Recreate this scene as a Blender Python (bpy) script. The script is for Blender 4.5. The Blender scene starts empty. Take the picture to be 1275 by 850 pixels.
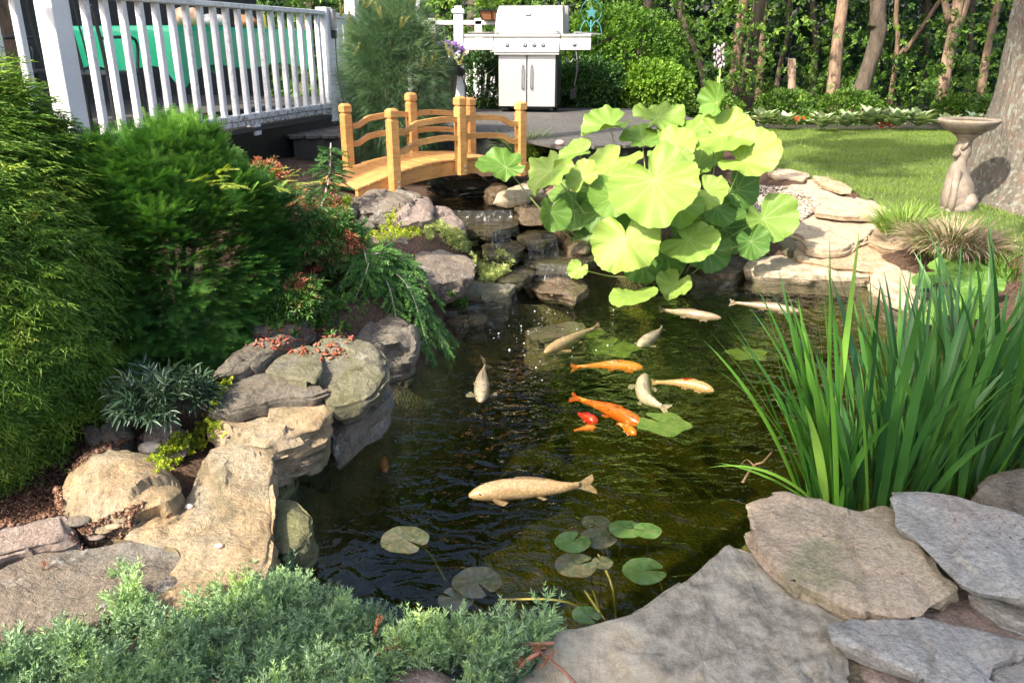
import bpy, math, random
import numpy as np
from mathutils import Vector, Matrix, Euler
R = math.radians
rng = np.random.default_rng(7)
random.seed(7)
scene = bpy.context.scene
COL = scene.collection

# ---------------------------------------------------------------- camera
EYE = np.array([0.0, 0.0, 1.5]); PITCH = R(19.84); FPX = 1020.0
cam_d = bpy.data.cameras.new("camera"); cam = bpy.data.objects.new("camera", cam_d); COL.objects.link(cam)
cam.location = EYE; cam.rotation_euler = (R(90) - PITCH, 0, 0)
cam_d.sensor_width = 36; cam_d.lens = 36 * FPX / 1275; cam_d.clip_end = 1000; cam_d.clip_start = .05
scene.camera = cam
CP, SP = math.cos(PITCH), math.sin(PITCH)

def ray(px, py):
    a = (px - 637.5) / FPX; b = (py - 425) / FPX
    return np.array([a, CP - b * SP, -SP - b * CP])
def at(px, py, z=0.0):
    d = ray(px, py); t = (z - 1.5) / d[2]
    return EYE + d * t
def aty(px, py, y):
    d = ray(px, py); return EYE + d * (y / d[1])
def on_plane(px, py, p0, n):
    d = ray(px, py); t = np.dot(np.array(p0) - EYE, n) / np.dot(d, n)
    return EYE + d * t

# ---------------------------------------------------------------- noise
def _h(ix, iy, iz, s):
    n = (ix.astype(np.int64) * 374761393 + iy.astype(np.int64) * 668265263 + iz.astype(np.int64) * 2147483647 + s * 974634777) & 0xffffffff
    n = ((n ^ (n >> 13)) * 1274126177) & 0xffffffff
    return ((n ^ (n >> 16)) & 0xffff) / 32767.5 - 1.0
def noise(p, f=1.0, s=0):
    q = np.asarray(p, float) * f + 100.37; i = np.floor(q).astype(int); t = q - i; t = t * t * (3 - 2 * t)
    o = 0
    for a in (0, 1):
        for b in (0, 1):
            for c in (0, 1):
                w = (t[:, 0] if a else 1 - t[:, 0]) * (t[:, 1] if b else 1 - t[:, 1]) * (t[:, 2] if c else 1 - t[:, 2])
                o = o + w * _h(i[:, 0] + a, i[:, 1] + b, i[:, 2] + c, s)
    return o
def fbm(p, f=1.0, s=0, o=4):
    r = 0; a = 1.0
    for k in range(o): r = r + a * noise(p, f, s + k * 17); f *= 2.03; a *= .5
    return r / 1.9
def ss(x, a, b):
    t = np.clip((x - a) / (b - a), 0, 1); return t * t * (3 - 2 * t)

# ---------------------------------------------------------------- objects
def tag(o, label=None, cat=None, group=None, kind=None):
    if label: o['label'] = label
    if cat: o['category'] = cat
    if group: o['group'] = group
    if kind: o['kind'] = kind
    return o
def thing(name, label, cat, loc=(0, 0, 0), rz=0, group=None):
    o = bpy.data.objects.new(name, None); COL.objects.link(o)
    o.location = [float(v) for v in loc]; o.rotation_euler = (0, 0, rz); o.empty_display_size = .1
    return tag(o, label, cat, group)
def wmat(o):
    m = Matrix.LocRotScale(o.location, o.rotation_euler, None)
    return wmat(o.parent) @ m if o.parent else m
def mesh_np(name, V, F, mat, parent=None, smooth=True, attr=None, world=False, mats=None, fm=None, origin=None, extra=None):
    """F: list of face index lists, or (n,k) array"""
    V = np.asarray(V, float)
    if parent is not None and world:
        M = np.array(wmat(parent).inverted()); V = V @ M[:3, :3].T + M[:3, 3]
    if origin is not None: V = V - np.asarray(origin)
    me = bpy.data.meshes.new(name)
    if isinstance(F, np.ndarray):
        n, k = F.shape
        me.vertices.add(len(V)); me.vertices.foreach_set('co', V.ravel().astype(np.float32))
        me.loops.add(n * k); me.loops.foreach_set('vertex_index', F.ravel().astype(np.int32))
        me.polygons.add(n); me.polygons.foreach_set('loop_start', np.arange(0, n * k, k, dtype=np.int32))
        me.update(calc_edges=True)
    else:
        me.from_pydata(V.tolist(), [], F)
    if attr is not None:
        a = me.attributes.new('rnd', 'FLOAT', 'POINT'); a.data.foreach_set('value', np.asarray(attr, np.float32))
    if extra:
        for k2, v2 in extra.items():
            a = me.attributes.new(k2, 'FLOAT', 'POINT'); a.data.foreach_set('value', np.asarray(v2, np.float32))
    for m in (mats or [mat]): me.materials.append(m)
    if fm is not None: me.polygons.foreach_set('material_index', np.asarray(fm, np.int32))
    if smooth: me.polygons.foreach_set('use_smooth', [True] * len(me.polygons))
    me.validate()
    me.update()
    o = bpy.data.objects.new(name, me); COL.objects.link(o)
    if parent is not None: o.parent = parent
    if origin is not None: o.location = [float(v) for v in origin]
    return o

class MB:
    def __init__(s): s.v = []; s.f = []; s.m = []
    def add(s, vs, fs, mi=0):
        b = len(s.v); s.v += [tuple(float(c) for c in p) for p in vs]; s.f += [[i + b for i in f] for f in fs]; s.m += [mi] * len(fs); return s
    def box(s, c, size, rot=None, bev=0.0, mi=0):
        """bevelled box"""
        hx, hy, hz = size[0] / 2, size[1] / 2, size[2] / 2; b = min(bev, hx * .45, hy * .45, hz * .45)
        M = Euler(rot).to_matrix() if rot is not None else Matrix.Identity(3); c = Vector([float(q) for q in c])
        if b <= 0:
            P = [(x, y, z) for x in (-hx, hx) for y in (-hy, hy) for z in (-hz, hz)]
            F = [(0, 1, 3, 2), (4, 6, 7, 5), (0, 4, 5, 1), (2, 3, 7, 6), (0, 2, 6, 4), (1, 5, 7, 3)]
        else:
            P = []; idx = {}
            for sx in (-1, 1):
                for sy in (-1, 1):
                    for sz in (-1, 1):
                        for ax in range(3):
                            q = [sx * (hx - b), sy * (hy - b), sz * (hz - b)]; q[ax] += (sx, sy, sz)[ax] * b
                            idx[(sx, sy, sz, ax)] = len(P); P.append(tuple(q))
            F = []
            for ax in range(3):
                u, w = [(1, 2), (2, 0), (0, 1)][ax]
                for sg in (-1, 1):
                    q = []
                    for (a2, b2) in ((-1, -1), (1, -1), (1, 1), (-1, 1)):
                        k = [0, 0, 0]; k[ax] = sg; k[u] = a2; k[w] = b2; q.append(idx[(*k, ax)])
                    F.append(q if sg > 0 else q[::-1])
                for a2 in (-1, 1):
                    for b2 in (-1, 1):
                        k0 = [0, 0, 0]; k1 = [0, 0, 0]; k0[ax] = -1; k1[ax] = 1; k0[u] = k1[u] = a2; k0[w] = k1[w] = b2
                        q = [idx[(*k0, u)], idx[(*k1, u)], idx[(*k1, w)], idx[(*k0, w)]]
                        F.append(q if a2 * b2 < 0 else q[::-1])
            for sx in (-1, 1):
                for sy in (-1, 1):
                    for sz in (-1, 1):
                        q = [idx[(sx, sy, sz, 0)], idx[(sx, sy, sz, 1)], idx[(sx, sy, sz, 2)]]
                        F.append(q if sx * sy * sz > 0 else q[::-1])
        return s.add([c + M @ Vector(p) for p in P], F, mi)
    def tube(s, pts, rad, n=8, caps=True, mi=0):
        pts = [Vector([float(c) for c in p]) for p in pts]
        if not hasattr(rad, '__len__'): rad = [rad] * len(pts)
        V = []; ref = Vector((0.31, .17, 1)).normalized()
        for i, p in enumerate(pts):
            d = (pts[min(i + 1, len(pts) - 1)] - pts[max(i - 1, 0)]).normalized()
            a = d.cross(ref)
            if a.length < .1: a = d.cross(Vector((1, 0, 0)))
            a.normalize(); b = d.cross(a)
            for k in range(n):
                t = 2 * math.pi * k / n; V.append(p + (a * math.cos(t) + b * math.sin(t)) * rad[i])
        F = [[i * n + k, i * n + (k + 1) % n, (i + 1) * n + (k + 1) % n, (i + 1) * n + k] for i in range(len(pts) - 1) for k in range(n)]
        if caps: F += [list(range(n))[::-1], [(len(pts) - 1) * n + k for k in range(n)]]
        return s.add(V, F, mi)
    def lathe(s, prof, n=20, c=(0, 0, 0), mi=0, M=None):
        V = []
        for r, z in prof:
            for k in range(n):
                t = 2 * math.pi * k / n; p = Vector((r * math.cos(t), r * math.sin(t), z))
                if M is not None: p = M @ p
                V.append(p + Vector([float(q) for q in c]))
        F = [[i * n + k, i * n + (k + 1) % n, (i + 1) * n + (k + 1) % n, (i + 1) * n + k] for i in range(len(prof) - 1) for k in range(n)]
        F += [list(range(n))[::-1], [(len(prof) - 1) * n + k for k in range(n)]]
        return s.add(V, F, mi)
    def prism(s, poly, y0, y1, M=None, mi=0):
        """poly in (x,z), extruded along y"""
        n = len(poly); V = [Vector((x, y0, z)) for x, z in poly] + [Vector((x, y1, z)) for x, z in poly]
        if M is not None: V = [M @ v for v in V]
        F = [list(range(n)), [n + k for k in range(n)][::-1]] + [[k, n + k, n + (k + 1) % n, (k + 1) % n][::1] for k in range(n)]
        return s.add(V, F, mi)
    def build(s, name, mat, parent=None, smooth=False, world=False, mats=None, origin=None):
        return mesh_np(name, s.v, s.f, mat, parent, smooth, world=world, mats=mats, fm=s.m if mats else None, origin=origin)

# ---------------------------------------------------------------- materials
def lin(c):
    return tuple(((x / 12.92) if x <= .04045 else ((x + .055) / 1.055) ** 2.4) for x in c) + (1,)
class NT:
    def __init__(s, name):
        s.m = bpy.data.materials.new(name); s.m.use_nodes = True; s.t = s.m.node_tree; s.t.nodes.clear()
        s.out = s.t.nodes.new('ShaderNodeOutputMaterial')
    def n(s, typ, **kw):
        o = s.t.nodes.new('ShaderNode' + typ)
        for k, v in kw.items():
            if k in o.inputs: s.set(o.inputs[k], v)
            else: setattr(o, k, v)
        return o
    def set(s, i, v):
        if isinstance(v, bpy.types.NodeSocket): s.t.links.new(v, i)
        else: i.default_value = v
    def coords(s, kind='Object'): return s.n('TexCoord').outputs[kind]
    def noise(s, vec, scale, detail=5, rough=.55, dist=0):
        o = s.n('TexNoise', Scale=scale, Detail=detail, Roughness=rough, Distortion=dist); s.set(o.inputs['Vector'], vec); return o.outputs['Fac']
    def ramp(s, fac, stops):
        o = s.n('ValToRGB'); s.set(o.inputs['Fac'], fac); e = o.color_ramp.elements
        while len(e) < len(stops): e.new(.5)
        for k, (p, c) in enumerate(stops):
            e[k].position = p; e[k].color = c if len(c) == 4 else tuple(c) + (1,)
        return o.outputs['Color']
    def mix(s, fac, a, b, mode='MIX'):
        o = s.n('Mix', data_type='RGBA', blend_type=mode); s.set(o.inputs[0], fac); s.set(o.inputs[6], a); s.set(o.inputs[7], b); return o.outputs[2]
    def math(s, op, a, b=0.0):
        o = s.n('Math', operation=op); s.set(o.inputs[0], a); s.set(o.inputs[1], b); return o.outputs[0]
    def bump(s, h, strength=.5, dist=.01, normal=None):
        o = s.n('Bump', Strength=strength, Distance=dist, Height=h)
        if normal is not None: s.set(o.inputs['Normal'], normal)
        return o.outputs[0]
    def bsdf(s, **kw):
        o = s.n('BsdfPrincipled')
        for k, v in kw.items(): s.set(o.inputs[k.replace('_', ' ')], v)
        return o
    def fin(s, sh, vol=None):
        s.t.links.new(sh if isinstance(sh, bpy.types.NodeSocket) else sh.outputs[0], s.out.inputs[0])
        if vol is not None: s.t.links.new(vol, s.out.inputs['Volume'])
        return s.m
def c4(*c): return tuple(c) + (1,)
def simple(name, col, rough=.6, metal=0, nscale=0, namt=.15, bump=0, bscale=40, spec=.5, coat=0):
    t = NT(name); co = t.coords()
    base = c4(*col)
    if nscale:
        f = t.noise(co, nscale, 4)
        base = t.ramp(f, [(.25, [v * (1 - namt) for v in col]), (.75, [min(1, v * (1 + namt)) for v in col])])
    kw = {}
    if bump: kw['Normal'] = t.bump(t.noise(co, bscale, 4), bump, .004)
    b = t.bsdf(Base_Color=base, Roughness=rough, Metallic=metal, **kw); b.inputs['Specular IOR Level'].default_value = spec
    return t.fin(b)
def leafmat(name, stops, rough=.5, trans=.3, spec=.35, nz=3.0, tr_tint=(1.25, 1.3, .6)):
    """stops: list of colours from low to high 'rnd' attribute"""
    t = NT(name); a = t.n('Attribute', attribute_name='rnd').outputs['Fac']
    nse = t.noise(t.coords('Object'), nz, 2)
    f = t.math('ADD', a, t.math('MULTIPLY', t.math('SUBTRACT', nse, .5), .7))
    col = t.ramp(f, [(i / (len(stops) - 1), c) for i, c in enumerate(stops)])
    b = t.bsdf(Base_Color=col, Roughness=rough); b.inputs['Specular IOR Level'].default_value = spec
    tc = t.mix(1.0, col, c4(*tr_tint), 'MULTIPLY')
    tr = t.n('BsdfTranslucent', Color=tc)
    mx = t.n('MixShader', Fac=trans); t.set(mx.inputs[1], b.outputs[0]); t.set(mx.inputs[2], tr.outputs[0])
    return t.fin(mx)
def barkmat(name, ca, cb, cc=None, scale=6, bumpd=.03, moss=None, cut=.55):
    t = NT(name); co = t.coords(); mp = t.n('Mapping', Vector=co); mp.inputs['Scale'].default_value = (1, 1, .28)
    f = t.noise(mp.outputs[0], scale, 8, .65, .4); f2 = t.noise(co, scale * .5, 5, .6)
    col = t.ramp(f, [(.3, ca), (.6, cb)])
    if cc: col = t.mix(t.ramp(f2, [(.48, (0, 0, 0)), (.62, (1, 1, 1))]), col, c4(*cc))
    if moss:
        f3 = t.noise(co, scale * 1.6, 7, .7)
        col = t.mix(t.ramp(f3, [(cut, (0, 0, 0)), (cut + .05, (1, 1, 1))]), col, c4(*moss))
    return t.fin(t.bsdf(Base_Color=col, Roughness=.9, Normal=t.bump(f, .9, bumpd)))
def rockmat(name, ca, cb, cc, lich=None, lam=0, wet=0, seed=0, moss=None, sc=1.0, speck=.5):
    """ca dark, cb mid, cc warm stain"""
    t = NT(name); co0 = t.coords(); mp = t.n('Mapping', Vector=co0); mp.inputs['Location'].default_value = (seed * 3.1, seed * 1.7, seed)
    co = mp.outputs[0]
    big = t.noise(co, 2.6 * sc, 6, .6, .5); mid = t.noise(co, 11 * sc, 8, .7, .3); fine = t.noise(co, 80, 6, .75)
    col = t.ramp(mid, [(.28, ca), (.62, cb)])
    dirt = t.noise(co, 4.5 * sc, 9, .72, .6); col = t.mix(t.ramp(big, [(.42, (0, 0, 0)), (.58, (1, 1, 1))]), col, c4(*cc)); col = t.mix(t.ramp(dirt, [(.54, (0, 0, 0)), (.64, (.6, .6, .6))]), col, c4(*[v * .62 for v in ca]))
    vein = t.n('TexWave', Scale=2.2 * sc, Distortion=9.0, Detail=4.0); t.set(vein.inputs['Vector'], co)
    col = t.mix(t.math('MULTIPLY', t.ramp(vein.outputs['Fac'], [(.0, (1, 1, 1)), (.12, (0, 0, 0))]), .25), col, c4(*[v * .35 for v in ca]))
    crk = t.n('TexVoronoi', Scale=5.5 * sc, feature='DISTANCE_TO_EDGE'); t.set(crk.inputs['Vector'], t.mix(.12, co, t.n('TexNoise', Scale=6.0).outputs['Color'])); cm_ = t.math('MULTIPLY', t.ramp(crk.outputs['Distance'], [(.0, (1, 1, 1)), (.011, (0, 0, 0))]), t.ramp(big, [(.52, (0, 0, 0)), (.60, (.4, .4, .4))])); col = t.mix(cm_, col, c4(*[v * .3 for v in ca]))
    if lich:
        vo = t.noise(co, 9 * sc, 9, .78, .1)
        col = t.mix(t.ramp(vo, [(.58, (0, 0, 0)), (.62, (.75, .75, .75))]), col, c4(*lich))
    if moss:
        geo = t.n('NewGeometry'); sep = t.n('SeparateXYZ', Vector=t.coords('Object'))
        mo = t.noise(co, 5 * sc, 6, .7)
        col = t.mix(t.ramp(mo, [(.52, (0, 0, 0)), (.66, (.8, .8, .8))]), col, c4(*moss))
    if speck:
        sp = t.n('TexVoronoi', Scale=70); t.set(sp.inputs['Vector'], co)
        col = t.mix(t.math('MULTIPLY', t.ramp(sp.outputs['Distance'], [(.10, (1, 1, 1)), (.16, (0, 0, 0))]), speck), col, c4(.55, .52, .45))
    dk = t.mix(.65, col, t.ramp(fine, [(.36, (.35, .33, .3)), (.6, (1.0, 1, 1))]), 'MULTIPLY')
    h = t.math('ADD', t.math('MULTIPLY', mid, 1.0), t.math('MULTIPLY', fine, .35)); h = t.math('SUBTRACT', h, t.math('MULTIPLY', cm_, .25))
    ps_ = t.n('SeparateXYZ', Vector=t.n('NewGeometry').outputs['Position']); wl_ = t.math('ADD', t.math('MULTIPLY', t.math('SUBTRACT', .045, ps_.outputs[2]), 22.0), t.math('MULTIPLY', t.math('SUBTRACT', mid, .5), 1.2)); wl_ = t.ramp(wl_, [(.1, (0, 0, 0)), (.5, (1, 1, 1))]); dk = t.mix(t.math('MULTIPLY', wl_, .8), dk, c4(.035, .036, .014))
    b = t.bsdf(Base_Color=dk, Roughness=.2 if wet else t.ramp(wl_, [(0, (.85, .85, .85)), (1, (.2, .2, .2))]), Normal=t.bump(h, 1.0, .035))
    if wet: b.inputs['Coat Weight'].default_value = .6; b.inputs['Coat Roughness'].default_value = .08
    else: b.inputs['Specular IOR Level'].default_value = .3
    return t.fin(b)

M = {}
M['white'] = None
def paint_white():
    t = NT('weathered_white_paint'); co = t.coords('Object'); f = t.noise(co, 22, 8, .75); f2 = t.noise(co, 3, 3)
    g = t.mix(t.ramp(f2, [(.3, (.0, .0, .0)), (.7, (1, 1, 1))]), c4(.64, .66, .68), c4(.78, .79, .8))
    geo = t.n('Attribute', attribute_name='rnd').outputs['Fac']
    pe = t.math('MULTIPLY', t.ramp(f, [(.515, (0, 0, 0)), (.54, (1, 1, 1))]), geo)
    col = t.mix(pe, g, c4(.17, .14, .11))
    return t.fin(t.bsdf(Base_Color=col, Roughness=.55, Normal=t.bump(f, .3, .003)))
M['white'] = paint_white()
def pine():
    t = NT('varnished_pine_wood'); co = t.coords('Object'); mp = t.n('Mapping', Vector=co); mp.inputs['Scale'].default_value = (2.2, 16, 16)
    f = t.noise(mp.outputs[0], 3.0, 6, .6, 1.2); fr = t.noise(co, 5, 3)
    kn = t.n('TexVoronoi', Scale=7); t.set(kn.inputs['Vector'], co)
    col = t.ramp(f, [(.3, (.40, .185, .055)), (.55, (.56, .30, .105)), (.75, (.67, .40, .165))])
    col = t.mix(.8, col, t.ramp(fr, [(.3, (.70, .62, .52)), (.7, (1, 1, 1))]), 'MULTIPLY'); gr_ = t.noise(mp.outputs[0], 14.0, 4, .7, .3); col = t.mix(.45, col, t.ramp(gr_, [(.35, (.55, .42, .3)), (.6, (1, 1, 1))]), 'MULTIPLY')
    col = t.mix(t.math('MULTIPLY', t.ramp(kn.outputs['Distance'], [(.05, (1, 1, 1)), (.1, (0, 0, 0))]), .8), col, c4(.2, .09, .03))
    return t.fin(t.bsdf(Base_Color=col, Roughness=.42, Normal=t.bump(f, .25, .003)))
M['pine'] = pine()
M['steel_screw'] = simple('zinc_screw', (.6, .6, .58), .35, 1)
def stainless():
    t = NT('stainless_steel'); co = t.coords('Object'); mp = t.n('Mapping', Vector=co); mp.inputs['Scale'].default_value = (1, 1, 60)
    f = t.noise(mp.outputs[0], 8, 4); g = t.noise(co, 5, 7, .7)
    col = t.mix(t.ramp(g, [(.6, (0, 0, 0)), (.74, (.6, .6, .6))]), c4(.50, .49, .48), c4(.30, .285, .27))
    return t.fin(t.bsdf(Base_Color=col, Metallic=.55, Roughness=t.ramp(f, [(.3, (.3, .3, .3)), (.7, (.45, .45, .45))]), Normal=t.bump(f, .05, .001)))
M['stainless'] = stainless()
M['dark_metal'] = simple('dark_painted_metal', (.03, .032, .035), .45, .3)
M['grey_metal'] = simple('grey_metal', (.28, .28, .29), .4, .7, 6, .2)
M['black_plastic'] = simple('black_plastic', (.015, .015, .017), .35)
M['green_cloth'] = simple('green_vinyl_cloth', (.01, .38, .20), .45, 0, 3, .12, .2, 9)
def deckmat():
    t = NT('weathered_grey_deck_board'); co = t.coords('Object'); mp = t.n('Mapping', Vector=co); mp.inputs['Scale'].default_value = (14, 1.2, 14)
    f = t.noise(mp.outputs[0], 4, 7, .65); g = t.noise(co, 1.3, 4)
    col = t.ramp(f, [(.3, (.04, .038, .036)), (.7, (.09, .085, .082))]); col = t.mix(.5, col, t.ramp(g, [(.3, (.7, .68, .65)), (.7, (1.05, 1.05, 1.05))]), 'MULTIPLY')
    return t.fin(t.bsdf(Base_Color=col, Roughness=.8, Normal=t.bump(f, .5, .004)))
M['deck'] = deckmat()
M['deck_dark'] = simple('dark_stained_board', (.012, .014, .012), .6, 0, 8, .5, .4, 20)
M['soil'] = None
def soil():
    t = NT('mulch_and_soil'); co = t.coords('Object'); f = t.noise(co, 3, 6); g = t.noise(co, 45, 8, .75); v = t.n('TexVoronoi', Scale=60); t.set(v.inputs['Vector'], co)
    col = t.ramp(g, [(.3, (.03, .018, .011)), (.55, (.085, .046, .026)), (.75, (.19, .105, .06))])
    sep = t.n('SeparateXYZ', Vector=co)
    # under the waterline: mossy silt
    wl = t.math('MULTIPLY', t.math('SUBTRACT', .02, sep.outputs[2]), 12.0)
    wl = t.ramp(wl, [(0, (0, 0, 0)), (.5, (1, 1, 1))])
    silt = t.ramp(t.noise(co, 7, 7, .7), [(.33, (.03, .034, .010)), (.5, (.08, .082, .024)), (.62, (.14, .105, .038)), (.74, (.24, .19, .10))])
    col = t.mix(wl, col, silt)
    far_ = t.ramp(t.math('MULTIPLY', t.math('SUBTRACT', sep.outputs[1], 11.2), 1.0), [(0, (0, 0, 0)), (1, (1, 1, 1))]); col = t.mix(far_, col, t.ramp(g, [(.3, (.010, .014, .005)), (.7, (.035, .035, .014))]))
    return t.fin(t.bsdf(Base_Color=col, Roughness=.9, Normal=t.bump(t.math('ADD', g, v.outputs['Distance']), .9, .02)))
M['soil'] = soil()
def lawnmat():
    t = NT('lawn_turf'); co = t.coords('Object'); g = t.noise(co, 60, 6, .8); f = t.noise(co, 1.6, 4)
    col = t.mix(.5, t.ramp(g, [(.3, (.065, .105, .022)), (.7, (.14, .20, .05))]), t.ramp(f, [(.3, (.7, .8, .6)), (.7, (1.1, 1.05, 1))]), 'MULTIPLY')
    return t.fin(t.bsdf(Base_Color=col, Roughness=.9, Normal=t.bump(g, 1, .02)))
M['lawn'] = lawnmat()
# rocks
M['r_sand'] = rockmat('sandstone_rock', (.34, .235, .13), (.50, .37, .22), (.38, .33, .24), None, seed=1, moss=(.19, .17, .10))
M['r_sand2'] = rockmat('pale_sandstone_rock', (.40, .29, .18), (.58, .45, .30), (.50, .36, .24), None, seed=11)
M['r_grey'] = rockmat('grey_slate_rock', (.13, .125, .11), (.30, .285, .25), (.23, .19, .15), (.44, .43, .40), seed=2)
M['r_greyg'] = rockmat('mossy_grey_rock', (.15, .14, .11), (.27, .25, .20), (.21, .20, .12), (.40, .40, .37), seed=3, moss=(.14, .14, .06))
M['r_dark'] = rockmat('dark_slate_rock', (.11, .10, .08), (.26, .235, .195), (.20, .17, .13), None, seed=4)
M['r_blue'] = rockmat('bluestone_slab', (.29, .29, .27), (.43, .435, .415), (.46, .40, .345), (.44, .44, .43), seed=5, sc=.7)
M['r_tan'] = rockmat('tan_flagstone', (.36, .31, .215), (.57, .50, .375), (.53, .42, .31), None, seed=6, sc=.7, moss=(.28, .28, .16))
M['r_streak'] = None
def streak():
    t = NT('streaked_flagstone'); co = t.coords('Object'); mp = t.n('Mapping', Vector=co); mp.inputs['Rotation'].default_value = (0, 0, R(-38)); mp.inputs['Scale'].default_value = (1.0, .14, 1)
    w = t.noise(mp.outputs[0], 9, 8, .65, .7); m = t.noise(co, 14, 9, .75); b = t.noise(co, 2.3, 4, .5, .4); fine = t.noise(co, 90, 5, .75)
    col = t.ramp(m, [(.34, (.10, .092, .07)), (.45, (.20, .182, .14)), (.55, (.31, .285, .225)), (.7, (.42, .39, .32))])
    tan = t.ramp(m, [(.35, (.31, .26, .175)), (.62, (.53, .46, .34))])
    sep = t.n('SeparateXYZ', Vector=co)
    fac = t.math('ADD', t.math('MULTIPLY', sep.outputs[0], -1.9), t.math('MULTIPLY', t.math('SUBTRACT', b, .5), 2.2))
    fac = t.math('ADD', fac, t.math('MULTIPLY', sep.outputs[1], -1.2))
    col = t.mix(t.ramp(fac, [(.12, (0, 0, 0)), (.34, (1, 1, 1))]), col, tan)
    col = t.mix(t.ramp(w, [(.60, (0, 0, 0)), (.66, (.65, .65, .65))]), col, c4(.42, .40, .35))
    col = t.mix(.3, col, t.ramp(fine, [(.3, (.4, .4, .4)), (.7, (1, 1, 1))]), 'MULTIPLY')
    ln_ = t.ramp(t.math('ABSOLUTE', t.math('SUBTRACT', w, .5)), [(.0, (1, 1, 1)), (.022, (0, 0, 0))]); col = t.mix(t.math('MULTIPLY', t.math('MULTIPLY', ln_, .4), t.ramp(b, [(.45, (0, 0, 0)), (.55, (1, 1, 1))])), col, c4(.47, .45, .39))
    h = t.math('ADD', t.math('MULTIPLY', w, 1.4), m)
    return t.fin(t.bsdf(Base_Color=col, Roughness=.88, Normal=t.bump(h, .8, .012)))
M['r_streak'] = streak()
M['r_pink'] = rockmat('pink_granite_rock', (.27, .21, .185), (.42, .335, .29), (.34, .27, .225), (.46, .42, .38), seed=8, sc=1.6)
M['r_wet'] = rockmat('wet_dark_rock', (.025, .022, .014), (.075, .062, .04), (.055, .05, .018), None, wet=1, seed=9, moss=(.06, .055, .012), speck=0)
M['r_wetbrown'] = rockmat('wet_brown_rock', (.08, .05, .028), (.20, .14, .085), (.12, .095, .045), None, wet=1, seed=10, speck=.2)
M['r_path'] = rockmat('pale_path_stone', (.46, .37, .26), (.66, .56, .42), (.60, .48, .35), None, seed=12, speck=.3)
M['r_green'] = rockmat('algae_green_rock', (.13, .12, .06), (.25, .235, .14), (.19, .19, .09), (.34, .33, .25), seed=13)
M['pebble'] = simple('white_pebble', (.40, .36, .31), .6, 0, 12, .15, .3, 60)
M['pebble_pink'] = simple('pink_pebble', (.5, .33, .28), .6, 0, 12, .15, .3, 60)

# ---------------------------------------------------------------- ground heights
POND_PX = [(590, 392), (575, 405), (560, 425), (545, 450), (510, 475), (480, 500), (470, 520), (440, 545), (405, 570), (380, 590), (370, 610), (345, 640), (330, 665), (330, 690), (350, 715), (390, 745), (440, 790), (520, 835), (600, 850), (690, 830), (720, 800), (790, 785), (850, 750), (900, 705), (930, 700), (965, 690), (960, 660), (950, 650), (990, 640), (1050, 660), (1120, 690), (1200, 690), (1275, 640), (1330, 580), (1330, 510), (1275, 450), (1220, 420), (1165, 400), (1120, 385), (1085, 362), (1070, 352), (1000, 344), (930, 338), (880, 338), (840, 342), (790, 345), (750, 350), (725, 360), (700, 372), (670, 378), (640, 375), (615, 385)]
POND = np.array([at(x, y, 0)[:2] for x, y in POND_PX])
def poly_sd(P, poly):
    """signed distance, negative inside"""
    A = poly; B = np.roll(poly, -1, 0); d = np.full(len(P), 1e9); inside = np.zeros(len(P), bool)
    for a, b in zip(A, B):
        e = b - a; w = P - a; t = np.clip((w @ e) / (e @ e), 0, 1); q = w - t[:, None] * e; d = np.minimum(d, (q ** 2).sum(1))
        c = ((a[1] > P[:, 1]) != (b[1] > P[:, 1]))
        if abs(b[1] - a[1]) > 1e-12: c &= P[:, 0] < (b[0] - a[0]) * (P[:, 1] - a[1]) / (b[1] - a[1]) + a[0]
        inside ^= c
    d = np.sqrt(d); return np.where(inside, -d, d)
CTL = [(640, 900, .03), (1000, 850, .02), (1275, 850, .03), (0, 850, .03), (300, 850, .02), (1100, 700, .02), (1275, 640, .06), (100, 760, .04), (0, 650, .1), (40, 620, .12), (150, 600, .1), (200, 560, .16),
       (330, 560, .1), (60, 500, .25), (230, 500, .22), (200, 400, .3), (320, 470, .28), (350, 400, .33), (400, 380, .36), (440, 340, .36), (450, 300, .44), (470, 275, .46), (430, 240, .56), (380, 230, .6), (300, 260, .5),
       (300, 200, .6), (1160, 370, .04), (1100, 320, .08), (1050, 310, .1), (1000, 300, .14), (1000, 250, .22), (1080, 280, .16), (1150, 300, .25), (1130, 350, .14), (1180, 258, .36), (1275, 300, .36), (1275, 400, .16), (1275, 500, .06), (1000, 180, .36),
       (1200, 180, .36), (950, 230, .3), (1080, 240, .34), (760, 240, .42), (850, 290, .22), (900, 310, .12), (720, 215, .55), (720, 320, .15), (690, 270, .35), (960, 205, .36)]
CW = [(0, 8, .6), (-4, 9, .6), (-5, 4, .4), (-3, 5.5, .6), (5, 4, .25), (6, 9, .36), (3, 11, .36), (0, 15, .4), (8, 15, .4), (-8, 15, .6), (20, 30, .5), (0, -3, .02), (5, 0, .05), (-5, 0, .1), (0, 0, .02), (2, .6, .03), (-2, .6, .03), (0, 9, .6), (2.5, 7.5, .36), (-20, 0, .2), (20, 0, .3), (0, 40, .6), (-20, 30, .6), (0, -20, .1)]
CTLW = np.array([list(at(x, y, z)) for x, y, z in CTL] + [list(c) for c in CW])
STREAM = np.array([at(670, 372, 0.0), at(655, 335, .12), at(640, 300, .26), at(615, 270, .38), at(590, 250, .44), at(570, 238, .46), [-1.1, 7.2, .5]])
def bank(x, y):
    x = np.asarray(x, float); y = np.asarray(y, float); num = 0; den = 0
    for cx, cy, cz in CTLW:
        w = 1 / (((x - cx) ** 2 + (y - cy) ** 2) + .01) ** 1.6; num = num + w * cz; den = den + w
    return num / den
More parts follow.
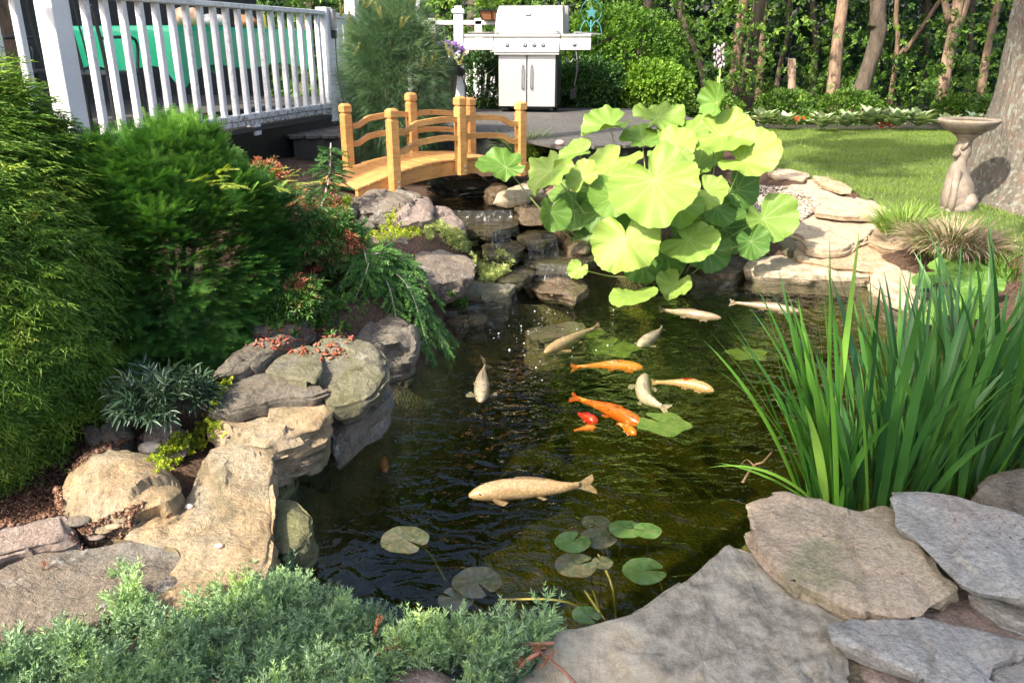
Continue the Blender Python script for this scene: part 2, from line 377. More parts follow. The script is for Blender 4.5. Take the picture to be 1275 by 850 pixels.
def ground(x, y, fine=True):
    P = np.stack([np.ravel(x), np.ravel(y)], 1).astype(float); d = poly_sd(P, POND); b = bank(P[:, 0], P[:, 1])
    # stream channel
    best = np.full(len(P), 9.0); sz = np.zeros(len(P))
    for a, c in zip(STREAM[:-1], STREAM[1:]):
        e = c[:2] - a[:2]; w = P - a[:2]; t = np.clip((w @ e) / (e @ e), 0, 1); q = np.sqrt(((w - t[:, None] * e) ** 2).sum(1)); z = a[2] + (c[2] - a[2]) * t
        k = q < best; best = np.where(k, q, best); sz = np.where(k, z, sz)
    ch = sz - .10 + (np.maximum(best - .22, 0) / .22) ** 2 * .35
    b = np.where(P[:, 1] < 8, np.minimum(b, np.where(best < .8, ch, 9)), b)
    out = -.02 + (b + .02) * ss(d, 0.0, .28)
    dep = -.02 - .6 * ss(-d, -.02, .3)
    z = np.where(d > 0, out, dep)
    P3 = np.c_[P, np.zeros(len(P))]
    if fine: z = z + fbm(P3, 3.0, 5) * .02 + fbm(P3, 14, 9, 2) * .008 + np.where(d < 0, fbm(P3, 5, 31) * .06, 0) * ss(-d, .1, .4)
    far = np.hypot(P[:, 0], P[:, 1]); z = z + ss(far, 24, 60) * 5
    return z.reshape(np.shape(x))
def g1(x, y): return float(ground(np.array([x]), np.array([y]))[0])

xs = np.unique(np.concatenate([np.linspace(-200, -12, 14), np.linspace(-12, -4.2, 26), np.arange(-4.2, 4.6, .045), np.linspace(4.6, 12, 24), np.linspace(12, 200, 14)]))
ys = np.unique(np.concatenate([np.linspace(-120, -6, 10), np.linspace(-6, .4, 14), np.arange(.4, 8.6, .045), np.linspace(8.6, 20, 40), np.linspace(20, 260, 22)]))
GX, GY = np.meshgrid(xs, ys); GZ = ground(GX, GY)
V = np.stack([GX.ravel(), GY.ravel(), GZ.ravel()], 1); ny, nx = GX.shape
I = np.arange(ny * nx).reshape(ny, nx); F = np.stack([I[:-1, :-1], I[:-1, 1:], I[1:, 1:], I[1:, :-1]], -1).reshape(-1, 4)
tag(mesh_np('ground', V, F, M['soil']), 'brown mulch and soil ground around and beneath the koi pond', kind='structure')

# water: closed body with real ripples in the normal and tinted volume
def watermat(name, absorb, dens, s1=1.0):
    t = NT(name); co = t.coords('Object'); mp = t.n('Mapping', Vector=co); mp.inputs['Scale'].default_value = (1.0, 1.35, 1)
    a = t.noise(mp.outputs[0], 6.0, 2, .45, 1.8); b = t.noise(co, 22, 2, .5, .8); m = t.noise(co, 1.1, 2)
    amp = t.ramp(m, [(.32, (.3, .3, .3)), (.68, (1, 1, 1))])
    h = t.math('ADD', t.math('MULTIPLY', a, 1.0), t.math('MULTIPLY', b, .10)); h = t.math('MULTIPLY', h, amp)
    # rings spreading from where the fish break the surface
    for k, (x, y) in enumerate(RINGS):
        vs = t.n('VectorMath', operation='DISTANCE'); t.set(vs.inputs[0], co); vs.inputs[1].default_value = (x, y, 0)
        dd = vs.outputs['Value']; w = t.math('SINE', t.math('MULTIPLY', dd, 78.0)); fall = t.ramp(t.math('MULTIPLY', dd, 2.2), [(0, (1, 1, 1)), (1, (0, 0, 0))])
        h = t.math('ADD', h, t.math('MULTIPLY', t.math('MULTIPLY', w, fall), .035))
    nrm = t.bump(h, 1.0, .019 * s1)
    gi = t.n('NewGeometry').outputs['Incoming']; dp = t.n('VectorMath', operation='DOT_PRODUCT'); t.set(dp.inputs[0], gi); t.set(dp.inputs[1], nrm); cs = t.math('ABSOLUTE', dp.outputs['Value']); om = t.math('SUBTRACT', 1.0, cs); frv = t.math('ADD', .03, t.math('MULTIPLY', t.math('POWER', om, 4.6), .97)); gl = t.n('BsdfGlossy', Roughness=.015, Normal=nrm); tr = t.n('BsdfTransparent')
    mx = t.n('MixShader'); t.set(mx.inputs[0], frv); t.set(mx.inputs[1], tr.outputs[0]); t.set(mx.inputs[2], gl.outputs[0])
    va = t.n('VolumeAbsorption', Color=c4(*absorb), Density=dens)
    return t.fin(mx, va.outputs[0])
RINGS = [tuple(at(x, y, 0)[:2]) for x, y in ((620, 560), (640, 540), (770, 600), (610, 500), (730, 470), (900, 600))]
M['water'] = watermat('pond_water', (.53, .56, .15), 2.1)
def offset_poly(poly, d):
    n = len(poly); out = []
    for i in range(n):
        a = poly[i - 1]; b = poly[(i + 1) % n]; e = b - a; nrm = np.array([e[1], -e[0]]) / np.linalg.norm(e); out.append(poly[i] + nrm * d)
    return np.array(out)
area = .5 * np.sum(POND[:, 0] * np.roll(POND[:, 1], -1) - np.roll(POND[:, 0], -1) * POND[:, 1])
WP = offset_poly(POND, .04 * (1 if area > 0 else -1)); n = len(WP)
Vw = [(x, y, 0) for x, y in WP] + [(x, y, -.95) for x, y in WP]
Fw = [list(range(n))[::1 if area > 0 else -1], [n + k for k in range(n)][::-1 if area > 0 else 1]]
Fw += [[k, n + k, n + (k + 1) % n, (k + 1) % n] if area > 0 else [k, (k + 1) % n, n + (k + 1) % n, n + k] for k in range(n)]
tag(mesh_np('pond_water', Vw, Fw, M['water'], smooth=False), 'dark rippled water of the koi pond', kind='structure')
# ---------------------------------------------------------------- rocks
def norm_(a): return a / np.maximum(np.linalg.norm(a, axis=-1, keepdims=True), 1e-9)
def rock(name, label, px, z, th, mat, dome=.02, slope=(0, 0), seed=0, rough=.012, planes=3, under=.85, N=110, nr=20, group=None, cat='rock', wob=.025, lay=1.0, facet=.16):
    px = np.array(px, float); c0 = px.mean(0); cz = at(c0[0], c0[1], z)
    nrm = np.array([-slope[0], -slope[1], 1.0])
    P = np.array([on_plane(x, y, cz, nrm)[:2] for x, y in px])
    # resample
    Q = np.vstack([P, P[:1]]); L = np.r_[0, np.cumsum(np.linalg.norm(np.diff(Q, axis=0), axis=1))]
    t = np.linspace(0, L[-1], N, endpoint=False); O = np.c_[np.interp(t, L, Q[:, 0]), np.interp(t, L, Q[:, 1])]
    O = .7 * O + .15 * (np.roll(O, 1, 0) + np.roll(O, -1, 0))
    c = O.mean(0); sz = math.sqrt(abs(np.sum(O[:, 0] * np.roll(O[:, 1], -1) - np.roll(O[:, 0], -1) * O[:, 1])) / 2)
    ang = np.c_[O, np.zeros(N)]
    O = O + (O - c) * (fbm(ang, 5 / sz, seed, 3) * wob)[:, None]
    rings = []; nrm_r = np.linspace(0, 1, nr + 1)[1:] ** .8
    e = .06
    pl = lambda q: cz[2] + slope[0] * (q[:, 0] - cz[0]) + slope[1] * (q[:, 1] - cz[1])
    V = [np.array([[c[0], c[1], pl(c[None])[0] + dome]])]
    for r in nrm_r:
        q = c + (O - c) * r * (1 - (.0 if r < .9 else .012 * ((r - .9) / .1)))
        z_ = pl(q) + dome * (1 - r ** 2.6) - min(.004, th * .08) * max(0, (r - .95) / .05) ** 2
        V.append(np.c_[q, z_])
    r4 = np.random.default_rng(seed + 77); nl = int(min(9, max(2, round(th / .026 / lay)))); hs = r4.uniform(.5, 1.5, nl); hs = np.cumsum(hs / hs.sum()); ed = pl(O) - min(.004, th * .08); prev = 0
    dirn = (O - c) / np.linalg.norm(O - c, axis=1)[:, None]; amp_s = min(.014, th * .22) * (1.0 if dome < .03 else .35)
    for k in range(nl):
        oo = r4.normal() * .5 * amp_s + fbm(np.c_[O, np.full(N, k * 3.7)], 5, seed + 5 + k, 3) * 1.6 * amp_s
        if k == 0: oo = oo * .3
        for s in np.linspace(prev + .02, hs[k] - .0, 3 if nl < 5 else 2):
            rad = 1 + (.02 if dome >= .03 else 0) * math.sin(s * 3.14) - (1 - under) * s ** 2.2
            q = c + (O - c) * rad + dirn * oo[:, None]; V.append(np.c_[q, ed - th * s])
        prev = hs[k]
    nring = len(V) - 1; V = np.vstack(V)
    # facets: clip by random planes round the flank, as broken stone
    r2 = np.random.default_rng(seed + 100); ctr = np.array([c[0], c[1], cz[2] - th / 2])
    for k in range(planes):
        a = r2.uniform(0, 2 * math.pi); tl = r2.uniform(.15, .8); nn = np.array([math.cos(a) * math.cos(tl), math.sin(a) * math.cos(tl), math.sin(tl)])
        dd = (V - ctr) @ nn; m = dd.max() * r2.uniform(.84, .95); ex = np.maximum(dd - m, 0); V = V - ex[:, None] * nn * .85
    top = np.zeros(len(V)); top[:1 + nr * N] = 1
    # broken facets and flaked plates: every cell of a 3D cell pattern gets its own tilt
    ncell = max(10, int(26 * (sz / .35))); sd = ctr + (r2.random((ncell, 3)) - .5) * np.array([sz * 1.7, sz * 1.7, th * 1.6 + .05]); tl_ = r2.normal(size=(ncell, 3)) * facet; off = r2.normal(size=ncell) * facet * .035 * sz / .35
    W_ = V + np.c_[fbm(V, 7, seed + 21, 3), fbm(V, 7, seed + 22, 3), fbm(V, 7, seed + 23, 3)] * .05 * sz / .35
    dist = ((W_[:, None, :] - sd[None]) ** 2 * np.array([1, 1, 1.6])).sum(-1); i1 = dist.argmin(1); disp = np.clip(((V - sd[i1]) * tl_[i1]).sum(1) + off[i1], -.016, .016)
    outw = norm_(np.c_[(V - ctr)[:, :2], (V - ctr)[:, 2]]); outw[top > 0] = (0, 0, 1); V = V + outw * (disp * np.where(top > 0, .3 if dome < .015 else .8, 1.0))[:, None]
    amp = rough * (1.0 if th > .06 else .6)
    V[:, 2] += fbm(V, 6, seed + 7, 5) * amp * np.where(top > 0, 1.3, .5)
    # lamination steps on the top
    st = fbm(V, 3.2, seed + 9, 3) * 4; stp = (np.floor(st) + ss(st - np.floor(st), .80, 1.0)); V[:, 2] += np.where(top > 0, stp * rough * .28, 0)
    V += np.c_[fbm(V, 26, seed + 11, 3), fbm(V, 26, seed + 13, 3), fbm(V, 26, seed + 15, 3)] * amp * .45
    F = [[0, 1 + k, 1 + (k + 1) % N] for k in range(N)]
    for r in range(nring - 1):
        b = 1 + r * N
        F += [[b + k, b + N + k, b + N + (k + 1) % N, b + (k + 1) % N] for k in range(N)]
    F.append([1 + (nring - 1) * N + k for k in range(N)][::-1])
    if np.sum(O[:, 0] * np.roll(O[:, 1], -1) - np.roll(O[:, 0], -1) * O[:, 1]) < 0: F = [f[::-1] for f in F]
    o = mesh_np(name, V, F, mat, origin=(c[0], c[1], cz[2])); o.data.set_sharp_from_angle(angle=R(42))
    return tag(o, label, cat, group)
G1 = 'flagstones along the front edge'; G2 = 'rocks stacked on the left bank'; G3 = 'rocks round the waterfall'; G4 = 'stones on the far bank'
# front edge, right
rock('flagstone', 'large dark grey flagstone with pale streaks, at the bottom edge of the pond', [(640, 860), (668, 822), (690, 786), (745, 770), (800, 755), (850, 724), (886, 693), (905, 677), (942, 686), (956, 690), (985, 722), (1022, 752), (1056, 770), (1046, 790), (1052, 830), (1085, 900), (1100, 960), (640, 960)], .09, .1, M['r_streak'], .01, (0, .02), 21, .008, 0, N=150, nr=34, group=G1, cat='flagstone')
rock('flagstone', 'tan and pink flagstone with layered edge in front of the iris leaves', [(927, 624), (945, 614), (985, 613), (1000, 620), (1040, 626), (1072, 633), (1105, 626), (1130, 640), (1140, 668), (1160, 700), (1196, 729), (1180, 742), (1160, 752), (1150, 766), (1120, 768), (1090, 763), (1060, 753), (1000, 728), (975, 706), (945, 676), (934, 648)], .15, .065, M['r_tan'], .006, (.01, .04), 22, .007, 0, N=150, nr=30, group=G1, cat='flagstone', lay=1.6)
rock('flagstone', 'smooth pale blue-grey flagstone overlapping the tan one', [(1107, 616), (1150, 610), (1185, 612), (1240, 630), (1300, 650), (1420, 690), (1420, 770), (1330, 755), (1275, 745), (1235, 738), (1212, 734), (1195, 724), (1170, 700), (1150, 680), (1135, 664), (1113, 652), (1114, 638)], .20, .045, M['r_blue'], .004, (.02, .03), 23, .006, 0, N=130, nr=26, group=G1, cat='flagstone')
rock('flagstone', 'narrow grey slab wedged below the blue-grey flagstone at the right edge', [(1208, 738), (1240, 736), (1290, 748), (1350, 765), (1350, 800), (1290, 782), (1255, 768)], .125, .045, M['r_blue'], .004, (0, 0), 24, .006, 1, group=G1, cat='flagstone')
rock('flagstone', 'blue-grey slab with chipped front edge lying low at the bottom right', [(1038, 776), (1060, 768), (1075, 771), (1110, 767), (1150, 771), (1205, 780), (1280, 800), (1262, 814), (1240, 822), (1232, 845), (1222, 875), (1190, 866), (1150, 842), (1110, 824), (1075, 808), (1062, 803), (1045, 793)], .135, .05, M['r_blue'], .004, (0, .02), 25, .006, 1, N=120, nr=22, group=G1, cat='flagstone')
rock('flagstone', 'brownish speckled stone bed between the tan slab and the small blue slab', [(1130, 760), (1160, 735), (1200, 722), (1260, 745), (1340, 790), (1340, 850), (1275, 830), (1200, 800), (1130, 785)], .07, .08, M['r_pink'], .008, (0, 0), 26, .01, 1, N=110, nr=20, group=G1, cat='flagstone')
rock('flagstone', 'pinkish broken stone under the small blue slab at the bottom edge', [(1070, 806), (1100, 812), (1160, 850), (1190, 900), (1130, 930), (1085, 880)], .07, .07, M['r_pink'], .006, (0, 0), 27, .01, 1, group=G1, cat='flagstone')
rock('flagstone', 'grey stone cut off at the bottom right corner', [(1238, 832), (1275, 815), (1360, 830), (1360, 930), (1230, 930), (1222, 880)], .1, .06, M['r_blue'], .006, (0, 0), 28, .01, 1, group=G1, cat='flagstone')
rock('flagstone', 'dark damp grey stone beside the iris at the right edge', [(1210, 612), (1240, 592), (1280, 585), (1380, 600), (1380, 680), (1290, 650), (1235, 630)], .13, .1, M['r_dark'], .012, (0, 0), 29, .012, 2, group=G1, cat='flagstone')
rock('flagstone', 'dark grey stone filling the gap between streaked slab and blue slab', [(1020, 745), (1060, 750), (1100, 770), (1100, 850), (1080, 880), (1050, 880), (1035, 800)], .05, .07, M['r_greyg'], .006, (0, 0), 30, .01, 1, group=G1, cat='flagstone')
rock('flagstone', 'mottled brown stone half under the juniper at the bottom edge', [(480, 850), (505, 833), (540, 830), (570, 845), (590, 880), (560, 920), (490, 920)], .12, .08, M['r_pink'], .02, (0, 0), 31, .01, 2, group=G1, cat='flagstone')
# left bank
rock('boulder', 'rounded golden sandstone boulder next to the white pebble', [(74, 603), (82, 583), (100, 568), (130, 560), (165, 560), (198, 570), (222, 594), (227, 606), (212, 622), (168, 634), (130, 646), (100, 650), (84, 640), (77, 622)], .24, .16, M['r_sand'], .055, (.03, .04), 41, .012, 4, .8, N=120, nr=26, group=G2, cat='boulder')
rock('boulder', 'big sloping sandstone rock reaching down to the water beside the golden boulder', [(150, 668), (185, 640), (222, 628), (238, 600), (262, 560), (300, 546), (326, 552), (341, 575), (336, 600), (338, 640), (340, 688), (330, 715), (300, 740), (260, 762), (215, 768), (180, 745), (225, 700), (222, 680), (185, 672)], .19, .22, M['r_sand'], .012, (-.02, .10), 42, .016, 2, .9, N=150, nr=34, group=G2, cat='boulder')
rock('boulder', 'broad grey slab behind the juniper at the left edge', [(-60, 712), (0, 715), (20, 700), (45, 684), (100, 684), (150, 674), (205, 668), (238, 682), (230, 705), (212, 732), (160, 752), (118, 768), (60, 780), (-60, 780)], .17, .12, M['r_grey'], .006, (-.01, .04), 43, .010, 1, .95, N=130, nr=28, group=G2, cat='boulder')
rock('boulder', 'pink granite block at the left edge below the mulch', [(-70, 672), (-20, 658), (30, 648), (70, 640), (86, 646), (92, 662), (70, 672), (20, 680), (-30, 694), (-70, 700)], .22, .11, M['r_pink'], .008, (0, .05), 44, .01, 3, .95, N=110, nr=22, group=G2, cat='boulder')
rock('boulder', 'olive green boulder standing in the water beside the sandstone', [(330, 632), (345, 617), (368, 628), (386, 648), (388, 664), (378, 676), (352, 682), (334, 676)], .13, .22, M['r_green'], .02, (0, 0), 45, .012, 4, .85, N=100, nr=20, group=G2, cat='boulder')
rock('boulder', 'small mossy rock at the waterline above the olive boulder', [(336, 576), (352, 570), (368, 570), (366, 590), (350, 604), (338, 604)], .09, .2, M['r_green'], .02, (0, 0), 46, .012, 3, .85, N=80, nr=14, group=G2, cat='boulder')
rock('boulder', 'pale olive stone wedged at the waterline under the big sunlit rock', [(350, 560), (380, 545), (404, 542), (402, 558), (380, 572), (356, 580)], .08, .2, M['r_green'], .015, (0, 0), 47, .012, 3, .9, N=80, nr=14, group=G2, cat='boulder')
rock('boulder', 'big brown rock with a green flank under the pointed dark slab', [(262, 528), (280, 508), (330, 500), (385, 492), (405, 500), (410, 515), (398, 530), (362, 545), (335, 556), (310, 552), (282, 545)], .27, .17, M['r_sand'], .015, (-.02, .08), 48, .016, 4, .85, N=120, nr=24, group=G2, cat='boulder')
rock('boulder', 'flat dark slab ending in a sharp point on top of the brown rock', [(264, 509), (270, 490), (290, 468), (318, 460), (350, 464), (385, 474), (410, 482), (388, 491), (350, 494), (318, 500), (285, 510)], .34, .045, M['r_dark'], .012, (.0, .10), 49, .008, 1, .9, N=120, nr=24, group=G2, cat='slab')
rock('boulder', 'massive grey-green rock with pale lichen spots overhanging the water', [(372, 462), (385, 440), (402, 418), (430, 414), (462, 422), (478, 440), (482, 462), (470, 480), (450, 495), (425, 505), (408, 500), (402, 480)], .345, .11, M['r_greyg'], .015, (-.04, .20), 50, .014, 4, .85, N=130, nr=28, group=G2, cat='boulder')
rock('boulder', 'grey slab at the water under the lichen-spotted rock', [(405, 530), (412, 512), (440, 505), (470, 478), (484, 470), (485, 490), (465, 512), (440, 532), (415, 548)], .17, .13, M['r_grey'], .008, (-.02, .05), 51, .012, 2, .85, N=100, nr=20, group=G2, cat='slab')
rock('boulder', 'grey flat stone with a dark stain between pointed slab and lichen rock', [(330, 462), (340, 448), (365, 432), (390, 426), (402, 440), (402, 458), (392, 474), (360, 470)], .38, .06, M['r_greyg'], .008, (0, .04), 52, .01, 1, .9, N=90, nr=18, group=G2, cat='slab')
rock('boulder', 'long narrow brown slab dotted with red leaves below the yew', [(268, 462), (290, 440), (325, 424), (352, 416), (366, 418), (352, 430), (330, 446), (300, 462), (280, 466)], .40, .07, M['r_dark'], .012, (0, .06), 53, .01, 2, .9, N=90, nr=18, group=G2, cat='slab')
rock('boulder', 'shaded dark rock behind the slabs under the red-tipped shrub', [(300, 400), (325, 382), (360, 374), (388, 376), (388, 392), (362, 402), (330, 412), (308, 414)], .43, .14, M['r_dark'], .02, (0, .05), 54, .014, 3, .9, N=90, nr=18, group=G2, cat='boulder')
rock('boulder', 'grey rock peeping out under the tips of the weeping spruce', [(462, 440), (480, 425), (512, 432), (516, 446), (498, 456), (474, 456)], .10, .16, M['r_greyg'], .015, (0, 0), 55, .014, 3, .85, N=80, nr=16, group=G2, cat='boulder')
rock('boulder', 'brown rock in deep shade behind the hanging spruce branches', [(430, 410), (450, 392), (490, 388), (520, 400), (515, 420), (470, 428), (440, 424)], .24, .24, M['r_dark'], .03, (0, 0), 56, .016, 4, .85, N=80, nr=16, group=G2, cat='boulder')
rock('boulder', 'dusty grey rock below the hanging cypress sprays', [(100, 535), (125, 526), (160, 524), (166, 540), (150, 553), (115, 553)], .24, .12, M['r_grey'], .02, (0, 0), 57, .012, 3, .9, N=80, nr=16, group=G2, cat='boulder')
rock('boulder', 'pinkish rock behind the pebble under dark green leaves', [(172, 545), (190, 528), (218, 524), (232, 535), (222, 548), (195, 552)], .22, .08, M['r_pink'], .02, (0, 0), 58, .01, 3, .9, N=80, nr=16, group=G2, cat='boulder')
rock('boulder', 'flat grey stone at the bottom left showing between juniper sprays', [(20, 800), (60, 790), (130, 785), (160, 800), (120, 820), (40, 825)], .05, .07, M['r_grey'], .01, (0, 0), 59, .01, 1, .9, N=80, nr=16, group=G2, cat='slab')
def pebble(label, px, py, z, w, mat, flat=.6, seed=0, group=None, name='pebble'):
    p = at(px, py, z) if z > .5 else hit(px, py) + [0, 0, w * flat * .25]; n = 14; V = [];
    for i in range(n + 1):
        a = math.pi * i / n
        for k in range(20):
            b = 2 * math.pi * k / 20; V.append([math.sin(a) * math.cos(b) * .5 * w, math.sin(a) * math.sin(b) * .4 * w, math.cos(a) * .5 * w * flat])
    V = np.array(V); V *= (1 + fbm(V / w, 1.3, seed, 2) * .16)[:, None]
    F = [[i * 20 + k, (i + 1) * 20 + k, (i + 1) * 20 + (k + 1) % 20, i * 20 + (k + 1) % 20] for i in range(n) for k in range(20)]
    return tag(mesh_np(name, V + p, F, mat, origin=p), label, 'pebble', group)
def PEBBLES():
  pebble('smooth white pebble behind the golden boulder', 188, 561, .25, .085, M['pebble'], .55, 3)
  pebble('small pale pebble on the sandstone right of the golden boulder', 236, 632, .215, .028, M['pebble'], .6, 4)
  pebble('tiny brown pebble on the sloping sandstone rock', 273, 680, .20, .026, M['pebble_pink'], .5, 5)
  pebble('white stone on the edge of the grey wooden deck', 719, 178, .80, .1, M['pebble'], .55, 6)
  pebble('pink stone on the deck edge beside the white one', 697, 178, .80, .075, M['pebble_pink'], .6, 7)
  for k, (x, y, w) in enumerate(((98, 650, .07), (130, 660, .06), (143, 655, .05), (120, 668, .06), (150, 648, .04))):
      pebble(['flat grey chip in the gap below the golden boulder', 'pale broken chip in the gap, next to the sloping sandstone', 'cream chip standing up in the gap below the golden boulder', 'pinkish chip lowest in the gap above the grey slab', 'tan chip squeezed against the sloping sandstone'][k], x, y, .155, w, [M['r_grey'], M['r_sand'], M['r_sand2'], M['r_pink'], M['r_sand']][k], .3, 20 + k, 'stone chips in the gap')
# waterfall and bridge foot
rock('boulder', 'light grey boulder carrying the left foot of the bridge', [(441, 250), (452, 240), (478, 237), (505, 236), (525, 243), (512, 256), (495, 262), (470, 262), (448, 260)], .57, .2, M['r_grey'], .025, (0, .02), 61, .014, 4, .88, N=100, nr=20, group=G3, cat='boulder')
rock('boulder', 'pinkish brown boulder leaning on the light grey boulder', [(488, 268), (500, 250), (522, 245), (538, 248), (542, 262), (536, 272), (512, 278), (493, 278)], .52, .16, M['r_pink'], .05, (0, .02), 62, .012, 4, .85, N=90, nr=18, group=G3, cat='boulder')
rock('boulder', 'grey wedge-shaped rock dropping towards the stream', [(538, 258), (550, 254), (566, 266), (579, 280), (570, 286), (552, 284), (540, 276)], .45, .16, M['r_pink'], .03, (-.2, 0), 63, .012, 3, .85, N=80, nr=16, group=G3, cat='boulder')
rock('boulder', 'small tan rock under the pinkish boulder', [(520, 284), (528, 278), (548, 278), (556, 286), (545, 294), (528, 294)], .40, .12, M['r_tan'], .02, (0, 0), 64, .01, 3, .85, N=70, nr=14, group=G3, cat='boulder')
rock('boulder', 'flat grey slab behind the sedum, left of the small tan rock', [(440, 292), (460, 288), (500, 288), (516, 292), (508, 300), (470, 303), (444, 302)], .44, .06, M['r_grey'], .005, (0, 0), 65, .008, 1, .9, N=80, nr=14, group=G3, cat='slab')
rock('boulder', 'thin dark grey slab beside the bright groundcover near the bridge', [(415, 276), (430, 270), (462, 274), (468, 282), (445, 286), (420, 284)], .49, .05, M['r_dark'], .005, (0, 0), 66, .008, 1, .9, N=80, nr=14, group=G3, cat='slab')
rock('boulder', 'large weathered grey-tan rock overhanging above the pond next to sedum', [(474, 318), (482, 307), (520, 303), (556, 307), (580, 316), (594, 334), (590, 342), (560, 350), (530, 352), (500, 342), (482, 334)], .36, .13, M['r_grey'], .02, (-.05, .05), 67, .016, 4, .8, N=120, nr=24, group=G3, cat='boulder')
rock('boulder', 'dark wet ledge rock just below the sedum', [(568, 358), (590, 350), (620, 350), (640, 354), (632, 362), (600, 366), (575, 364)], .16, .09, M['r_greyg'], .01, (0, 0), 68, .01, 2, .9, N=80, nr=14, group=G3, cat='slab')
rock('boulder', 'low wet brown stone at the left foot of the waterfall', [(552, 394), (566, 386), (590, 384), (608, 388), (606, 394), (580, 400), (556, 400)], .06, .14, M['r_wetbrown'], .012, (0, 0), 69, .01, 2, .9, N=80, nr=14, group=G3, cat='slab')
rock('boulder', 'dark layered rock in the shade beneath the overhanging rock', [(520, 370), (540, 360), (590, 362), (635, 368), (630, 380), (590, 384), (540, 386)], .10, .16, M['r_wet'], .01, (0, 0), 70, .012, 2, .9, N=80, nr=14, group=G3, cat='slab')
rock('boulder', 'wet brown ledge jutting over the pond right of the waterfall', [(652, 352), (668, 340), (700, 338), (728, 346), (732, 358), (718, 368), (700, 366), (670, 362)], .09, .09, M['r_wetbrown'], .012, (0, 0), 71, .012, 2, .85, N=90, nr=16, group=G3, cat='slab')
rock('boulder', 'dripping dark ledge above the brown jutting one', [(645, 320), (660, 305), (700, 300), (735, 308), (745, 320), (720, 330), (680, 330), (655, 328)], .19, .08, M['r_wet'], .01, (0, 0), 72, .012, 2, .9, N=90, nr=16, group=G3, cat='slab')
rock('boulder', 'wet stone step in the middle of the waterfall below the sedum', [(600, 338), (620, 326), (650, 328), (668, 338), (650, 348), (620, 348)], .17, .08, M['r_wet'], .01, (0, 0), 73, .012, 2, .9, N=80, nr=14, group=G3, cat='slab')
rock('boulder', 'dark wet step left of the narrow cascade', [(598, 306), (615, 296), (645, 298), (655, 308), (640, 318), (610, 318)], .28, .07, M['r_wet'], .008, (0, 0), 74, .012, 2, .9, N=80, nr=14, group=G3, cat='slab')
rock('boulder', 'dark wet step right of the narrow cascade', [(640, 292), (660, 284), (690, 286), (695, 294), (680, 302), (650, 300)], .30, .06, M['r_wet'], .008, (0, 0), 75, .012, 2, .9, N=80, nr=14, group=G3, cat='slab')
rock('boulder', 'wide wet sill where the stream spills over', [(556, 272), (580, 262), (620, 261), (648, 268), (645, 280), (610, 288), (572, 284)], .375, .08, M['r_wet'], .004, (0, 0), 76, .008, 1, .92, N=90, nr=16, group=G3, cat='slab')
rock('boulder', 'pale tan slab at the stream beside the butterbur', [(612, 244), (628, 236), (655, 224), (672, 228), (678, 238), (655, 244), (630, 246)], .52, .07, M['r_tan'], .01, (0, .0), 77, .01, 2, .9, N=80, nr=14, group=G3, cat='slab')
rock('boulder', 'rounded brown rock below the pale tan slab', [(637, 252), (650, 244), (672, 242), (690, 246), (694, 254), (675, 262), (648, 262)], .45, .1, M['r_wetbrown'], .02, (0, .0), 78, .01, 3, .9, N=80, nr=14, group=G3, cat='boulder')
rock('boulder', 'tan rock half hidden by drooping butterbur leaf stems', [(672, 240), (690, 232), (720, 232), (728, 240), (705, 252), (685, 250)], .46, .1, M['r_sand'], .02, (0, .0), 79, .01, 3, .9, N=80, nr=14, group=G3, cat='boulder')
rock('boulder', 'brown rock among the lower butterbur stems near the falls', [(700, 300), (712, 288), (735, 290), (742, 304), (728, 312), (708, 312)], .24, .12, M['r_wetbrown'], .02, (0, .0), 80, .01, 3, .9, N=70, nr=14, group=G3, cat='boulder')
rock('boulder', 'shaded grey boulder behind the stream under the bridge', [(530, 224), (560, 219), (600, 219), (630, 223), (610, 228), (560, 230)], .52, .1, M['r_wet'], .02, (0, .0), 81, .014, 3, .95, N=80, nr=14, group=G3, cat='boulder')  # wet dark stone colour stands in for the shade under the bridge
rock('boulder', 'reddish wet rock at the bend of the stream below the deck', [(604, 236), (612, 228), (628, 228), (634, 236), (622, 242), (608, 242)], .52, .08, M['r_wetbrown'], .02, (0, .0), 82, .01, 3, .9, N=70, nr=14, group=G3, cat='boulder')
rock('boulder', 'brown soil-stained rock under the left end of the bridge', [(405, 262), (420, 244), (445, 240), (452, 256), (440, 268), (415, 270)], .54, .16, M['r_dark'], .02, (0, .0), 83, .012, 3, .9, N=70, nr=14, group=G3, cat='boulder')
rock('boulder', 'submerged pale slab seen through the water in front of the waterfall', [(655, 412), (690, 402), (725, 402), (730, 410), (700, 418), (665, 422)], -.05, .2, M['r_tan'], .01, (0, .0), 84, .01, 2, 1.0, N=70, nr=14, group=G3, cat='boulder')
# far bank
rock('boulder', 'long pale shore slab along the far edge of the water', [(928, 333), (935, 322), (975, 318), (1010, 322), (1050, 318), (1080, 322), (1098, 332), (1086, 343), (1040, 342), (980, 340), (940, 338)], .085, .14, M['r_path'], .006, (0, .02), 91, .01, 1, .95, N=110, nr=20, group=G4, cat='slab')
rock('boulder', 'pale corner rock where the far shore turns behind the iris', [(1082, 350), (1090, 334), (1130, 334), (1165, 352), (1175, 372), (1160, 384), (1130, 378), (1100, 364)], .10, .18, M['r_path'], .012, (0, .02), 92, .012, 2, .95, N=100, nr=18, group=G4, cat='boulder')
rock('boulder', 'broad sunlit cream flagstone with a straight front edge by the far shore', [(976, 273), (1013, 266), (1053, 263), (1090, 264), (1094, 276), (1079, 294), (1061, 303), (1052, 308), (1029, 309), (1004, 307), (1000, 294), (980, 283)], .22, .06, M['r_path'], .003, (0, .03), 93, .006, 0, .97, N=120, nr=20, group=G4, cat='flagstone')
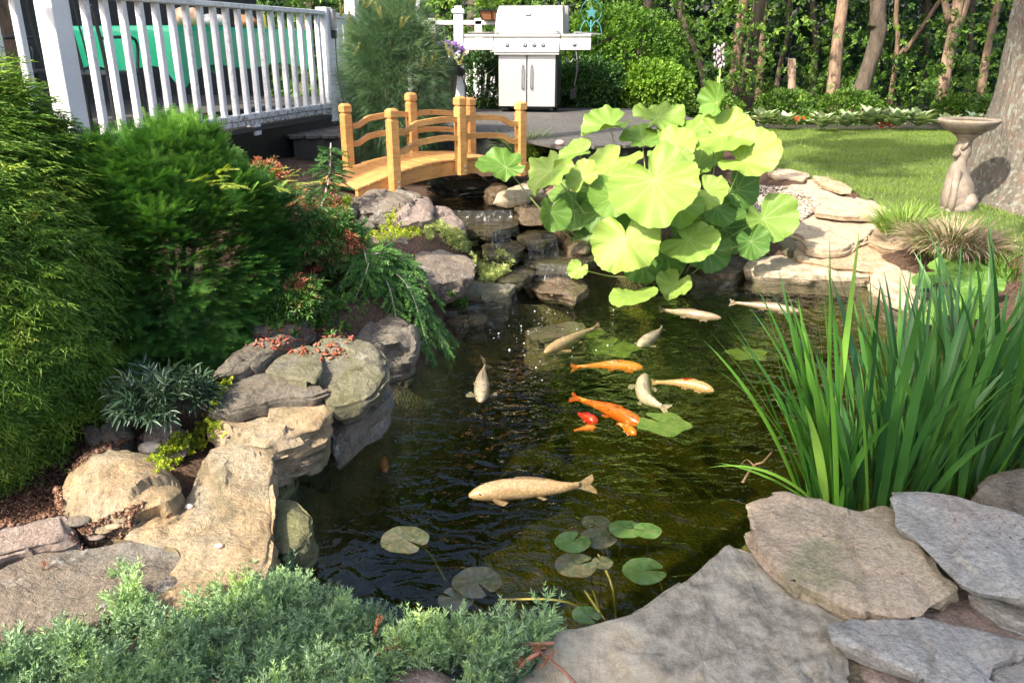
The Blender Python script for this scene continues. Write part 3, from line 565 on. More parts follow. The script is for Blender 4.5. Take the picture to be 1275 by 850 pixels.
rock('boulder', 'continuous sloping cream ledge under the separate flagstones of the far bank', [(965, 218), (1000, 214), (1040, 222), (1085, 242), (1125, 262), (1150, 290), (1150, 330), (1100, 336), (1040, 330), (990, 322), (985, 300), (972, 270), (962, 240)], .205, .12, M['r_sand2'], .004, (0, .078), 105, .010, 0, 1.0, N=140, nr=26, group=G4, cat='flagstone')
rock('boulder', 'dark shadowed rock below the cream path stone', [(968, 300), (975, 284), (1000, 280), (1008, 294), (1005, 308), (985, 312)], .16, .1, M['r_greyg'], .01, (0, .03), 94, .012, 2, .95, N=80, nr=16, group=G4, cat='boulder')
rock('boulder', 'wide cream slab curving along the lawn edge beyond the front flagstone', [(972, 226), (1000, 222), (1035, 227), (1072, 243), (1098, 255), (1108, 262), (1092, 268), (1053, 268), (1016, 262), (1010, 245), (985, 238)], .31, .05, M['r_path'], .003, (0, .02), 95, .006, 0, .97, N=120, nr=20, group=G4, cat='flagstone')
rock('boulder', 'low cream ledge between the front flagstone and the shore slab', [(985, 316), (1005, 310), (1060, 309), (1100, 312), (1135, 322), (1140, 334), (1100, 336), (1050, 326), (1000, 322)], .13, .06, M['r_path'], .003, (0, .02), 103, .006, 0, .97, N=110, nr=18, group=G4, cat='flagstone')
rock('boulder', 'cream flagstone wedged between the ornamental grass and the front flagstone', [(1094, 278), (1110, 268), (1140, 280), (1150, 300), (1130, 312), (1100, 308), (1080, 300)], .215, .05, M['r_sand2'], .003, (0, .02), 104, .006, 0, .97, N=100, nr=18, group=G4, cat='flagstone')
rock('boulder', 'grey flat stone shaded by the butterbur on the gravel', [(962, 262), (975, 250), (1005, 248), (1022, 256), (1010, 268), (975, 272)], .26, .06, M['r_grey'], .006, (0, .02), 96, .01, 1, .95, N=90, nr=16, group=G4, cat='slab')
rock('boulder', 'reddish edging stone of the lawn nearest the butterbur', [(958, 214), (970, 209), (990, 211), (1008, 216), (1002, 222), (975, 221)], .375, .04, M['r_path'], .006, (0, .0), 97, .01, 1, .95, N=70, nr=14, group=G4, cat='slab')
rock('boulder', 'second edging stone curving along the lawn', [(1012, 218), (1030, 221), (1052, 229), (1062, 236), (1048, 236), (1018, 226)], .375, .04, M['r_sand2'], .006, (0, .0), 98, .01, 1, .95, N=70, nr=14, group=G4, cat='slab')
rock('boulder', 'shaded wet rock at the waterline beneath the butterbur', [(868, 330), (890, 318), (925, 316), (934, 330), (915, 340), (880, 342)], .07, .14, M['r_wetbrown'], .012, (0, .02), 100, .012, 2, .95, N=80, nr=16, group=G4, cat='boulder')
rock('boulder', 'small rusty stone at the waterline in the middle of the far bank', [(850, 346), (860, 338), (880, 340), (884, 348), (866, 352)], .03, .1, M['r_wetbrown'], .01, (0, .02), 101, .01, 2, .95, N=60, nr=12, group=G4, cat='boulder')
rock('stepping_stone', 'round dark stepping stone between the broad leaves and the iris tips', [(1138, 360), (1142, 352), (1155, 349), (1168, 352), (1172, 359), (1160, 364), (1146, 364)], .16, .03, M['r_dark'], .003, (0, .0), 102, .004, 0, .95, N=60, nr=12, cat='stepping stone')
for k, (x, y, s) in enumerate(((940, 262, 12), (950, 280, 10), (1000, 238, 11), (975, 240, 9))):
    rock('boulder', ['small grey rock in the shade close under the butterbur', 'small rough rock lowest on the gravel beside the butterbur', 'small pale rock on the gravel next to the lawn edging', 'small flat rock uppermost in the butterbur shade'][k], [(x - s, y), (x - s * .4, y - s * .6), (x + s * .7, y - s * .4), (x + s, y + s * .2), (x + s * .2, y + s * .5)], .30 - .0 * k if y < 270 else .22, .08, M['r_grey'], .01, (0, 0), 110 + k, .01, 3, .9, N=50, nr=10, group=G4)

from mathutils.bvhtree import BVHTree
_V, _F = [], []
for _o in list(COL.objects):
    if _o.type == 'MESH' and (_o.name.startswith(('ground', 'boulder', 'flagstone', 'stepping'))):
        _m = np.array(wmat(_o)); _b = len(_V); _V += [tuple(_m[:3, :3] @ np.array(v.co) + _m[:3, 3]) for v in _o.data.vertices]; _F += [[i + _b for i in p.vertices] for p in _o.data.polygons]
BVH = BVHTree.FromPolygons(_V, _F); del _V, _F
def hit(px, py):
    d = Vector([float(q) for q in ray(px, py)]).normalized(); h = BVH.ray_cast(Vector((0, 0, 1.5)), d, 60)
    return np.array(h[0]) if h[0] is not None else at(px, py, .1)
PEBBLES()
# stream water sheets and falls
def wetsheet(name, px, z, lab):
    P = [at(x, y, z) for x, y in px]; n = len(P); V = [list(p) for p in P] + [[p[0], p[1], z - .03] for p in P]
    F = [list(range(n)), [n + k for k in range(n)][::-1]] + [[k, n + k, n + (k + 1) % n, (k + 1) % n] for k in range(n)]
    a = sum(P[i][0] * P[(i + 1) % n][1] - P[(i + 1) % n][0] * P[i][1] for i in range(n))
    if a < 0: F = [f[::-1] for f in F]
    return tag(mesh_np(name, V, F, M['water'], smooth=False), lab, kind='structure')
wetsheet('stream_water', [(530, 238), (560, 233), (610, 233), (640, 240), (648, 252), (650, 264), (620, 262), (580, 262), (556, 268), (545, 258)], .435, 'dark upper pool of the stream under the bridge')
def fallmat():
    t = NT('falling_water'); co = t.coords('Object'); mp = t.n('Mapping', Vector=co); mp.inputs['Scale'].default_value = (60, 60, 5)
    f = t.noise(mp.outputs[0], 1.2, 5, .7); b = t.bsdf(Base_Color=c4(.75, .8, .85), Roughness=.12)
    tr = t.n('BsdfTransparent'); mx = t.n('MixShader'); t.set(mx.inputs[0], t.ramp(f, [(.56, (0.02, .02, .02)), (.72, (.38, .38, .38))])); t.set(mx.inputs[1], tr.outputs[0]); t.set(mx.inputs[2], b.outputs[0])
    return t.fin(mx)
M['fall'] = fallmat()
def fall(px0, px1, z0, z1, lab, out=.05):
    """strip of water curving from z0 down to z1, top edge between two points"""
    a = at(*px0, z0); b = at(*px1, z0); e = (b - a); L = np.linalg.norm(e[:2]); nn = np.array([e[1], -e[0], 0]) / L
    if nn[1] > 0: nn = -nn
    V = []; nu, nv = 30, 10
    for j in range(nv + 1):
        s = j / nv
        for i in range(nu + 1):
            u = i / nu; V.append(a + e * u + nn * (out * (s ** .55) + .006 * math.sin(u * 37 + 3 * s)) + np.array([0, 0, (z1 - z0) * s ** 1.4]))
    I = np.arange((nu + 1) * (nv + 1)).reshape(nv + 1, nu + 1); F = np.stack([I[:-1, :-1], I[:-1, 1:], I[1:, 1:], I[1:, :-1]], -1).reshape(-1, 4)
    return tag(mesh_np('waterfall_water', V, F, M['fall']), lab, kind='structure')
fall((560, 262), (638, 262), .44, .375, 'low curtain of water at the stream sill')
fall((608, 288), (634, 286), .375, .27, 'left trickle of the upper cascade')
fall((655, 300), (692, 297), .31, .2, 'right trickle of the upper cascade')
fall((668, 329), (712, 330), .20, .1, 'trickle over the dripping ledge')
fall((624, 358), (640, 356), .16, .0, 'lowest trickle into the pond')
# ---------------------------------------------------------------- koi
def koimat(name, base, spot=None, thr=.6, sc=9, dark=None, seed=0):
    t = NT(name); co = t.coords('Object'); mp = t.n('Mapping', Vector=co); mp.inputs['Location'].default_value = (seed, seed * 2, 0)
    f = t.noise(mp.outputs[0], sc, 2, .5); v = t.n('TexVoronoi', Scale=95); t.set(v.inputs['Vector'], co)
    col = t.ramp(t.noise(co, 14, 4), [(.3, [c * .86 for c in base]), (.7, base)])
    if spot: col = t.mix(t.ramp(f, [(thr, (0, 0, 0)), (thr + .03, (1, 1, 1))]), col, c4(*spot))
    if dark: col = t.mix(t.ramp(t.noise(mp.outputs[0], sc * 2.2, 4, .8), [(.57, (0, 0, 0)), (.62, (.9, .9, .9))]), col, c4(*dark))
    col = t.mix(.3, col, t.ramp(t.noise(co, 26, 6, .7), [(.38, (.45, .42, .38)), (.6, (1, 1, 1))]), 'MULTIPLY'); col = t.mix(.6, col, t.ramp(v.outputs['Distance'], [(.2, (1, 1, 1)), (.6, (.55, .5, .45))]), 'MULTIPLY')
    return t.fin(t.bsdf(Base_Color=col, Roughness=.3, Normal=t.bump(v.outputs['Distance'], .15, .004)))
M['k_cream'] = koimat('koi_cream_skin', (.50, .35, .21)); M['k_white'] = koimat('koi_white_skin', (.50, .43, .34), seed=2)
M['k_orange'] = koimat('koi_orange_skin', (.58, .17, .012), (.62, .38, .14), .58, 12, seed=3)
M['k_black'] = koimat('koi_orange_black_skin', (.56, .11, .008), (.60, .26, .05), .58, 12, (.03, .02, .01), seed=4)
M['k_red'] = koimat('koi_red_skin', (.50, .02, .006), seed=5); M['k_spot'] = koimat('koi_red_spotted_skin', (.52, .33, .16), (.5, .045, .01), .62, 22, seed=6)
M['k_tip'] = koimat('koi_pale_skin', (.46, .36, .28), seed=7); M['k_deep'] = koimat('koi_rusty_skin', (.45, .18, .05), seed=8)
M['k_eye'] = simple('koi_eye', (.01, .01, .01), .2)
_FM = {}
def finm(mat):
    if mat.name not in _FM:
        c = mat.copy(); c.name = mat.name.replace('_skin', '_fin'); nt_ = c.node_tree; out = [n for n in nt_.nodes if n.type == 'OUTPUT_MATERIAL'][0]; src = out.inputs[0].links[0].from_socket; tr = nt_.nodes.new('ShaderNodeBsdfTransparent'); mx = nt_.nodes.new('ShaderNodeMixShader'); mx.inputs[0].default_value = .6
        nt_.links.new(src, mx.inputs[1]); nt_.links.new(tr.outputs[0], mx.inputs[2]); nt_.links.new(mx.outputs[0], out.inputs[0]); _FM[mat.name] = c
    return _FM[mat.name]
def catmull(P, n):
    P = np.array(P, float); P = np.vstack([2 * P[0] - P[1], P, 2 * P[-1] - P[-2]]); m = len(P) - 3; out = []
    for t in np.linspace(0, m - 1e-6, n):
        i = int(t); u = t - i; a, b, c, d = P[i:i + 4]; out.append(.5 * (2 * b + (c - a) * u + (2 * a - 5 * b + 4 * c - d) * u * u + (3 * b - a - 3 * c + d) * u ** 3))
    return np.array(out)
def koi(label, px, wpx, mat, z=-.03, roll=.0, finmat=None, group='koi swimming in the pond', tailf=1.0):
    z = min(z, 0) * .55 - wpx * .0017 - .012; S = np.array([at(x, y, z) for x, y in px]); n = 26; P = catmull(S, n)
    d = np.linalg.norm(S[0] - EYE); w = wpx * d / FPX / 2 * .92
    L = np.linalg.norm(np.diff(P, axis=0), axis=1).sum()
    prof_s = [0, .03, .08, .16, .3, .45, .6, .75, .88, 1.0]; prof_w = [.18, .46, .68, .90, 1.0, .95, .76, .48, .26, .15]; prof_h = [.18, .42, .66, .92, 1.1, 1.05, .85, .6, .42, .40]
    V = []; k = 14; T = np.gradient(P, axis=0); T /= np.linalg.norm(T, axis=1)[:, None]
    for i in range(n):
        s = i / (n - 1); a = np.interp(s, prof_s, prof_w) * w; h = np.interp(s, prof_s, prof_h) * w * 1.0
        side = np.cross(T[i], [0, 0, 1]); side /= np.linalg.norm(side); up = np.cross(side, T[i])
        for j in range(k):
            t = 2 * math.pi * j / k; cs, sn = math.cos(t), math.sin(t)
            V.append(P[i] + side * cs * a + up * (sn * h if sn > 0 else sn * h * .9))
    F = [[i * k + j, (i + 1) * k + j, (i + 1) * k + (j + 1) % k, i * k + (j + 1) % k] for i in range(n - 1) for j in range(k)] + [list(range(k)), [(n - 1) * k + j for j in range(k)][::-1]]
    fm = [0] * len(F)
    def fan(base, dirn, spread, length, nray=8, m=1, fork=0, thick=.0018, wid=.5):
        base = np.array(base); dirn = np.array(dirn) / np.linalg.norm(dirn); spread = np.array(spread) / np.linalg.norm(spread); nn = np.cross(dirn, spread)
        b = len(V)
        for q in (-1, 1):
            for r in range(nray + 1):
                u = r / nray * 2 - 1; ln = length * (1 - fork * (1 - abs(u))) * (1 - .18 * u * u)
                for rr in (0, .5, 1):
                    V.append(base + dirn * ln * rr * math.cos(u * wid) + spread * (u * w * .2 * (1 - rr) + ln * rr * math.sin(u * wid)) + nn * (q * thick * (1 - rr * .7) + .004 * math.sin(u * 5) * rr))
        c = (nray + 1) * 3
        for r in range(nray):
            for rr in range(2):
                i0 = b + r * 3 + rr; F.append([i0, i0 + 1, i0 + 4, i0 + 3]); i1 = i0 + c; F.append([i1, i1 + 3, i1 + 4, i1 + 1]); fm.extend([m, m])
    tl = -T[-1] * -1
    side = np.cross(T[-1], [0, 0, 1]); side /= np.linalg.norm(side)
    sgn = 1 if side[1] >= 0 else -1
    fan(P[-1] - T[-1] * .012, T[-1] + np.array([0, 0, -.04]), np.array([0, 0, .75]) + side * sgn * .6, L * .155 * tailf, m=1, fork=.45, wid=.5)
    i = int(n * .22); side = np.cross(T[i], [0, 0, 1]); side /= np.linalg.norm(side)
    for sg in (-1, 1):
        fan(P[i] + side * sg * w * .85 - np.array([0, 0, w * .35]), side * sg * .8 + T[i] * .7 - np.array([0, 0, .08]), T[i] - side * sg * .3, L * .125, m=1, wid=.62)
        j = int(n * .52); s2 = np.cross(T[j], [0, 0, 1]); s2 /= np.linalg.norm(s2)
        fan(P[j] + s2 * sg * w * .6 - np.array([0, 0, w * .5]), s2 * sg * .6 + T[j] * .9 - np.array([0, 0, .1]), T[j] - s2 * sg * .3, L * .085, m=1, wid=.55)
    # dorsal fin
    b = len(V); i0, i1 = int(n * .34), int(n * .66)
    for i in range(i0, i1 + 1):
        s = (i - i0) / (i1 - i0); hh = np.interp(i / (n - 1), prof_s, prof_h) * w; sd = np.cross(T[i], [0, 0, 1])
        for q in (-1, 1):
            V.append(P[i] + np.array([0, 0, hh * .9]) + sd * q * .0015); V.append(P[i] + T[i] * .01 + np.array([0, 0, hh + w * .30 * (1 - s) ** .6 * min(1, s * 8)]) + sd * q * .0008)
    for r in range(i1 - i0):
        q = b + r * 4; F.append([q, q + 4, q + 5, q + 1]); F.append([q + 2, q + 3, q + 7, q + 6]); fm.extend([1, 1])
    # eyes
    i = int(n * .085); side = np.cross(T[i], [0, 0, 1]); side /= np.linalg.norm(side); a = np.interp(.085, prof_s, prof_w) * w
    for sg in (-1, 1):
        c = P[i] + side * sg * a * .86 + np.array([0, 0, w * .28]); b = len(V)
        for q in range(5):
            t = math.pi * q / 4
            for r in range(8): u = 2 * math.pi * r / 8; V.append(c + .085 * w * np.array([math.sin(t) * math.cos(u), math.sin(t) * math.sin(u), math.cos(t)]))
        for q in range(4):
            for r in range(8): F.append([b + q * 8 + r, b + (q + 1) * 8 + r, b + (q + 1) * 8 + (r + 1) % 8, b + q * 8 + (r + 1) % 8]); fm.append(2)
    c = P.mean(0)
    return tag(mesh_np('koi', V, F, None, mats=[mat, finmat or finm(mat), M['k_eye']], fm=fm, origin=c), label, 'fish', group)
koi('largest cream koi swimming alone above the lily pads', [(584, 617), (620, 611), (665, 608), (700, 607), (722, 604)], 29, M['k_cream'], -.01, tailf=1.5)
koi('white koi on the left heading towards the viewer with bent tail', [(599, 500), (600, 483), (601, 468), (604, 456)], 22, M['k_white'], -.03, tailf=1.8)
koi('slim cream koi near the waterfall pointing lower left', [(678, 439), (700, 428), (722, 417), (742, 408)], 17, M['k_cream'], -.03)
koi('small white koi with dark tail, right of the slim cream koi', [(795, 431), (806, 424), (817, 416), (824, 409)], 17, M['k_white'], -.03)
koi('orange koi lying straight across in the middle of the pond', [(801, 458), (780, 456), (750, 455), (718, 457)], 14, M['k_orange'], -.02, tailf=1.1)
koi('silvery white koi curving downwards over the big green leaf', [(804, 466), (800, 480), (803, 494), (815, 502), (824, 506)], 19, M['k_white'], -.025, tailf=1.2)
koi('cream koi with red spots facing right', [(889, 487), (870, 481), (845, 477), (816, 476)], 15, M['k_spot'], -.03)
koi('big orange koi with black net pattern', [(801, 529), (778, 519), (750, 507), (718, 496)], 21, M['k_black'], -.02, tailf=1.1)
koi('bright red koi beside the black-patterned one', [(744, 526), (732, 521), (720, 515)], 15, M['k_red'], -.05)
koi('small yellow-orange koi below the black-patterned one', [(792, 541), (782, 534), (770, 527)], 12, M['k_orange'], -.05)
koi('faint orange koi lowest of the middle group', [(743, 532), (730, 533), (715, 536)], 9, M['k_orange'], -.07)
koi('long pale koi near the far shore under the big leaves', [(898, 396), (870, 393), (845, 389), (825, 386)], 13, M['k_tip'], -.02)
koi('pale koi with orange head behind the iris tips', [(997, 388), (970, 384), (940, 380), (915, 377)], 11, M['k_tip'], -.02)
koi('rusty koi deep in the dark water on the left', [(480, 588), (476, 572), (470, 560)], 15, M['k_deep'], -.22)

# ---------------------------------------------------------------- water lilies
def padmat(name, a, b, rough=.25):
    t = NT(name); co = t.coords('Object'); f = t.noise(co, 14, 5, .7, .5); g = t.noise(co, 60, 3)
    return t.fin(t.bsdf(Base_Color=t.mix(t.ramp(g, [(.45, (0, 0, 0)), (.75, (.5, .5, .5))]), t.ramp(f, [(.35, a), (.65, b)]), c4(.2, .14, .07)), Roughness=rough, Normal=t.bump(f, .3, .004)))
M['pad'] = padmat('lily_pad_green', (.035, .085, .018), (.07, .14, .035)); M['padb'] = padmat('lily_pad_brown', (.03, .05, .02), (.07, .065, .035)); M['padm'] = padmat('murky_leaf', (.05, .11, .02), (.10, .17, .035))
M['stem'] = simple('water_stem', (.26, .22, .04), .5, 0, 10, .3)
def pad(label, px, py, wpx, mat, rot, z=.006, stem=None, group='water lily pads', wob=.02):
    c = at(px, py, z); d = np.linalg.norm(c - EYE); r = wpx * d / FPX / 2; n = 44; V = []; seed = int(px)
    rg = [0.0, .35, .7, 1.0]
    for q in (0, 1):
        for k in range(n + 1):
            t = rot + .13 + (2 * math.pi - .26) * k / n
            for g in rg:
                rr = r * g * (1 + wob * .5 * math.sin(5 * t + seed) * g) if g > 0 else 0
                if g == 1.0 and k in (0, n): rr *= .9
                V.append([rr * math.cos(t), rr * math.sin(t), (-q * .002) + (.002 * math.sin(3 * t + seed) + .001 * math.sin(7 * t)) * g * g * (wpx / 50)])
    m = len(rg); F = []; h = (n + 1) * m
    for k in range(n):
        for g in range(m - 1):
            i = k * m + g; F.append([i, i + m, i + m + 1, i + 1][::-1]); j = i + h; F.append([j, j + 1, j + m + 1, j + m][::-1])
    root = thing('water_lily', label, 'lily pad', c, 0, group)
    mesh_np('pad', V, F, mat, root)
    end = np.array(at(*stem, -.35)) - c if stem else np.array([.05, -.1, -.4])
    mb = MB(); mid = end * .5 + np.array([0, 0, .05]); mb.tube(catmull([[0, 0, -.003], mid, end], 10), .0035, 6); mb.build('stalk', M['stem'], root, True)
pad('large notched pad, leftmost in the pond', 504, 671, 58, M['padb'], -.6, .001, (560, 730))
pad('brownish pad in front of the juniper, crossed by veins', 594, 724, 60, M['padb'], -1.0, .001, (650, 790))
pad('small dark pad tucked under the brownish one', 568, 745, 44, M['padb'], 2.6, -.012, (620, 800))
pad('left half of the pair of green pads at the top right', 779, 658, 40, M['pad'], .2, .006, (770, 700))
pad('right half of the pair of green pads at the top right', 806, 660, 34, M['pad'], 3.0, .010, (805, 720))
pad('round green pad lying on its own near the streaked flagstone', 802, 710, 52, M['pad'], .1, .007, (830, 750))
pad('green-brown pad left in the cluster of small pads', 713, 674, 44, M['pad'], 1.0, .005, (740, 740))
pad('dull pad in the middle of the cluster', 745, 669, 44, M['padb'], 3.4, -.010, (760, 760))
pad('reddish pad uppermost in the cluster', 742, 650, 34, M['padb'], 4.2, -.015, (770, 760))
pad('purple-brown pad lowest in the cluster', 717, 703, 50, M['padb'], .4, .004, (755, 790))
pad('tiny pad touching the purple-brown one', 750, 700, 26, M['padb'], 2.0, .003, (745, 760))
pad('half folded pad by the flagstone edge at the bottom', 730, 765, 34, M['pad'], -.8, -.008, (760, 800))
pad('big soft green leaf under water below the silvery koi', 826, 527, 64, M['padm'], 2.3, -.03, (880, 570), wob=.2)
pad('submerged green leaf patch above the orange koi', 762, 432, 66, M['padm'], 1.1, -.16, (800, 470), wob=.3)
pad('smaller submerged leaf beside the slim cream koi', 730, 414, 40, M['padm'], 1.1, -.2, (720, 450), wob=.3)
pad('submerged yellowish leaf close to the iris blades', 930, 440, 46, M['padm'], 1.7, -.14, (960, 480), wob=.3)
for k, (a, b, c) in enumerate((((620, 746), (700, 748), (760, 775)), ((745, 690), (762, 730), (768, 775)), ((728, 735), (752, 770), (775, 800)))):
    mb = MB(); mb.tube(catmull([at(*a, -.01), at(*b, -.02), at(*c, -.18)], 12), .0035, 6)
    tag(mb.build('lily_stalk', M['stem'], smooth=True), ['yellow stalk curving just under the surface towards the flagstone', 'thin stalk rising in the middle of the small pads', 'thin stalk leaning out of the deep beside the folded pad'][k], 'stalk', 'loose lily stalks')
mb = MB(); mb.tube(catmull([at(925, 600, .0), at(938, 580, -.02), at(950, 575, -.01), at(962, 562, -.03)], 12), .005, 6); mb.tube(catmull([at(940, 581, -.02), at(930, 572, -.02), at(921, 580, -.04)], 8), .003, 6)
tag(mb.build('sunken_twig', simple('brown_twig', (.16, .10, .05), .8, 0, 20, .3), smooth=True), 'forked brown twig in the water left of the iris', 'twig')
# bubbles
V = []; F = []
r3 = np.random.default_rng(5)
for k in range(44):
    if k < 45: x, y = r3.normal(670, 50), r3.normal(420, 28)
    else: x, y = r3.uniform(450, 900), r3.uniform(430, 680)
    p = at(x, y, .0)
    if poly_sd(p[None, :2], POND)[0] > -.06: continue
    s = r3.uniform(.0018, .0038) * (1.5 if r3.random() < .1 else 1); b = len(V)
    for i in range(4):
        a = math.pi / 2 * i / 3
        for j in range(8): u = 2 * math.pi * j / 8; V.append(p + s * np.array([math.cos(a) * math.cos(u), math.cos(a) * math.sin(u), math.sin(a)]))
    F += [[b + i * 8 + j, b + i * 8 + (j + 1) % 8, b + (i + 1) * 8 + (j + 1) % 8, b + (i + 1) * 8 + j] for i in range(3) for j in range(8)]
tag(mesh_np('water_bubbles', V, F, simple('foam_bubble', (.6, .62, .62), .1)), 'tiny white bubbles drifting from the waterfall', 'bubbles', kind='stuff')

# ---------------------------------------------------------------- bridge
B0 = (-.781, 5.501, 0.0); BA = .696
br = thing('garden_bridge', 'small arched pine bridge with wavy handrails over the stream', 'bridge', B0, BA)
BW = .611; BL = 1.10
dz = lambda x: .748 - .19 * (x - .55) ** 2
mb = MB(); x = -.27
while x < 1.36:
    w = .086; xm = x + w / 2; sl = -2 * .19 * (xm - .55); mb.box((xm, BW / 2, dz(xm) - .009), (w - .006, BW - .075 + .03 * random.random() * .3, .018), (random.uniform(-.01, .01), -math.atan(sl), random.uniform(-.004, .004)), .003); x += w
mb.build('deck', M['pine'], br)
for sy in (.058, BW - .058):
    mb = MB(); top = [(-.26 + i * (1.62 / 30), dz(-.26 + i * (1.62 / 30)) - .020) for i in range(31)]
    bot = [(px_, pz - (.035 + .055 * math.sin(math.pi * min(1, max(0, (i) / 30))) ** .35)) for i, (px_, pz) in enumerate(top)]
    mb.prism(top + bot[::-1], sy - .019, sy + .019); mb.build('stringer', M['pine'], br)
for sy, sg in ((0, -1), (BW, 1)):
    for xx, zt in ((0, 1.118), (.55, 1.174), (BL, 1.118)):
        zb = dz(xx) - .105; mb = MB(); s = .068
        prof = [(s / 2, zb), (s / 2, zt - .075), (s / 2 - .007, zt - .068), (s / 2 - .007, zt - .062), (s / 2 + .002, zt - .055), (s / 2 + .002, zt - .014), (s / 2 - .012, zt)]
        V = []; n = 8
        for r, z in prof:
            c_ = .007; q = [(r, -r + c_), (r, r - c_), (r - c_, r), (-r + c_, r), (-r, r - c_), (-r, -r + c_), (-r + c_, -r), (r - c_, -r)]
            V += [(xx + a, sy + b, z) for a, b in q]
        F = [[i * 8 + k, i * 8 + (k + 1) % 8, (i + 1) * 8 + (k + 1) % 8, (i + 1) * 8 + k] for i in range(len(prof) - 1) for k in range(8)] + [list(range(8))[::-1], [(len(prof) - 1) * 8 + k for k in range(8)]]
        mb.add(V, F); po = mb.build('post', M['pine'], br)
        for zz in (zb + .025, zb + .06):
            m2 = MB(); Mx = Euler((R(90), 0, 0)).to_matrix(); m2.lathe([(.009, -.004), (.009, .002), (.005, .004)], 10, (xx + .01, sy + sg * (s / 2 + .001), zz), M=Mx); m2.build('bolt', M['steel_screw'], po)
    for a, b, fl in ((0, .55, 0), (.55, BL, 1)):
        for h0 in (.84, .963):
            pts = []; n = 22
            for i in range(n + 1):
                u = i / n; q = u if not fl else 1 - u; z = h0 + .042 * ss(q, .10, .32) + .022 * math.sin(min(1, max(0, (q - .25) / .75)) * math.pi * .62) - .006 * ss(q, .8, 1)
                pts.append((a + .028 + (b - a - .056) * u, float(z)))
            mb = MB(); mb.prism([(x, z + .019) for x, z in pts] + [(x, z - .019) for x, z in pts[::-1]], sy - .015, sy + .015); mb.build('rail', M['pine'], br)

# ---------------------------------------------------------------- porch
PA = np.array([-1.73, 8.1]); PD = np.array([-.259, -.966])
def pl(t, off=0.0, z=0.0):
    p = PA + PD * t + np.array([-.966, .259]) * off; return (float(p[0]), float(p[1]), z)
PRZ = math.atan2(.966, .259)   # local x along the railing
ps = thing('porch', 'raised porch floor with dark stained edge behind the white railing', 'porch', pl(2.4, 1.5, .45), 0)
def quadbox(mb, a, b, off0, off1, z0, z1, mi=0):
    P = [pl(a, off0, z0), pl(b, off0, z0), pl(b, off1, z0), pl(a, off1, z0), pl(a, off0, z1), pl(b, off0, z1), pl(b, off1, z1), pl(a, off1, z1)]
    mb.add(P, [(0, 1, 2, 3), (7, 6, 5, 4), (0, 4, 5, 1), (1, 5, 6, 2), (2, 6, 7, 3), (3, 7, 4, 0)], mi)
mb = MB(); k = 0
while k < 30: quadbox(mb, -2.5, 6.5, -.04 + k * .142, -.04 + k * .142 + .136, .855, .885); k += 1
mb.build('floor_boards', M['deck'], ps, world=True)
mb = MB(); quadbox(mb, -.05, 6.5, -.02, .03, .50, .853); mb.build('fascia', M['deck_dark'], ps, world=True)
rl = thing('porch_railing', 'white railing with square balusters and peeling bottom rail along the porch', 'railing', pl(2.0, 0, .9), PRZ)
def whitebox(name, a, off, z0, z1, sx, sy, parent, peel=.0):
    mb = MB(); p = pl(a, off, (z0 + z1) / 2); mb.box(p, (sx, sy, z1 - z0), (0, 0, PRZ), .004)
    V = mb.v; return mesh_np(name, V, mb.f, M['white'], parent, False, attr=[peel] * len(V), world=True)
whitebox('corner_post', 0, 0, .82, 1.83, .11, .11, rl, .1)
whitebox('near_post', 3.27, 0, .86, 2.05, .12, .12, rl, .05)
for k in range(20): whitebox('baluster', .14 + k * .1595, 0, .985, 1.765, .042, .042, rl, .05 if k % 3 else .25)
for k in range(7): whitebox('baluster', 3.36 + .16 * (k + 1), 0, .985, 1.765, .042, .042, rl, .1)
whitebox('bottom_rail', 1.68, 0, .948, .990, 3.24, .09, rl, .9); whitebox('lower_rail', 1.68, -.008, .905, .945, 3.24, .045, rl, .8)
whitebox('bottom_rail', 4.1, 0, .948, .990, 1.35, .09, rl, .5)
whitebox('top_rail', 1.68, 0, 1.765, 1.80, 3.24, .10, rl, .25); whitebox('top_rail', 4.1, 0, 1.765, 1.80, 1.35, .10, rl, .2)
whitebox('foot_block', 1.35, 0, .82, .905, .09, .08, rl, .3)
# gate section beyond the corner post
g0 = np.array(pl(0, 0, 0)); g1_ = np.array([-1.60, 8.75, 0.0]); gd = (g1_ - g0); gl = np.linalg.norm(gd); gd /= gl; ga = math.atan2(gd[1], gd[0])
gt = thing('porch_gate', 'white boarded gate panel beside the railing corner', 'gate', g0 + gd * gl / 2 + np.array([0, 0, .9]), ga)
def gbox(name, s, z0, z1, w, th, peel=.1):
    mb = MB(); p = g0 + gd * s; mb.box((p[0], p[1], (z0 + z1) / 2), (w, th, z1 - z0), (0, 0, ga), .004); return mesh_np(name, mb.v, mb.f, M['white'], gt, False, attr=[peel] * len(mb.v), world=True)
gbox('board', .18, .93, 1.74, .13, .03); gbox('board', .33, .93, 1.74, .13, .03); gbox('board', .50, .93, 1.74, .15, .03); gbox('top_rail', .36, 1.745, 1.79, .58, .07); gbox('bottom_rail', .36, .9, .94, .58, .06); gbox('post', .70, .85, 2.1, .12, .11)
sk = thing('outdoor_socket', 'grey outlet box with a black plug on the porch corner post', 'socket', pl(-.02, -.07, 1.72))
mb = MB(); mb.box(pl(-.03, -.075, 1.73), (.07, .04, .17), (0, 0, PRZ), .006); mb.build('box', M['grey_metal'], sk, world=True)
mb = MB(); mb.box(pl(-.03, -.075, 1.60), (.05, .05, .075), (0, 0, PRZ), .01); mb.build('plug', M['black_plastic'], sk, world=True)
mb = MB(); mb.tube(catmull([pl(-.03, -.085, 1.57), pl(-.0, -.10, 1.3), pl(-.08, -.09, 1.05), pl(-.18, -.09, .86), pl(-.15, -.12, .62)], 20), .0065, 6)
tag(mb.build('power_cable', M['black_plastic'], smooth=True), 'black cable hanging down from the porch outlet', 'cable')
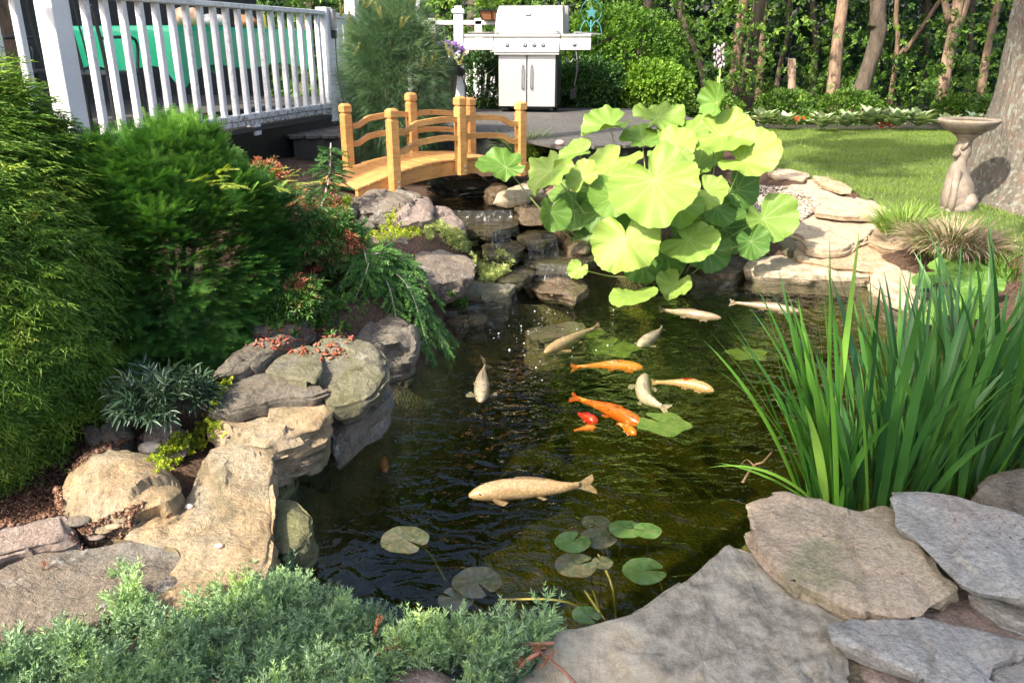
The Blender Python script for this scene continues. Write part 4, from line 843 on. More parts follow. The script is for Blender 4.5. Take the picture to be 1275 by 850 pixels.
# table under a green cloth
tb = thing('patio_table', 'long porch table hidden under a green cloth', 'table', (-2.6, 7.5, .885), PRZ)
mb = MB(); quadbox(mb, -.35, 1.65, .42, 1.40, 1.60, 1.63); mb.build('tabletop', M['grey_metal'], tb, world=True)
for a in (-.2, 1.5):
    for o in (.55, 1.28): mb = MB(); mb.tube([pl(a, o, .886), pl(a, o, 1.60)], .016, 8); mb.build('leg', M['dark_metal'], tb, world=True)
per = [(-.4, .36), (1.7, .36), (1.7, 1.46), (-.4, 1.46)]; V = []; F = []; nseg = 40; pts = []; 
for i in range(4):
    a = np.array(per[i]); b = np.array(per[(i + 1) % 4])
    for k in range(nseg): pts.append((a + (b - a) * k / nseg, k / nseg))
cm = np.array([.65, .91]); N = len(pts); rows = 9
for j in range(rows):
    for i, (q, u) in enumerate(pts):
        dr = .30 + .13 * math.exp(-(min(u, 1 - u) / .07) ** 2) + .02 * math.sin(i * .35); out = (q - cm) / np.linalg.norm(q - cm)
        s = j / (rows - 1); fold = .012 * math.sin(i * .9) * s + .02 * math.sin(i * .31 + 1) * s
        p = q + out * (fold + .012 * (1 - (1 - s) ** 3)); V.append(pl(p[0], p[1], 1.642 - dr * s - (.008 if j else 0)))
F = [[j * N + i, (j + 1) * N + i, (j + 1) * N + (i + 1) % N, j * N + (i + 1) % N] for j in range(rows - 1) for i in range(N)]; F.append(list(range(N)))
tag(mesh_np('tablecloth', V, F, M['green_cloth']), 'bright green vinyl cloth draped over the porch table', 'tablecloth')
# items on the table
def bag(name, label, a, off, w, h, mat, seed, cat='bag'):
    p = np.array(pl(a, off, 1.645)); V = []; F = []; n = 14; m = 9
    for j in range(m + 1):
        t = j / m
        for k in range(n):
            u = 2 * math.pi * k / n; r = w * .5 * math.sin(math.pi * (.12 + .8 * t)) ** .6; V.append([r * math.cos(u), r * .7 * math.sin(u), t * h])
    V = np.array(V); V *= (1 + fbm(V, 14, seed, 3) * .25)[:, None]
    F = [[j * n + k, j * n + (k + 1) % n, (j + 1) * n + (k + 1) % n, (j + 1) * n + k] for j in range(m) for k in range(n)] + [list(range(n))[::-1], [m * n + k for k in range(n)]]
    V[:, 2] -= V[:, 2].min()
    return tag(mesh_np(name, V + p, F, mat, origin=p), label, cat)
bag('bread_bag', 'tan and white plastic bag of bread on the green table, leftmost', 1.2, .6, .26, .13, simple('bread_bag_plastic', (.5, .33, .2), .3, 0, 18, .8), 1)
bag('snack_bag', 'clear crinkled bag on the middle of the green table', .85, .62, .3, .1, simple('clear_crinkled_plastic', (.5, .47, .42), .2, 0, 25, .7), 2)
bag('basket', 'brown wicker basket on the green table', .35, .6, .22, .11, simple('wicker_brown', (.22, .1, .04), .7, 0, 60, .6, .6, 90), 3, 'basket')
yb = thing('mustard_bottle', 'yellow squeeze bottle on the green table', 'bottle', pl(.1, .58, 1.645)); mb = MB(); mb.lathe([(.032, 0), (.034, .03), (.034, .1), (.02, .13)], 14, pl(.1, .58, 1.645)); mb.build('body', simple('yellow_plastic', (.8, .55, .02), .35), yb, True, True)
mb = MB(); mb.lathe([(.02, .13), (.018, .145), (.006, .175)], 12, pl(.1, .58, 1.645)); mb.build('nozzle', simple('yellow_cap', (.75, .45, .02), .35), yb, True, True)
# chairs on the porch
def chair(label, x, y, z, rz, h=1.0):
    t = thing('patio_chair', label, 'chair', (x, y, z), rz, 'dark metal patio chairs')
    mb = MB(); mb.box((0, 0, .43), (.46, .44, .025), None, .01); mb.build('seat', M['dark_metal'], t)
    for sx in (-1, 1):
        for sy in (-1, 1): mb = MB(); mb.tube([(sx * .21, sy * .2, .42), (sx * .23, sy * .23, .01)], .013, 8); mb.build('leg', M['dark_metal'], t)
    mb = MB(); mb.tube(catmull([(-.22, .21, .43), (-.23, .26, .7), (-.2, .3, .92), (0, .31, .98), (.2, .3, .92), (.23, .26, .7), (.22, .21, .43)], 26), .013, 8)
    for k in range(-3, 4): mb.tube([(k * .055, .22, .44), (k * .055, .27, .7), (k * .052, .305, .95)], .006, 6)
    mb.build('backrest', M['dark_metal'], t)
    for sx in (-1, 1): mb = MB(); mb.tube(catmull([(sx * .23, .25, .66), (sx * .25, 0, .67), (sx * .24, -.2, .64), (sx * .22, -.2, .44)], 14), .011, 8); mb.build('arm', M['dark_metal'], t)
c1 = pl(2.15, .75); c2 = pl(2.1, 1.5); c3 = pl(.7, .22)
chair('dark metal chair at the near end of the green table', c1[0], c1[1], .886, PRZ + R(100))
chair('dark chair behind the near railing post, left of the green table', c2[0], c2[1], .886, PRZ + R(60))
chair('black garden chair far behind the pine next to the white fence', -.98, 12.0, .8, R(170))
# dark house wall side seen behind the table
hw = thing('house_wall', 'dark shaded house wall behind the porch table', 'wall', (-5.6, 8.0, .5)); mb = MB(); quadbox(mb, -4.5, 7, 3.4, 3.6, .4, 3.6); mb.build('wall_face', simple('dark_siding', (.05, .05, .05), .8, 0, 3, .3), hw, world=True)

# ---------------------------------------------------------------- wooden deck (patio) with the grill
dk = thing('wooden_deck', 'weathered grey board deck under the barbecue', 'deck', (.4, 8.5, .74))
mb = MB(); k = 0
DKP = [(-1.9, 7.15), (.28, 7.15), (.38, 6.35), (1.35, 6.6), (2.0, 8.4), (1.7, 10.4), (-2.2, 10.6)]
DKA = np.array(DKP)
def clipline(x0, ang=R(72)):
    """segment of board centre line inside the deck polygon"""
    d = np.array([math.cos(ang), math.sin(ang)]); nn = np.array([d[1], -d[0]]); o = np.array([0, 8.5]) + nn * x0; ts = []
    for a, b in zip(DKA, np.roll(DKA, -1, 0)):
        e = b - a; den = d[0] * e[1] - d[1] * e[0]
        if abs(den) < 1e-9: continue
        w = a - o; t = (w[0] * e[1] - w[1] * e[0]) / den; u = (w[0] * d[1] - w[1] * d[0]) / den
        if 0 <= u <= 1: ts.append(t)
    ts.sort(); return o, d, ts
for k in range(-24, 26):
    o, d, ts = clipline(k * .125, R(118))
    if len(ts) >= 2:
        a, b = ts[0], ts[-1]; c = o + d * (a + b) / 2; mb.box((c[0], c[1], .765), (b - a, .118, .028), (0, 0, R(118)), .004)
mb.build('boards', M['deck'], dk, world=True)
mb = MB()
for a, b in zip(DKA, np.roll(DKA, -1, 0)):
    c = (a + b) / 2; e = b - a; an = math.atan2(e[1], e[0]); q = c + np.array([-e[1], e[0]]) / np.linalg.norm(e) * .05; mb.box((q[0], q[1], .60), (np.linalg.norm(e) - .05, .03, .29), (0, 0, an))
mb.build('fascia', M['deck_dark'], dk, world=True)

gr = thing('gas_grill', 'stainless steel gas barbecue with closed lid and double doors', 'barbecue', (.17, 9.75, .78), R(-9))
S = M['stainless']
mb = MB(); mb.box((0, .26, .33), (.66, .50, .56), None, .006); mb.build('cabinet', M['dark_metal'], gr)
for sx in (-1, 1):
    mb = MB(); mb.box((sx * .165, -.005, .345), (.318, .022, .565), None, .006); d = mb.build('door', S, gr)
    m2 = MB(); xh = sx * .05; m2.tube(catmull([(xh, -.012, .26), (xh, -.042, .275), (xh, -.045, .38), (xh, -.042, .50), (xh, -.012, .515)], 16), .009, 8); m2.build('handle', M['grey_metal'], d)
mb = MB(); mb.box((.334, .24, .345), (.012, .47, .565), None, .002); mb.build('side_panel', M['dark_metal'], gr)
for sx in (-.28, .28):
    for sy in (.06, .46): mb = MB(); mb.lathe([(.02, 0), (.03, .004), (.03, .036), (.02, .04)], 12, (0, 0, 0), M=Euler((0, R(90), 0)).to_matrix()); mb.v = [(v[0] + sx - .02, v[1] + sy, v[2] + .031) for v in mb.v]; mb.build('caster', M['black_plastic'], gr)
mb = MB(); mb.prism([(-.365, .625), (.365, .625), (.365, .65), (-.365, .65)], -.06, .5)
mb.add([(-.365, -.075, .655), (.365, -.075, .655), (.365, -.035, .80), (-.365, -.035, .80), (-.365, .5, .655), (.365, .5, .655), (.365, .5, .80), (-.365, .5, .80)], [(0, 1, 2, 3), (5, 4, 7, 6), (1, 5, 6, 2), (4, 0, 3, 7), (3, 2, 6, 7), (4, 5, 1, 0)])
mb.tube([(-.37, -.035, .82), (.37, -.035, .82)], .02, 10); mb.build('control_panel', S, gr)
Mk = Euler((R(90 - 15), 0, 0)).to_matrix()
for xk in (-.22, -.02, .085, .185):
    mb = MB(); mb.lathe([(.027, -.004), (.027, .006), (.022, .012), (.019, .03)], 16, (xk, -.06, .728), M=Mk); mb.box((xk, -.095, .737), (.007, .012, .036), (R(-15), R(30), 0), .002); mb.build('knob', M['grey_metal'], gr)
mb = MB(); mb.box((.035, -.062, .77), (.012, .012, .025), (R(-15), 0, 0), .002); mb.build('igniter', M['black_plastic'], gr)
# lid, rounded profile extruded along x
prof = [(-.02, .845), (-.005, .93)]; 
for i in range(9): a = math.pi * (.92 - .42 * i / 8); prof.append((.20 + .20 * math.cos(a) * 1.0, .93 + .215 * math.sin(a) ** .9))
prof += [(.34, 1.13), (.45, 1.04), (.48, .845)]
V = []; n = len(prof)
for sx in (-.365, .40): V += [(sx + (.012 if sx < 0 else -.012) * (z - .845) / .3 * 2, y, z) for y, z in prof]
F = [list(range(n)), [n + k for k in range(n)][::-1]] + [[k, n + k, n + (k + 1) % n, (k + 1) % n][::-1] for k in range(n)]
mb = MB(); mb.add(V, F); lid = mb.build('lid', S, gr)
mb = MB(); mb.box((.02, .455, 1.0), (.80, .07, .30), None, .01); mb.build('lid_back', M['grey_metal'], lid)
mb = MB(); mb.tube(catmull([(-.33, -.01, .87), (-.33, -.05, .868), (0, -.052, .868), (.33, -.05, .868), (.33, -.01, .87)], 20), .010, 8); mb.build('lid_handle', S, lid)
mb = MB(); mb.box((.0, .008, 1.065), (.07, .012, .055), (R(-18), 0, 0), .004); mb.build('badge', simple('grey_badge', (.35, .38, .42), .3, .5), lid)
mb = MB()
for k in range(7): mb.box((-.33 + k * .017, -.0135, .955), (.011, .004, .013 if k % 2 else .016), None)
mb.build('maker_lettering', simple('pale_grey_print', (.45, .47, .52), .5), lid)
for sx, nm in ((-1, 0), (1, 1)):
    xc = sx * .545; mb = MB(); mb.box((xc, .2, .825), (.34, .46, .03), None, .008); mb.box((xc, -.045 + .01, .735), (.34, .03, .13), (R(-10), 0, 0), .006); mb.box((xc, .2, .69), (.32, .42, .015)); mb.build('side_shelf', S, gr)
mb = MB(); mb.lathe([(.027, -.004), (.027, .006), (.022, .012), (.019, .03)], 16, (.53, -.055, .735), M=Mk); mb.box((.53, -.09, .745), (.007, .012, .036), (R(-15), 0, 0), .002); mb.build('knob', M['grey_metal'], gr)
mb = MB(); mb.lathe([(.08, .842), (.085, .85), (.06, .856), (.03, .87)], 18, (.55, .2, 0)); mb.build('side_burner', M['grey_metal'], gr)
mb = MB(); mb.tube(catmull([(.42, .05, .68), (.45, .0, .56), (.50, .0, .55), (.55, .02, .66)], 16), .009, 7); mb.tube(catmull([(.50, .08, .68), (.55, .05, .57), (.62, .06, .6), (.66, .08, .68)], 16), .006, 7); mb.build('gas_hose', M['black_plastic'], gr)
GM = wmat(gr)
def gw(p): return tuple(GM @ Vector(p))
sp = thing('spatula', 'long-handled metal spatula hanging from the right grill shelf', 'spatula', gw((.56, -.03, .66))); mb = MB(); mb.tube(catmull([gw((.55, -.03, .67)), gw((.56, -.035, .60)), gw((.565, -.035, .5))], 8), .005, 6); mb.build('hook', M['grey_metal'], sp, True, True)
mb = MB(); mb.tube(catmull([gw((.565, -.035, .6)), gw((.57, -.035, .45)), gw((.54, -.035, .28))], 10), [.012] * 6 + [.007] * 4, 8); mb.build('handle', M['black_plastic'], sp, True, True)
mb = MB(); mb.box(gw((.535, -.04, .21)), (.075, .004, .12), (R(20), R(-12), R(25)), .001); mb.build('blade', M['dark_metal'], sp, world=True)
plt = thing('serving_platter', 'oval white platter lying on the left grill shelf', 'plate', gw((-.53, .12, .842))); mb = MB(); mb.lathe([(.06, 0), (.10, .004), (.155, .018), (.165, .022), (.15, .02), (.10, .009), (.0, .008)], 24); mb.v = [tuple(np.array(gw((-.53, .12, .842))) + np.array([x * 1.1, y * .8, z])) for x, y, z in mb.v]; mb.build('dish', simple('white_glazed_dish', (.7, .7, .7), .2), plt, True, True)
tg = thing('grill_tongs', 'steel tongs sticking out over the right grill shelf end', 'tongs', gw((.68, .1, .85)))
for q in (-1, 1): mb = MB(); mb.box(gw((.66, .1 + q * .012, .85 + .004 * q)), (.30, .014, .006), (0, R(4), R(-9 + 3 * q)), .001); mb.build('arm', M['grey_metal'], tg, world=True)
# planter box, white fence, lamp post, hanging basket, pole
fc = thing('deck_fence', 'white slatted fence behind the left side of the barbecue', 'fence', (-.55, 11.0, .8))
def fbox(name, c, s, peel=.05, par=fc): mb = MB(); mb.box(c, s, None, .004); return mesh_np(name, mb.v, mb.f, M['white'], par, False, attr=[peel] * len(mb.v), world=True)
fbox('top_rail', (-.6, 11.0, 1.77), (1.5, .09, .05)); fbox('middle_rail', (-.6, 11.0, 1.52), (1.5, .05, .05)); fbox('bottom_rail', (-.6, 11.0, .9), (1.5, .05, .05))
for k in range(14): fbox('slat', (-1.3 + k * .105, 11.0, 1.2), (.06, .03, .6))
for x in (-1.0, -.42, .12): fbox('post', (x, 11.0, 1.33), (.09, .09, .98))
lp = thing('deck_post', 'white square post with a moulded cap left of the barbecue', 'post', (-.602, 9.9, .78)); mb = MB(); mb.box((-.602, 9.9, 1.31), (.105, .105, 1.05), None, .006); mesh_np('shaft', mb.v, mb.f, M['white'], lp, False, attr=[.1] * len(mb.v), world=True)
mb = MB(); mb.box((-.602, 9.9, 1.86), (.14, .14, .05), None, .012); mb.box((-.602, 9.9, 1.90), (.08, .08, .03), None, .01); mesh_np('cap', mb.v, mb.f, M['white'], lp, False, attr=[.1] * len(mb.v), world=True)
sl = thing('spotlight', 'round black garden spotlight clamped on the white deck post', 'spotlight', (-.59, 9.83, 1.22)); mb = MB(); mb.lathe([(.015, .04), (.04, .03), (.05, 0), (.048, -.02), (.03, -.025)], 18, (-.585, 9.80, 1.22), M=Euler((R(-70), 0, 0)).to_matrix()); mb.build('lamp_head', M['black_plastic'], sl, True, True)
mb = MB(); mb.tube(catmull([(-.575, 9.84, 1.2), (-.55, 9.83, 1.1), (-.53, 9.84, 1.02), (-.54, 9.85, .85)], 14), .005, 6); mb.build('cord', M['black_plastic'], sl, True, True)
pb = thing('planter_box', 'brown basket planter of green leaves on the fence rail', 'planter', (-.2, 10.95, 1.8)); mb = MB(); mb.add([(-.36, 10.86, 1.80), (.0, 10.86, 1.80), (.0, 11.04, 1.80), (-.36, 11.04, 1.80), (-.41, 10.82, 1.90), (.05, 10.82, 1.90), (.05, 11.08, 1.90), (-.41, 11.08, 1.90)], [(3, 2, 1, 0), (4, 5, 6, 7), (0, 1, 5, 4), (1, 2, 6, 5), (2, 3, 7, 6), (3, 0, 4, 7)]); mb.build('box', simple('terracotta_wicker', (.27, .11, .045), .8, 0, 50, .5), pb, world=True)
mb = MB()
for a in (0, .12, .24, .36): mb.tube([(-.37 + a * 1.02, 10.85, 1.795), (-.41 + a * 1.27, 10.81, 1.905)], .006, 6)
mb.tube([(-.415, 10.812, 1.905), (.055, 10.812, 1.905)], .007, 6); mb.build('wire_frame', M['black_plastic'], pb, world=True)
up = thing('white_pole', 'thin white pole standing behind the pine shrub', 'pole', (-1.02, 9.6, .5)); mb = MB(); mb.tube([(-1.02, 9.6, .5), (-1.02, 9.6, 2.6)], .024, 10); mesh_np('shaft', mb.v, mb.f, M['white'], up, True, attr=[0] * len(mb.v), world=True)
# star stake
teal = simple('teal_painted_iron', (.05, .20, .22), .5, .2)
st = thing('garden_stake', 'teal metal garden stake topped with a star', 'garden ornament', (.99, 11.0, .5)); sx0, sy0 = .99, 11.0
mb = MB(); mb.tube([(sx0, sy0, .5), (sx0, sy0, 1.80)], .009, 6); mb.build('rod', teal, st, True, True)
P = [(sx0 + (.085 if k % 2 == 0 else .036) * math.sin(k * math.pi / 5), 1.885 + (.085 if k % 2 == 0 else .036) * math.cos(k * math.pi / 5)) for k in range(10)]; mb = MB(); mb.prism(P, sy0 - .008, sy0 + .008); mb.build('star', teal, st, world=True)
for sg in (-1, 1): mb = MB(); mb.tube(catmull([(sx0, sy0, 1.70), (sx0 + sg * .06, sy0, 1.79), (sx0 + sg * .12, sy0, 1.72), (sx0 + sg * .14, sy0, 1.60), (sx0 + sg * .11, sy0, 1.59)], 16), .007, 6); mb.build('scroll', teal, st, True, True)
mb = MB(); mb.tube([(sx0 + .13 * math.cos(t / 12 * 6.283), sy0 + .01, 1.9 + .14 * math.sin(t / 12 * 6.283)) for t in range(13)], .005, 6); mb.build('ring', teal, st, True, True)

# ---------------------------------------------------------------- bird bath with seated animal
def stone_mat():
    t = NT('weathered_cast_stone'); co = t.coords('Object'); f = t.noise(co, 9, 8, .7); g = t.noise(co, 50, 5, .7)
    col = t.ramp(f, [(.3, (.085, .07, .052)), (.55, (.20, .165, .13)), (.75, (.29, .255, .215))]); return t.fin(t.bsdf(Base_Color=col, Roughness=.85, Normal=t.bump(g, .7, .006)))
ST = stone_mat()
bx, by = 3.30, 6.1; bz = .34
bb = thing('bird_bath', 'stone bird bath carried by a seated cat-like animal beside the big trunk', 'bird bath', (bx, by, bz))
rows = [(0.0, -.085, .115, .10), (.03, -.092, .125, .115), (.07, -.094, .13, .12), (.13, -.092, .128, .12), (.19, -.088, .118, .11), (.24, -.085, .085, .09), (.29, -.080, .055, .075), (.335, -.07, .035, .055), (.37, -.055, .03, .045), (.40, -.062, .042, .055), (.435, -.068, .048, .06), (.465, -.062, .045, .052), (.49, -.05, .038, .045), (.52, -.055, .05, .055), (.545, -.075, .075, .08), (.56, -.10, .10, .10)]
V = []; n = 24
for z, a, b, dd in rows:
    for k in range(n): u = 2 * math.pi * k / n; V.append((bx + (a + b) / 2 + (b - a) / 2 * math.cos(u), by + dd * math.sin(u), bz + z))
V = np.array(V); dv = V - np.array([bx, by, bz]); V[:, :2] += (dv[:, :2] * (fbm(dv, 9, 3, 3) * .10)[:, None])
F = [[i * n + k, i * n + (k + 1) % n, (i + 1) * n + (k + 1) % n, (i + 1) * n + k] for i in range(len(rows) - 1) for k in range(n)] + [list(range(n))[::-1], [(len(rows) - 1) * n + k for k in range(n)]]
mb = MB(); mb.add(V, F)
for yo in (-.06, .02): mb.tube([(bx - .072, by + yo - .03, bz + .0), (bx - .066, by + yo - .03, bz + .12), (bx - .045, by + yo * .6 - .02, bz + .28), (bx - .02, by, bz + .33)], [.030, .026, .034, .02], 10); mb.tube([(bx - .06, by + yo - .03, bz + .016), (bx - .105, by + yo - .04, bz + .012)], [.03, .018], 10)
mb.tube([(bx + .06, by - .10, bz + .03), (bx - .01, by - .125, bz + .035), (bx - .05, by - .12, bz + .02)], [.045, .035, .02], 10)
mb.tube([(bx + .05, by - .07, bz + .12), (bx + .06, by - .09, bz + .08), (bx + .06, by - .08, bz + .03)], [.05, .062, .05], 12)
mb.tube(catmull([(bx + .11, by + .05, bz + .03), (bx + .15, by, bz + .03), (bx + .12, by - .08, bz + .02), (bx + .02, by - .14, bz + .018)], 12), .017, 8)
for sg in (-1, 1): mb.tube([(bx - .03, by + sg * .035, bz + .45), (bx - .02, by + sg * .055, bz + .485), (bx - .01, by + sg * .06, bz + .51)], [.022, .014, .004], 8)
mb.tube([(bx - .05, by - .02, bz + .42), (bx - .085, by - .035, bz + .41)], [.03, .016], 10)
mb.build('pedestal', ST, bb, True, True)
mb = MB(); mb.lathe([(.06, .555), (.10, .565), (.17, .60), (.195, .632), (.208, .648), (.209, .658), (.20, .664), (.178, .657), (.12, .637), (0.0, .625)], 40, (bx, by, bz)); mb.build('basin', ST, bb, True, True)
mb = MB(); mb.lathe([(.0, .640), (.12, .645), (.172, .652)], 32, (bx, by, bz)); mb.build('water', simple('rusty_bath_water', (.26, .13, .03), .15), bb, True, True)
# ---------------------------------------------------------------- plant tools
TIPG = .28
def tri(p, d, l, w, n=(0, 0, 1)):
    p = np.array(p, float); d = np.array(d, float); d /= np.linalg.norm(d); s = np.cross(d, n)
    if np.linalg.norm(s) < .05: s = np.cross(d, (1, 0, 0.3))
    s /= np.linalg.norm(s); return [p + s * w / 2, p + d * l, p - s * w / 2]
def mk(tris):
    V = np.array([v for t in tris for v in t]); return V, np.arange(len(V)).reshape(-1, 3)
def join(*ts):
    V = []; F = []; b = 0
    for v, f in ts: V.append(v); F.append(f + b); b += len(v)
    return np.vstack(V), np.vstack(F)
def norm(a): return a / np.maximum(np.linalg.norm(a, axis=-1, keepdims=True), 1e-9)
def basis(fwd, up):
    f = norm(fwd); x = norm(np.cross(f, up)); z = np.cross(x, f); return x, f, z
def scatter(T, pos, fwd, up, scale, tint, r=None):
    V, F = T; x, f, z = basis(fwd, up); n = len(pos); s = np.broadcast_to(scale, (n,))[:, None, None]
    W = pos[:, None, :] + s * (V[None, :, 0:1] * x[:, None, :] + V[None, :, 1:2] * f[:, None, :] + V[None, :, 2:3] * z[:, None, :])
    FF = (F[None] + (np.arange(n) * len(V))[:, None, None]).reshape(-1, F.shape[1]); return W.reshape(-1, 3), FF, np.repeat(tint, len(V)) + np.tile((np.clip(V[:, 1], 0, 1.2) - .5) * TIPG, n)
def rv(r, n): return norm(r.normal(size=(n, 3)))
R0 = np.random.default_rng(11)
def t_cypress(r):
    T = []
    def thread(p, d, l, lev):
        d = np.array(d, float); k = 5 if lev == 0 else 3
        q = np.array(p, float)
        for i in range(k):
            dd = d + np.array([0, 0, -.16 * i * (1 if lev == 0 else .6)]); dd /= np.linalg.norm(dd); T.append(tri(q, dd, l / k * 1.35, .028 if lev else .036, r.normal(size=3)));
            if lev < 2 and i > 0:
                for sg in (-1, 1):
                    sd = dd * .75 + np.array([sg * (.6 + r.random() * .3), 0, r.uniform(-.25, .25)]); thread(q, sd, l * r.uniform(.32, .5), lev + 1 if lev == 0 else 2) if (lev == 0 or i == 1) else T.append(tri(q, sd, l * .3, .026, r.normal(size=3)))
            q = q + dd * l / k
    thread((0, 0, 0), (0, 1, 0), 1.0, 0); return mk(T)
def t_yew(r):
    T = []
    def twig(p, d, l, nn):
        d = np.array(d, float); d /= np.linalg.norm(d); s = np.cross(d, (0, 0, 1)); s /= np.linalg.norm(s); T.append(tri(p, d, l, .02))
        for i in range(nn):
            u = (i + .5) / nn; ln = .19 * (1 - .55 * u ** 3) * (.7 + .6 * min(1, u * 3)) * .9
            for sg in (-1, 1): T.append(tri(np.array(p) + d * l * u, s * sg + d * .55 + np.array([0, 0, r.uniform(-.05, .3)]), ln, .042))
    twig((0, 0, 0), (0, 1, 0), 1, 14); twig((0, .25, 0), (.8, .7, -.05), .55, 8); twig((0, .38, 0), (-.8, .7, -.05), .5, 7); return mk(T)
def t_spruce(r, nr=13, rad=6, ln=.19, ang=.95, w=.045):
    T = [tri((0, 0, 0), (0, 1, 0), 1, .05), tri((0, 0, 0), (0, 1, 0), 1, .05, (1, 0, 0))]
    for i in range(nr):
        for k in range(rad):
            a = 2 * math.pi * (k + r.random() * .6 + i * .37) / rad; u = (i + r.random()) / nr
            T.append(tri((0, u * .95, 0), (math.cos(a) * ang, .75, math.sin(a) * ang), ln * (1.05 - .35 * u), w, r.normal(size=3)))
    return mk(T)
def t_juniper(r):
    T = []
    def sp(p, d, l, nr):
        d = np.array(d, float); d /= np.linalg.norm(d); a = np.cross(d, (.3, .2, 1)); a /= np.linalg.norm(a); b = np.cross(d, a); T.append(tri(p, d, l, .022))
        for i in range(nr):
            u = (i + .4) / nr
            for k in range(3):
                t = 2 * math.pi * (k / 3 + i * .17) + r.uniform(-.3, .3); T.append(tri(np.array(p) + d * l * u, (a * math.cos(t) + b * math.sin(t)) * .75 + d * .9, .13 * (1.1 - .4 * u), .036, r.normal(size=3)))
    sp((0, 0, 0), (0, 1, 0), 1, 12)
    for u, l in ((.15, .55), (.3, .55), (.45, .45), (.6, .35), (.7, .25)):
        t = r.uniform(0, 6.28); sp((0, u, 0), (.75 * math.cos(t), .9, .75 * math.sin(t)), l, 6)
    return mk(T)
def t_pine(r, n=34):
    T = []
    for i in range(n):
        a = r.uniform(0, 6.28); e = r.uniform(.15, 1.1); u = r.uniform(0, .35); d = np.array([math.cos(a) * e, 1, math.sin(a) * e]); d /= np.linalg.norm(d); p = np.array([0, u, 0])
        m = p + d * .5; T.append(tri(p, d, .55, .013, r.normal(size=3))); T.append(tri(m, d + np.array([0, 0, -.35]), .5, .012, r.normal(size=3)))
    T.append(tri((0, -.2, 0), (0, 1, 0), .6, .03)); return mk(T)
def leafshape(w=.5, fold=.12, tip=.0, droop=.1):
    V = np.array([(0, 0, 0), (w * .42, .3, fold * .8), (w * .5, .55, fold - droop * .3), (w * .25, .82, fold * .5 - droop * .7), (0, 1, -droop - tip), (-w * .25, .82, fold * .5 - droop * .7), (-w * .5, .55, fold - droop * .3), (-w * .42, .3, fold * .8), (0, .5, -.0)])
    F = np.array([(0, 1, 8), (1, 2, 8), (2, 3, 8), (3, 4, 8), (4, 5, 8), (5, 6, 8), (6, 7, 8), (7, 0, 8)]); return V, F
def leafquick(w=.55, fold=.1):
    V = np.array([(0, 0, 0), (w * .5, .5, fold), (0, 1, -.08), (-w * .5, .5, fold)]); return V, np.array([(0, 1, 2), (0, 2, 3)])
def t_cluster(r, n=7, w=.5, size=.5, quick=True, spread=1.0):
    L = leafquick(w) if quick else leafshape(w); ps = []
    for i in range(n):
        a = 2 * math.pi * i / n * 1.62 * 2; u = i / n; d = np.array([[math.cos(a) * spread, .6 + .6 * u, math.sin(a) * spread]]); p = np.array([[0, u * .7, 0]])
        v, f, _ = scatter(L, p, d, np.array([[0, 0, 1.0]]) + r.normal(size=(1, 3)) * .35, size * r.uniform(.75, 1.15), np.zeros(1)); ps.append((v, f))
    ps.append(mk([tri((0, -.3, 0), (0, 1, 0), 1.1, .03)])); return join(*ps)
def multi(Ts, r, pos, fwd, up, scale, tint):
    k = r.integers(0, len(Ts), len(pos)); Vs, Fs, As = [], [], []; b = 0; scale = np.broadcast_to(scale, (len(pos),))
    for i, T in enumerate(Ts):
        m = k == i
        if not m.any(): continue
        v, f, a = scatter(T, pos[m], fwd[m], up[m], scale[m], tint[m]); Vs.append(v); Fs.append(f + b); As.append(a); b += len(v)
    return np.vstack(Vs), np.vstack(Fs), np.concatenate(As)
def foliage(name, Ts, r, pos, fwd, up, scale, tint, mat, parent=None, world=True, origin=None):
    v, f, a = multi(Ts, r, pos, fwd, up, scale, tint); return mesh_np(name, v, f, mat, parent, False, attr=a, world=world and parent is not None, origin=origin)
def blob(r, n, c, rad, lump=.25, f=2.2, seed=0, lo=.55, zmin=-.6, front=None):
    d = rv(r, int(n * 2.2)); d = d[d[:, 2] > zmin]
    if front is not None:
        tc = norm(EYE - np.array(c)); d = d[(d @ tc) > front]
    d = d[:n]; rr = 1 + fbm(d, f, seed, 3) * lump; rr = rr * (lo + (1 - lo) * r.random(len(d)) ** .45); return np.array(c) + d * rr[:, None] * np.array(rad), d
def stems(parent, base, tips, mat, r0=.012, name='stem', sag=0):
    mb = MB()
    for t in tips:
        b = np.array(base, float); t = np.array(t, float); m = (b + t) / 2 + np.array([0, 0, .04 + sag]); mb.tube(catmull([b, m, t], 6), list(np.linspace(r0, r0 * .3, 6)), 5)
    return mb.build(name, mat, parent, True, world=True)
M['twig'] = simple('brown_twig_bark', (.12, .075, .045), .85, 0, 20, .4)
M['greytwig'] = simple('grey_twig_bark', (.30, .26, .22), .85, 0, 20, .3)
M['cypress'] = leafmat('threadleaf_cypress_foliage', [(.025, .065, .01), (.065, .15, .016), (.11, .22, .024), (.24, .36, .04), (.5, .54, .10)], .55, .25)
M['yew'] = leafmat('yew_foliage', [(.018, .065, .014), (.055, .16, .028), (.11, .26, .045), (.22, .42, .08)], .4, .22)
M['spruce'] = leafmat('weeping_spruce_foliage', [(.02, .06, .02), (.05, .14, .035), (.10, .24, .055), (.20, .37, .08)], .45, .15)
M['juniper'] = leafmat('blue_green_juniper_foliage', [(.06, .10, .05), (.12, .20, .105), (.20, .31, .175), (.26, .40, .17), (.36, .50, .17)], .5, .2)
M['pineneedle'] = leafmat('long_pine_needles', [(.03, .065, .03), (.055, .115, .055), (.09, .17, .07), (.15, .22, .07)], .4, .15)
M['candle'] = leafmat('pale_pine_shoots', [(.22, .24, .06), (.36, .34, .12)], .6, .1)
M['azalea'] = leafmat('red_and_green_shrub_leaves', [(.03, .09, .02), (.06, .16, .03), (.10, .19, .04), (.26, .13, .07), (.42, .13, .07)], .4, .25)
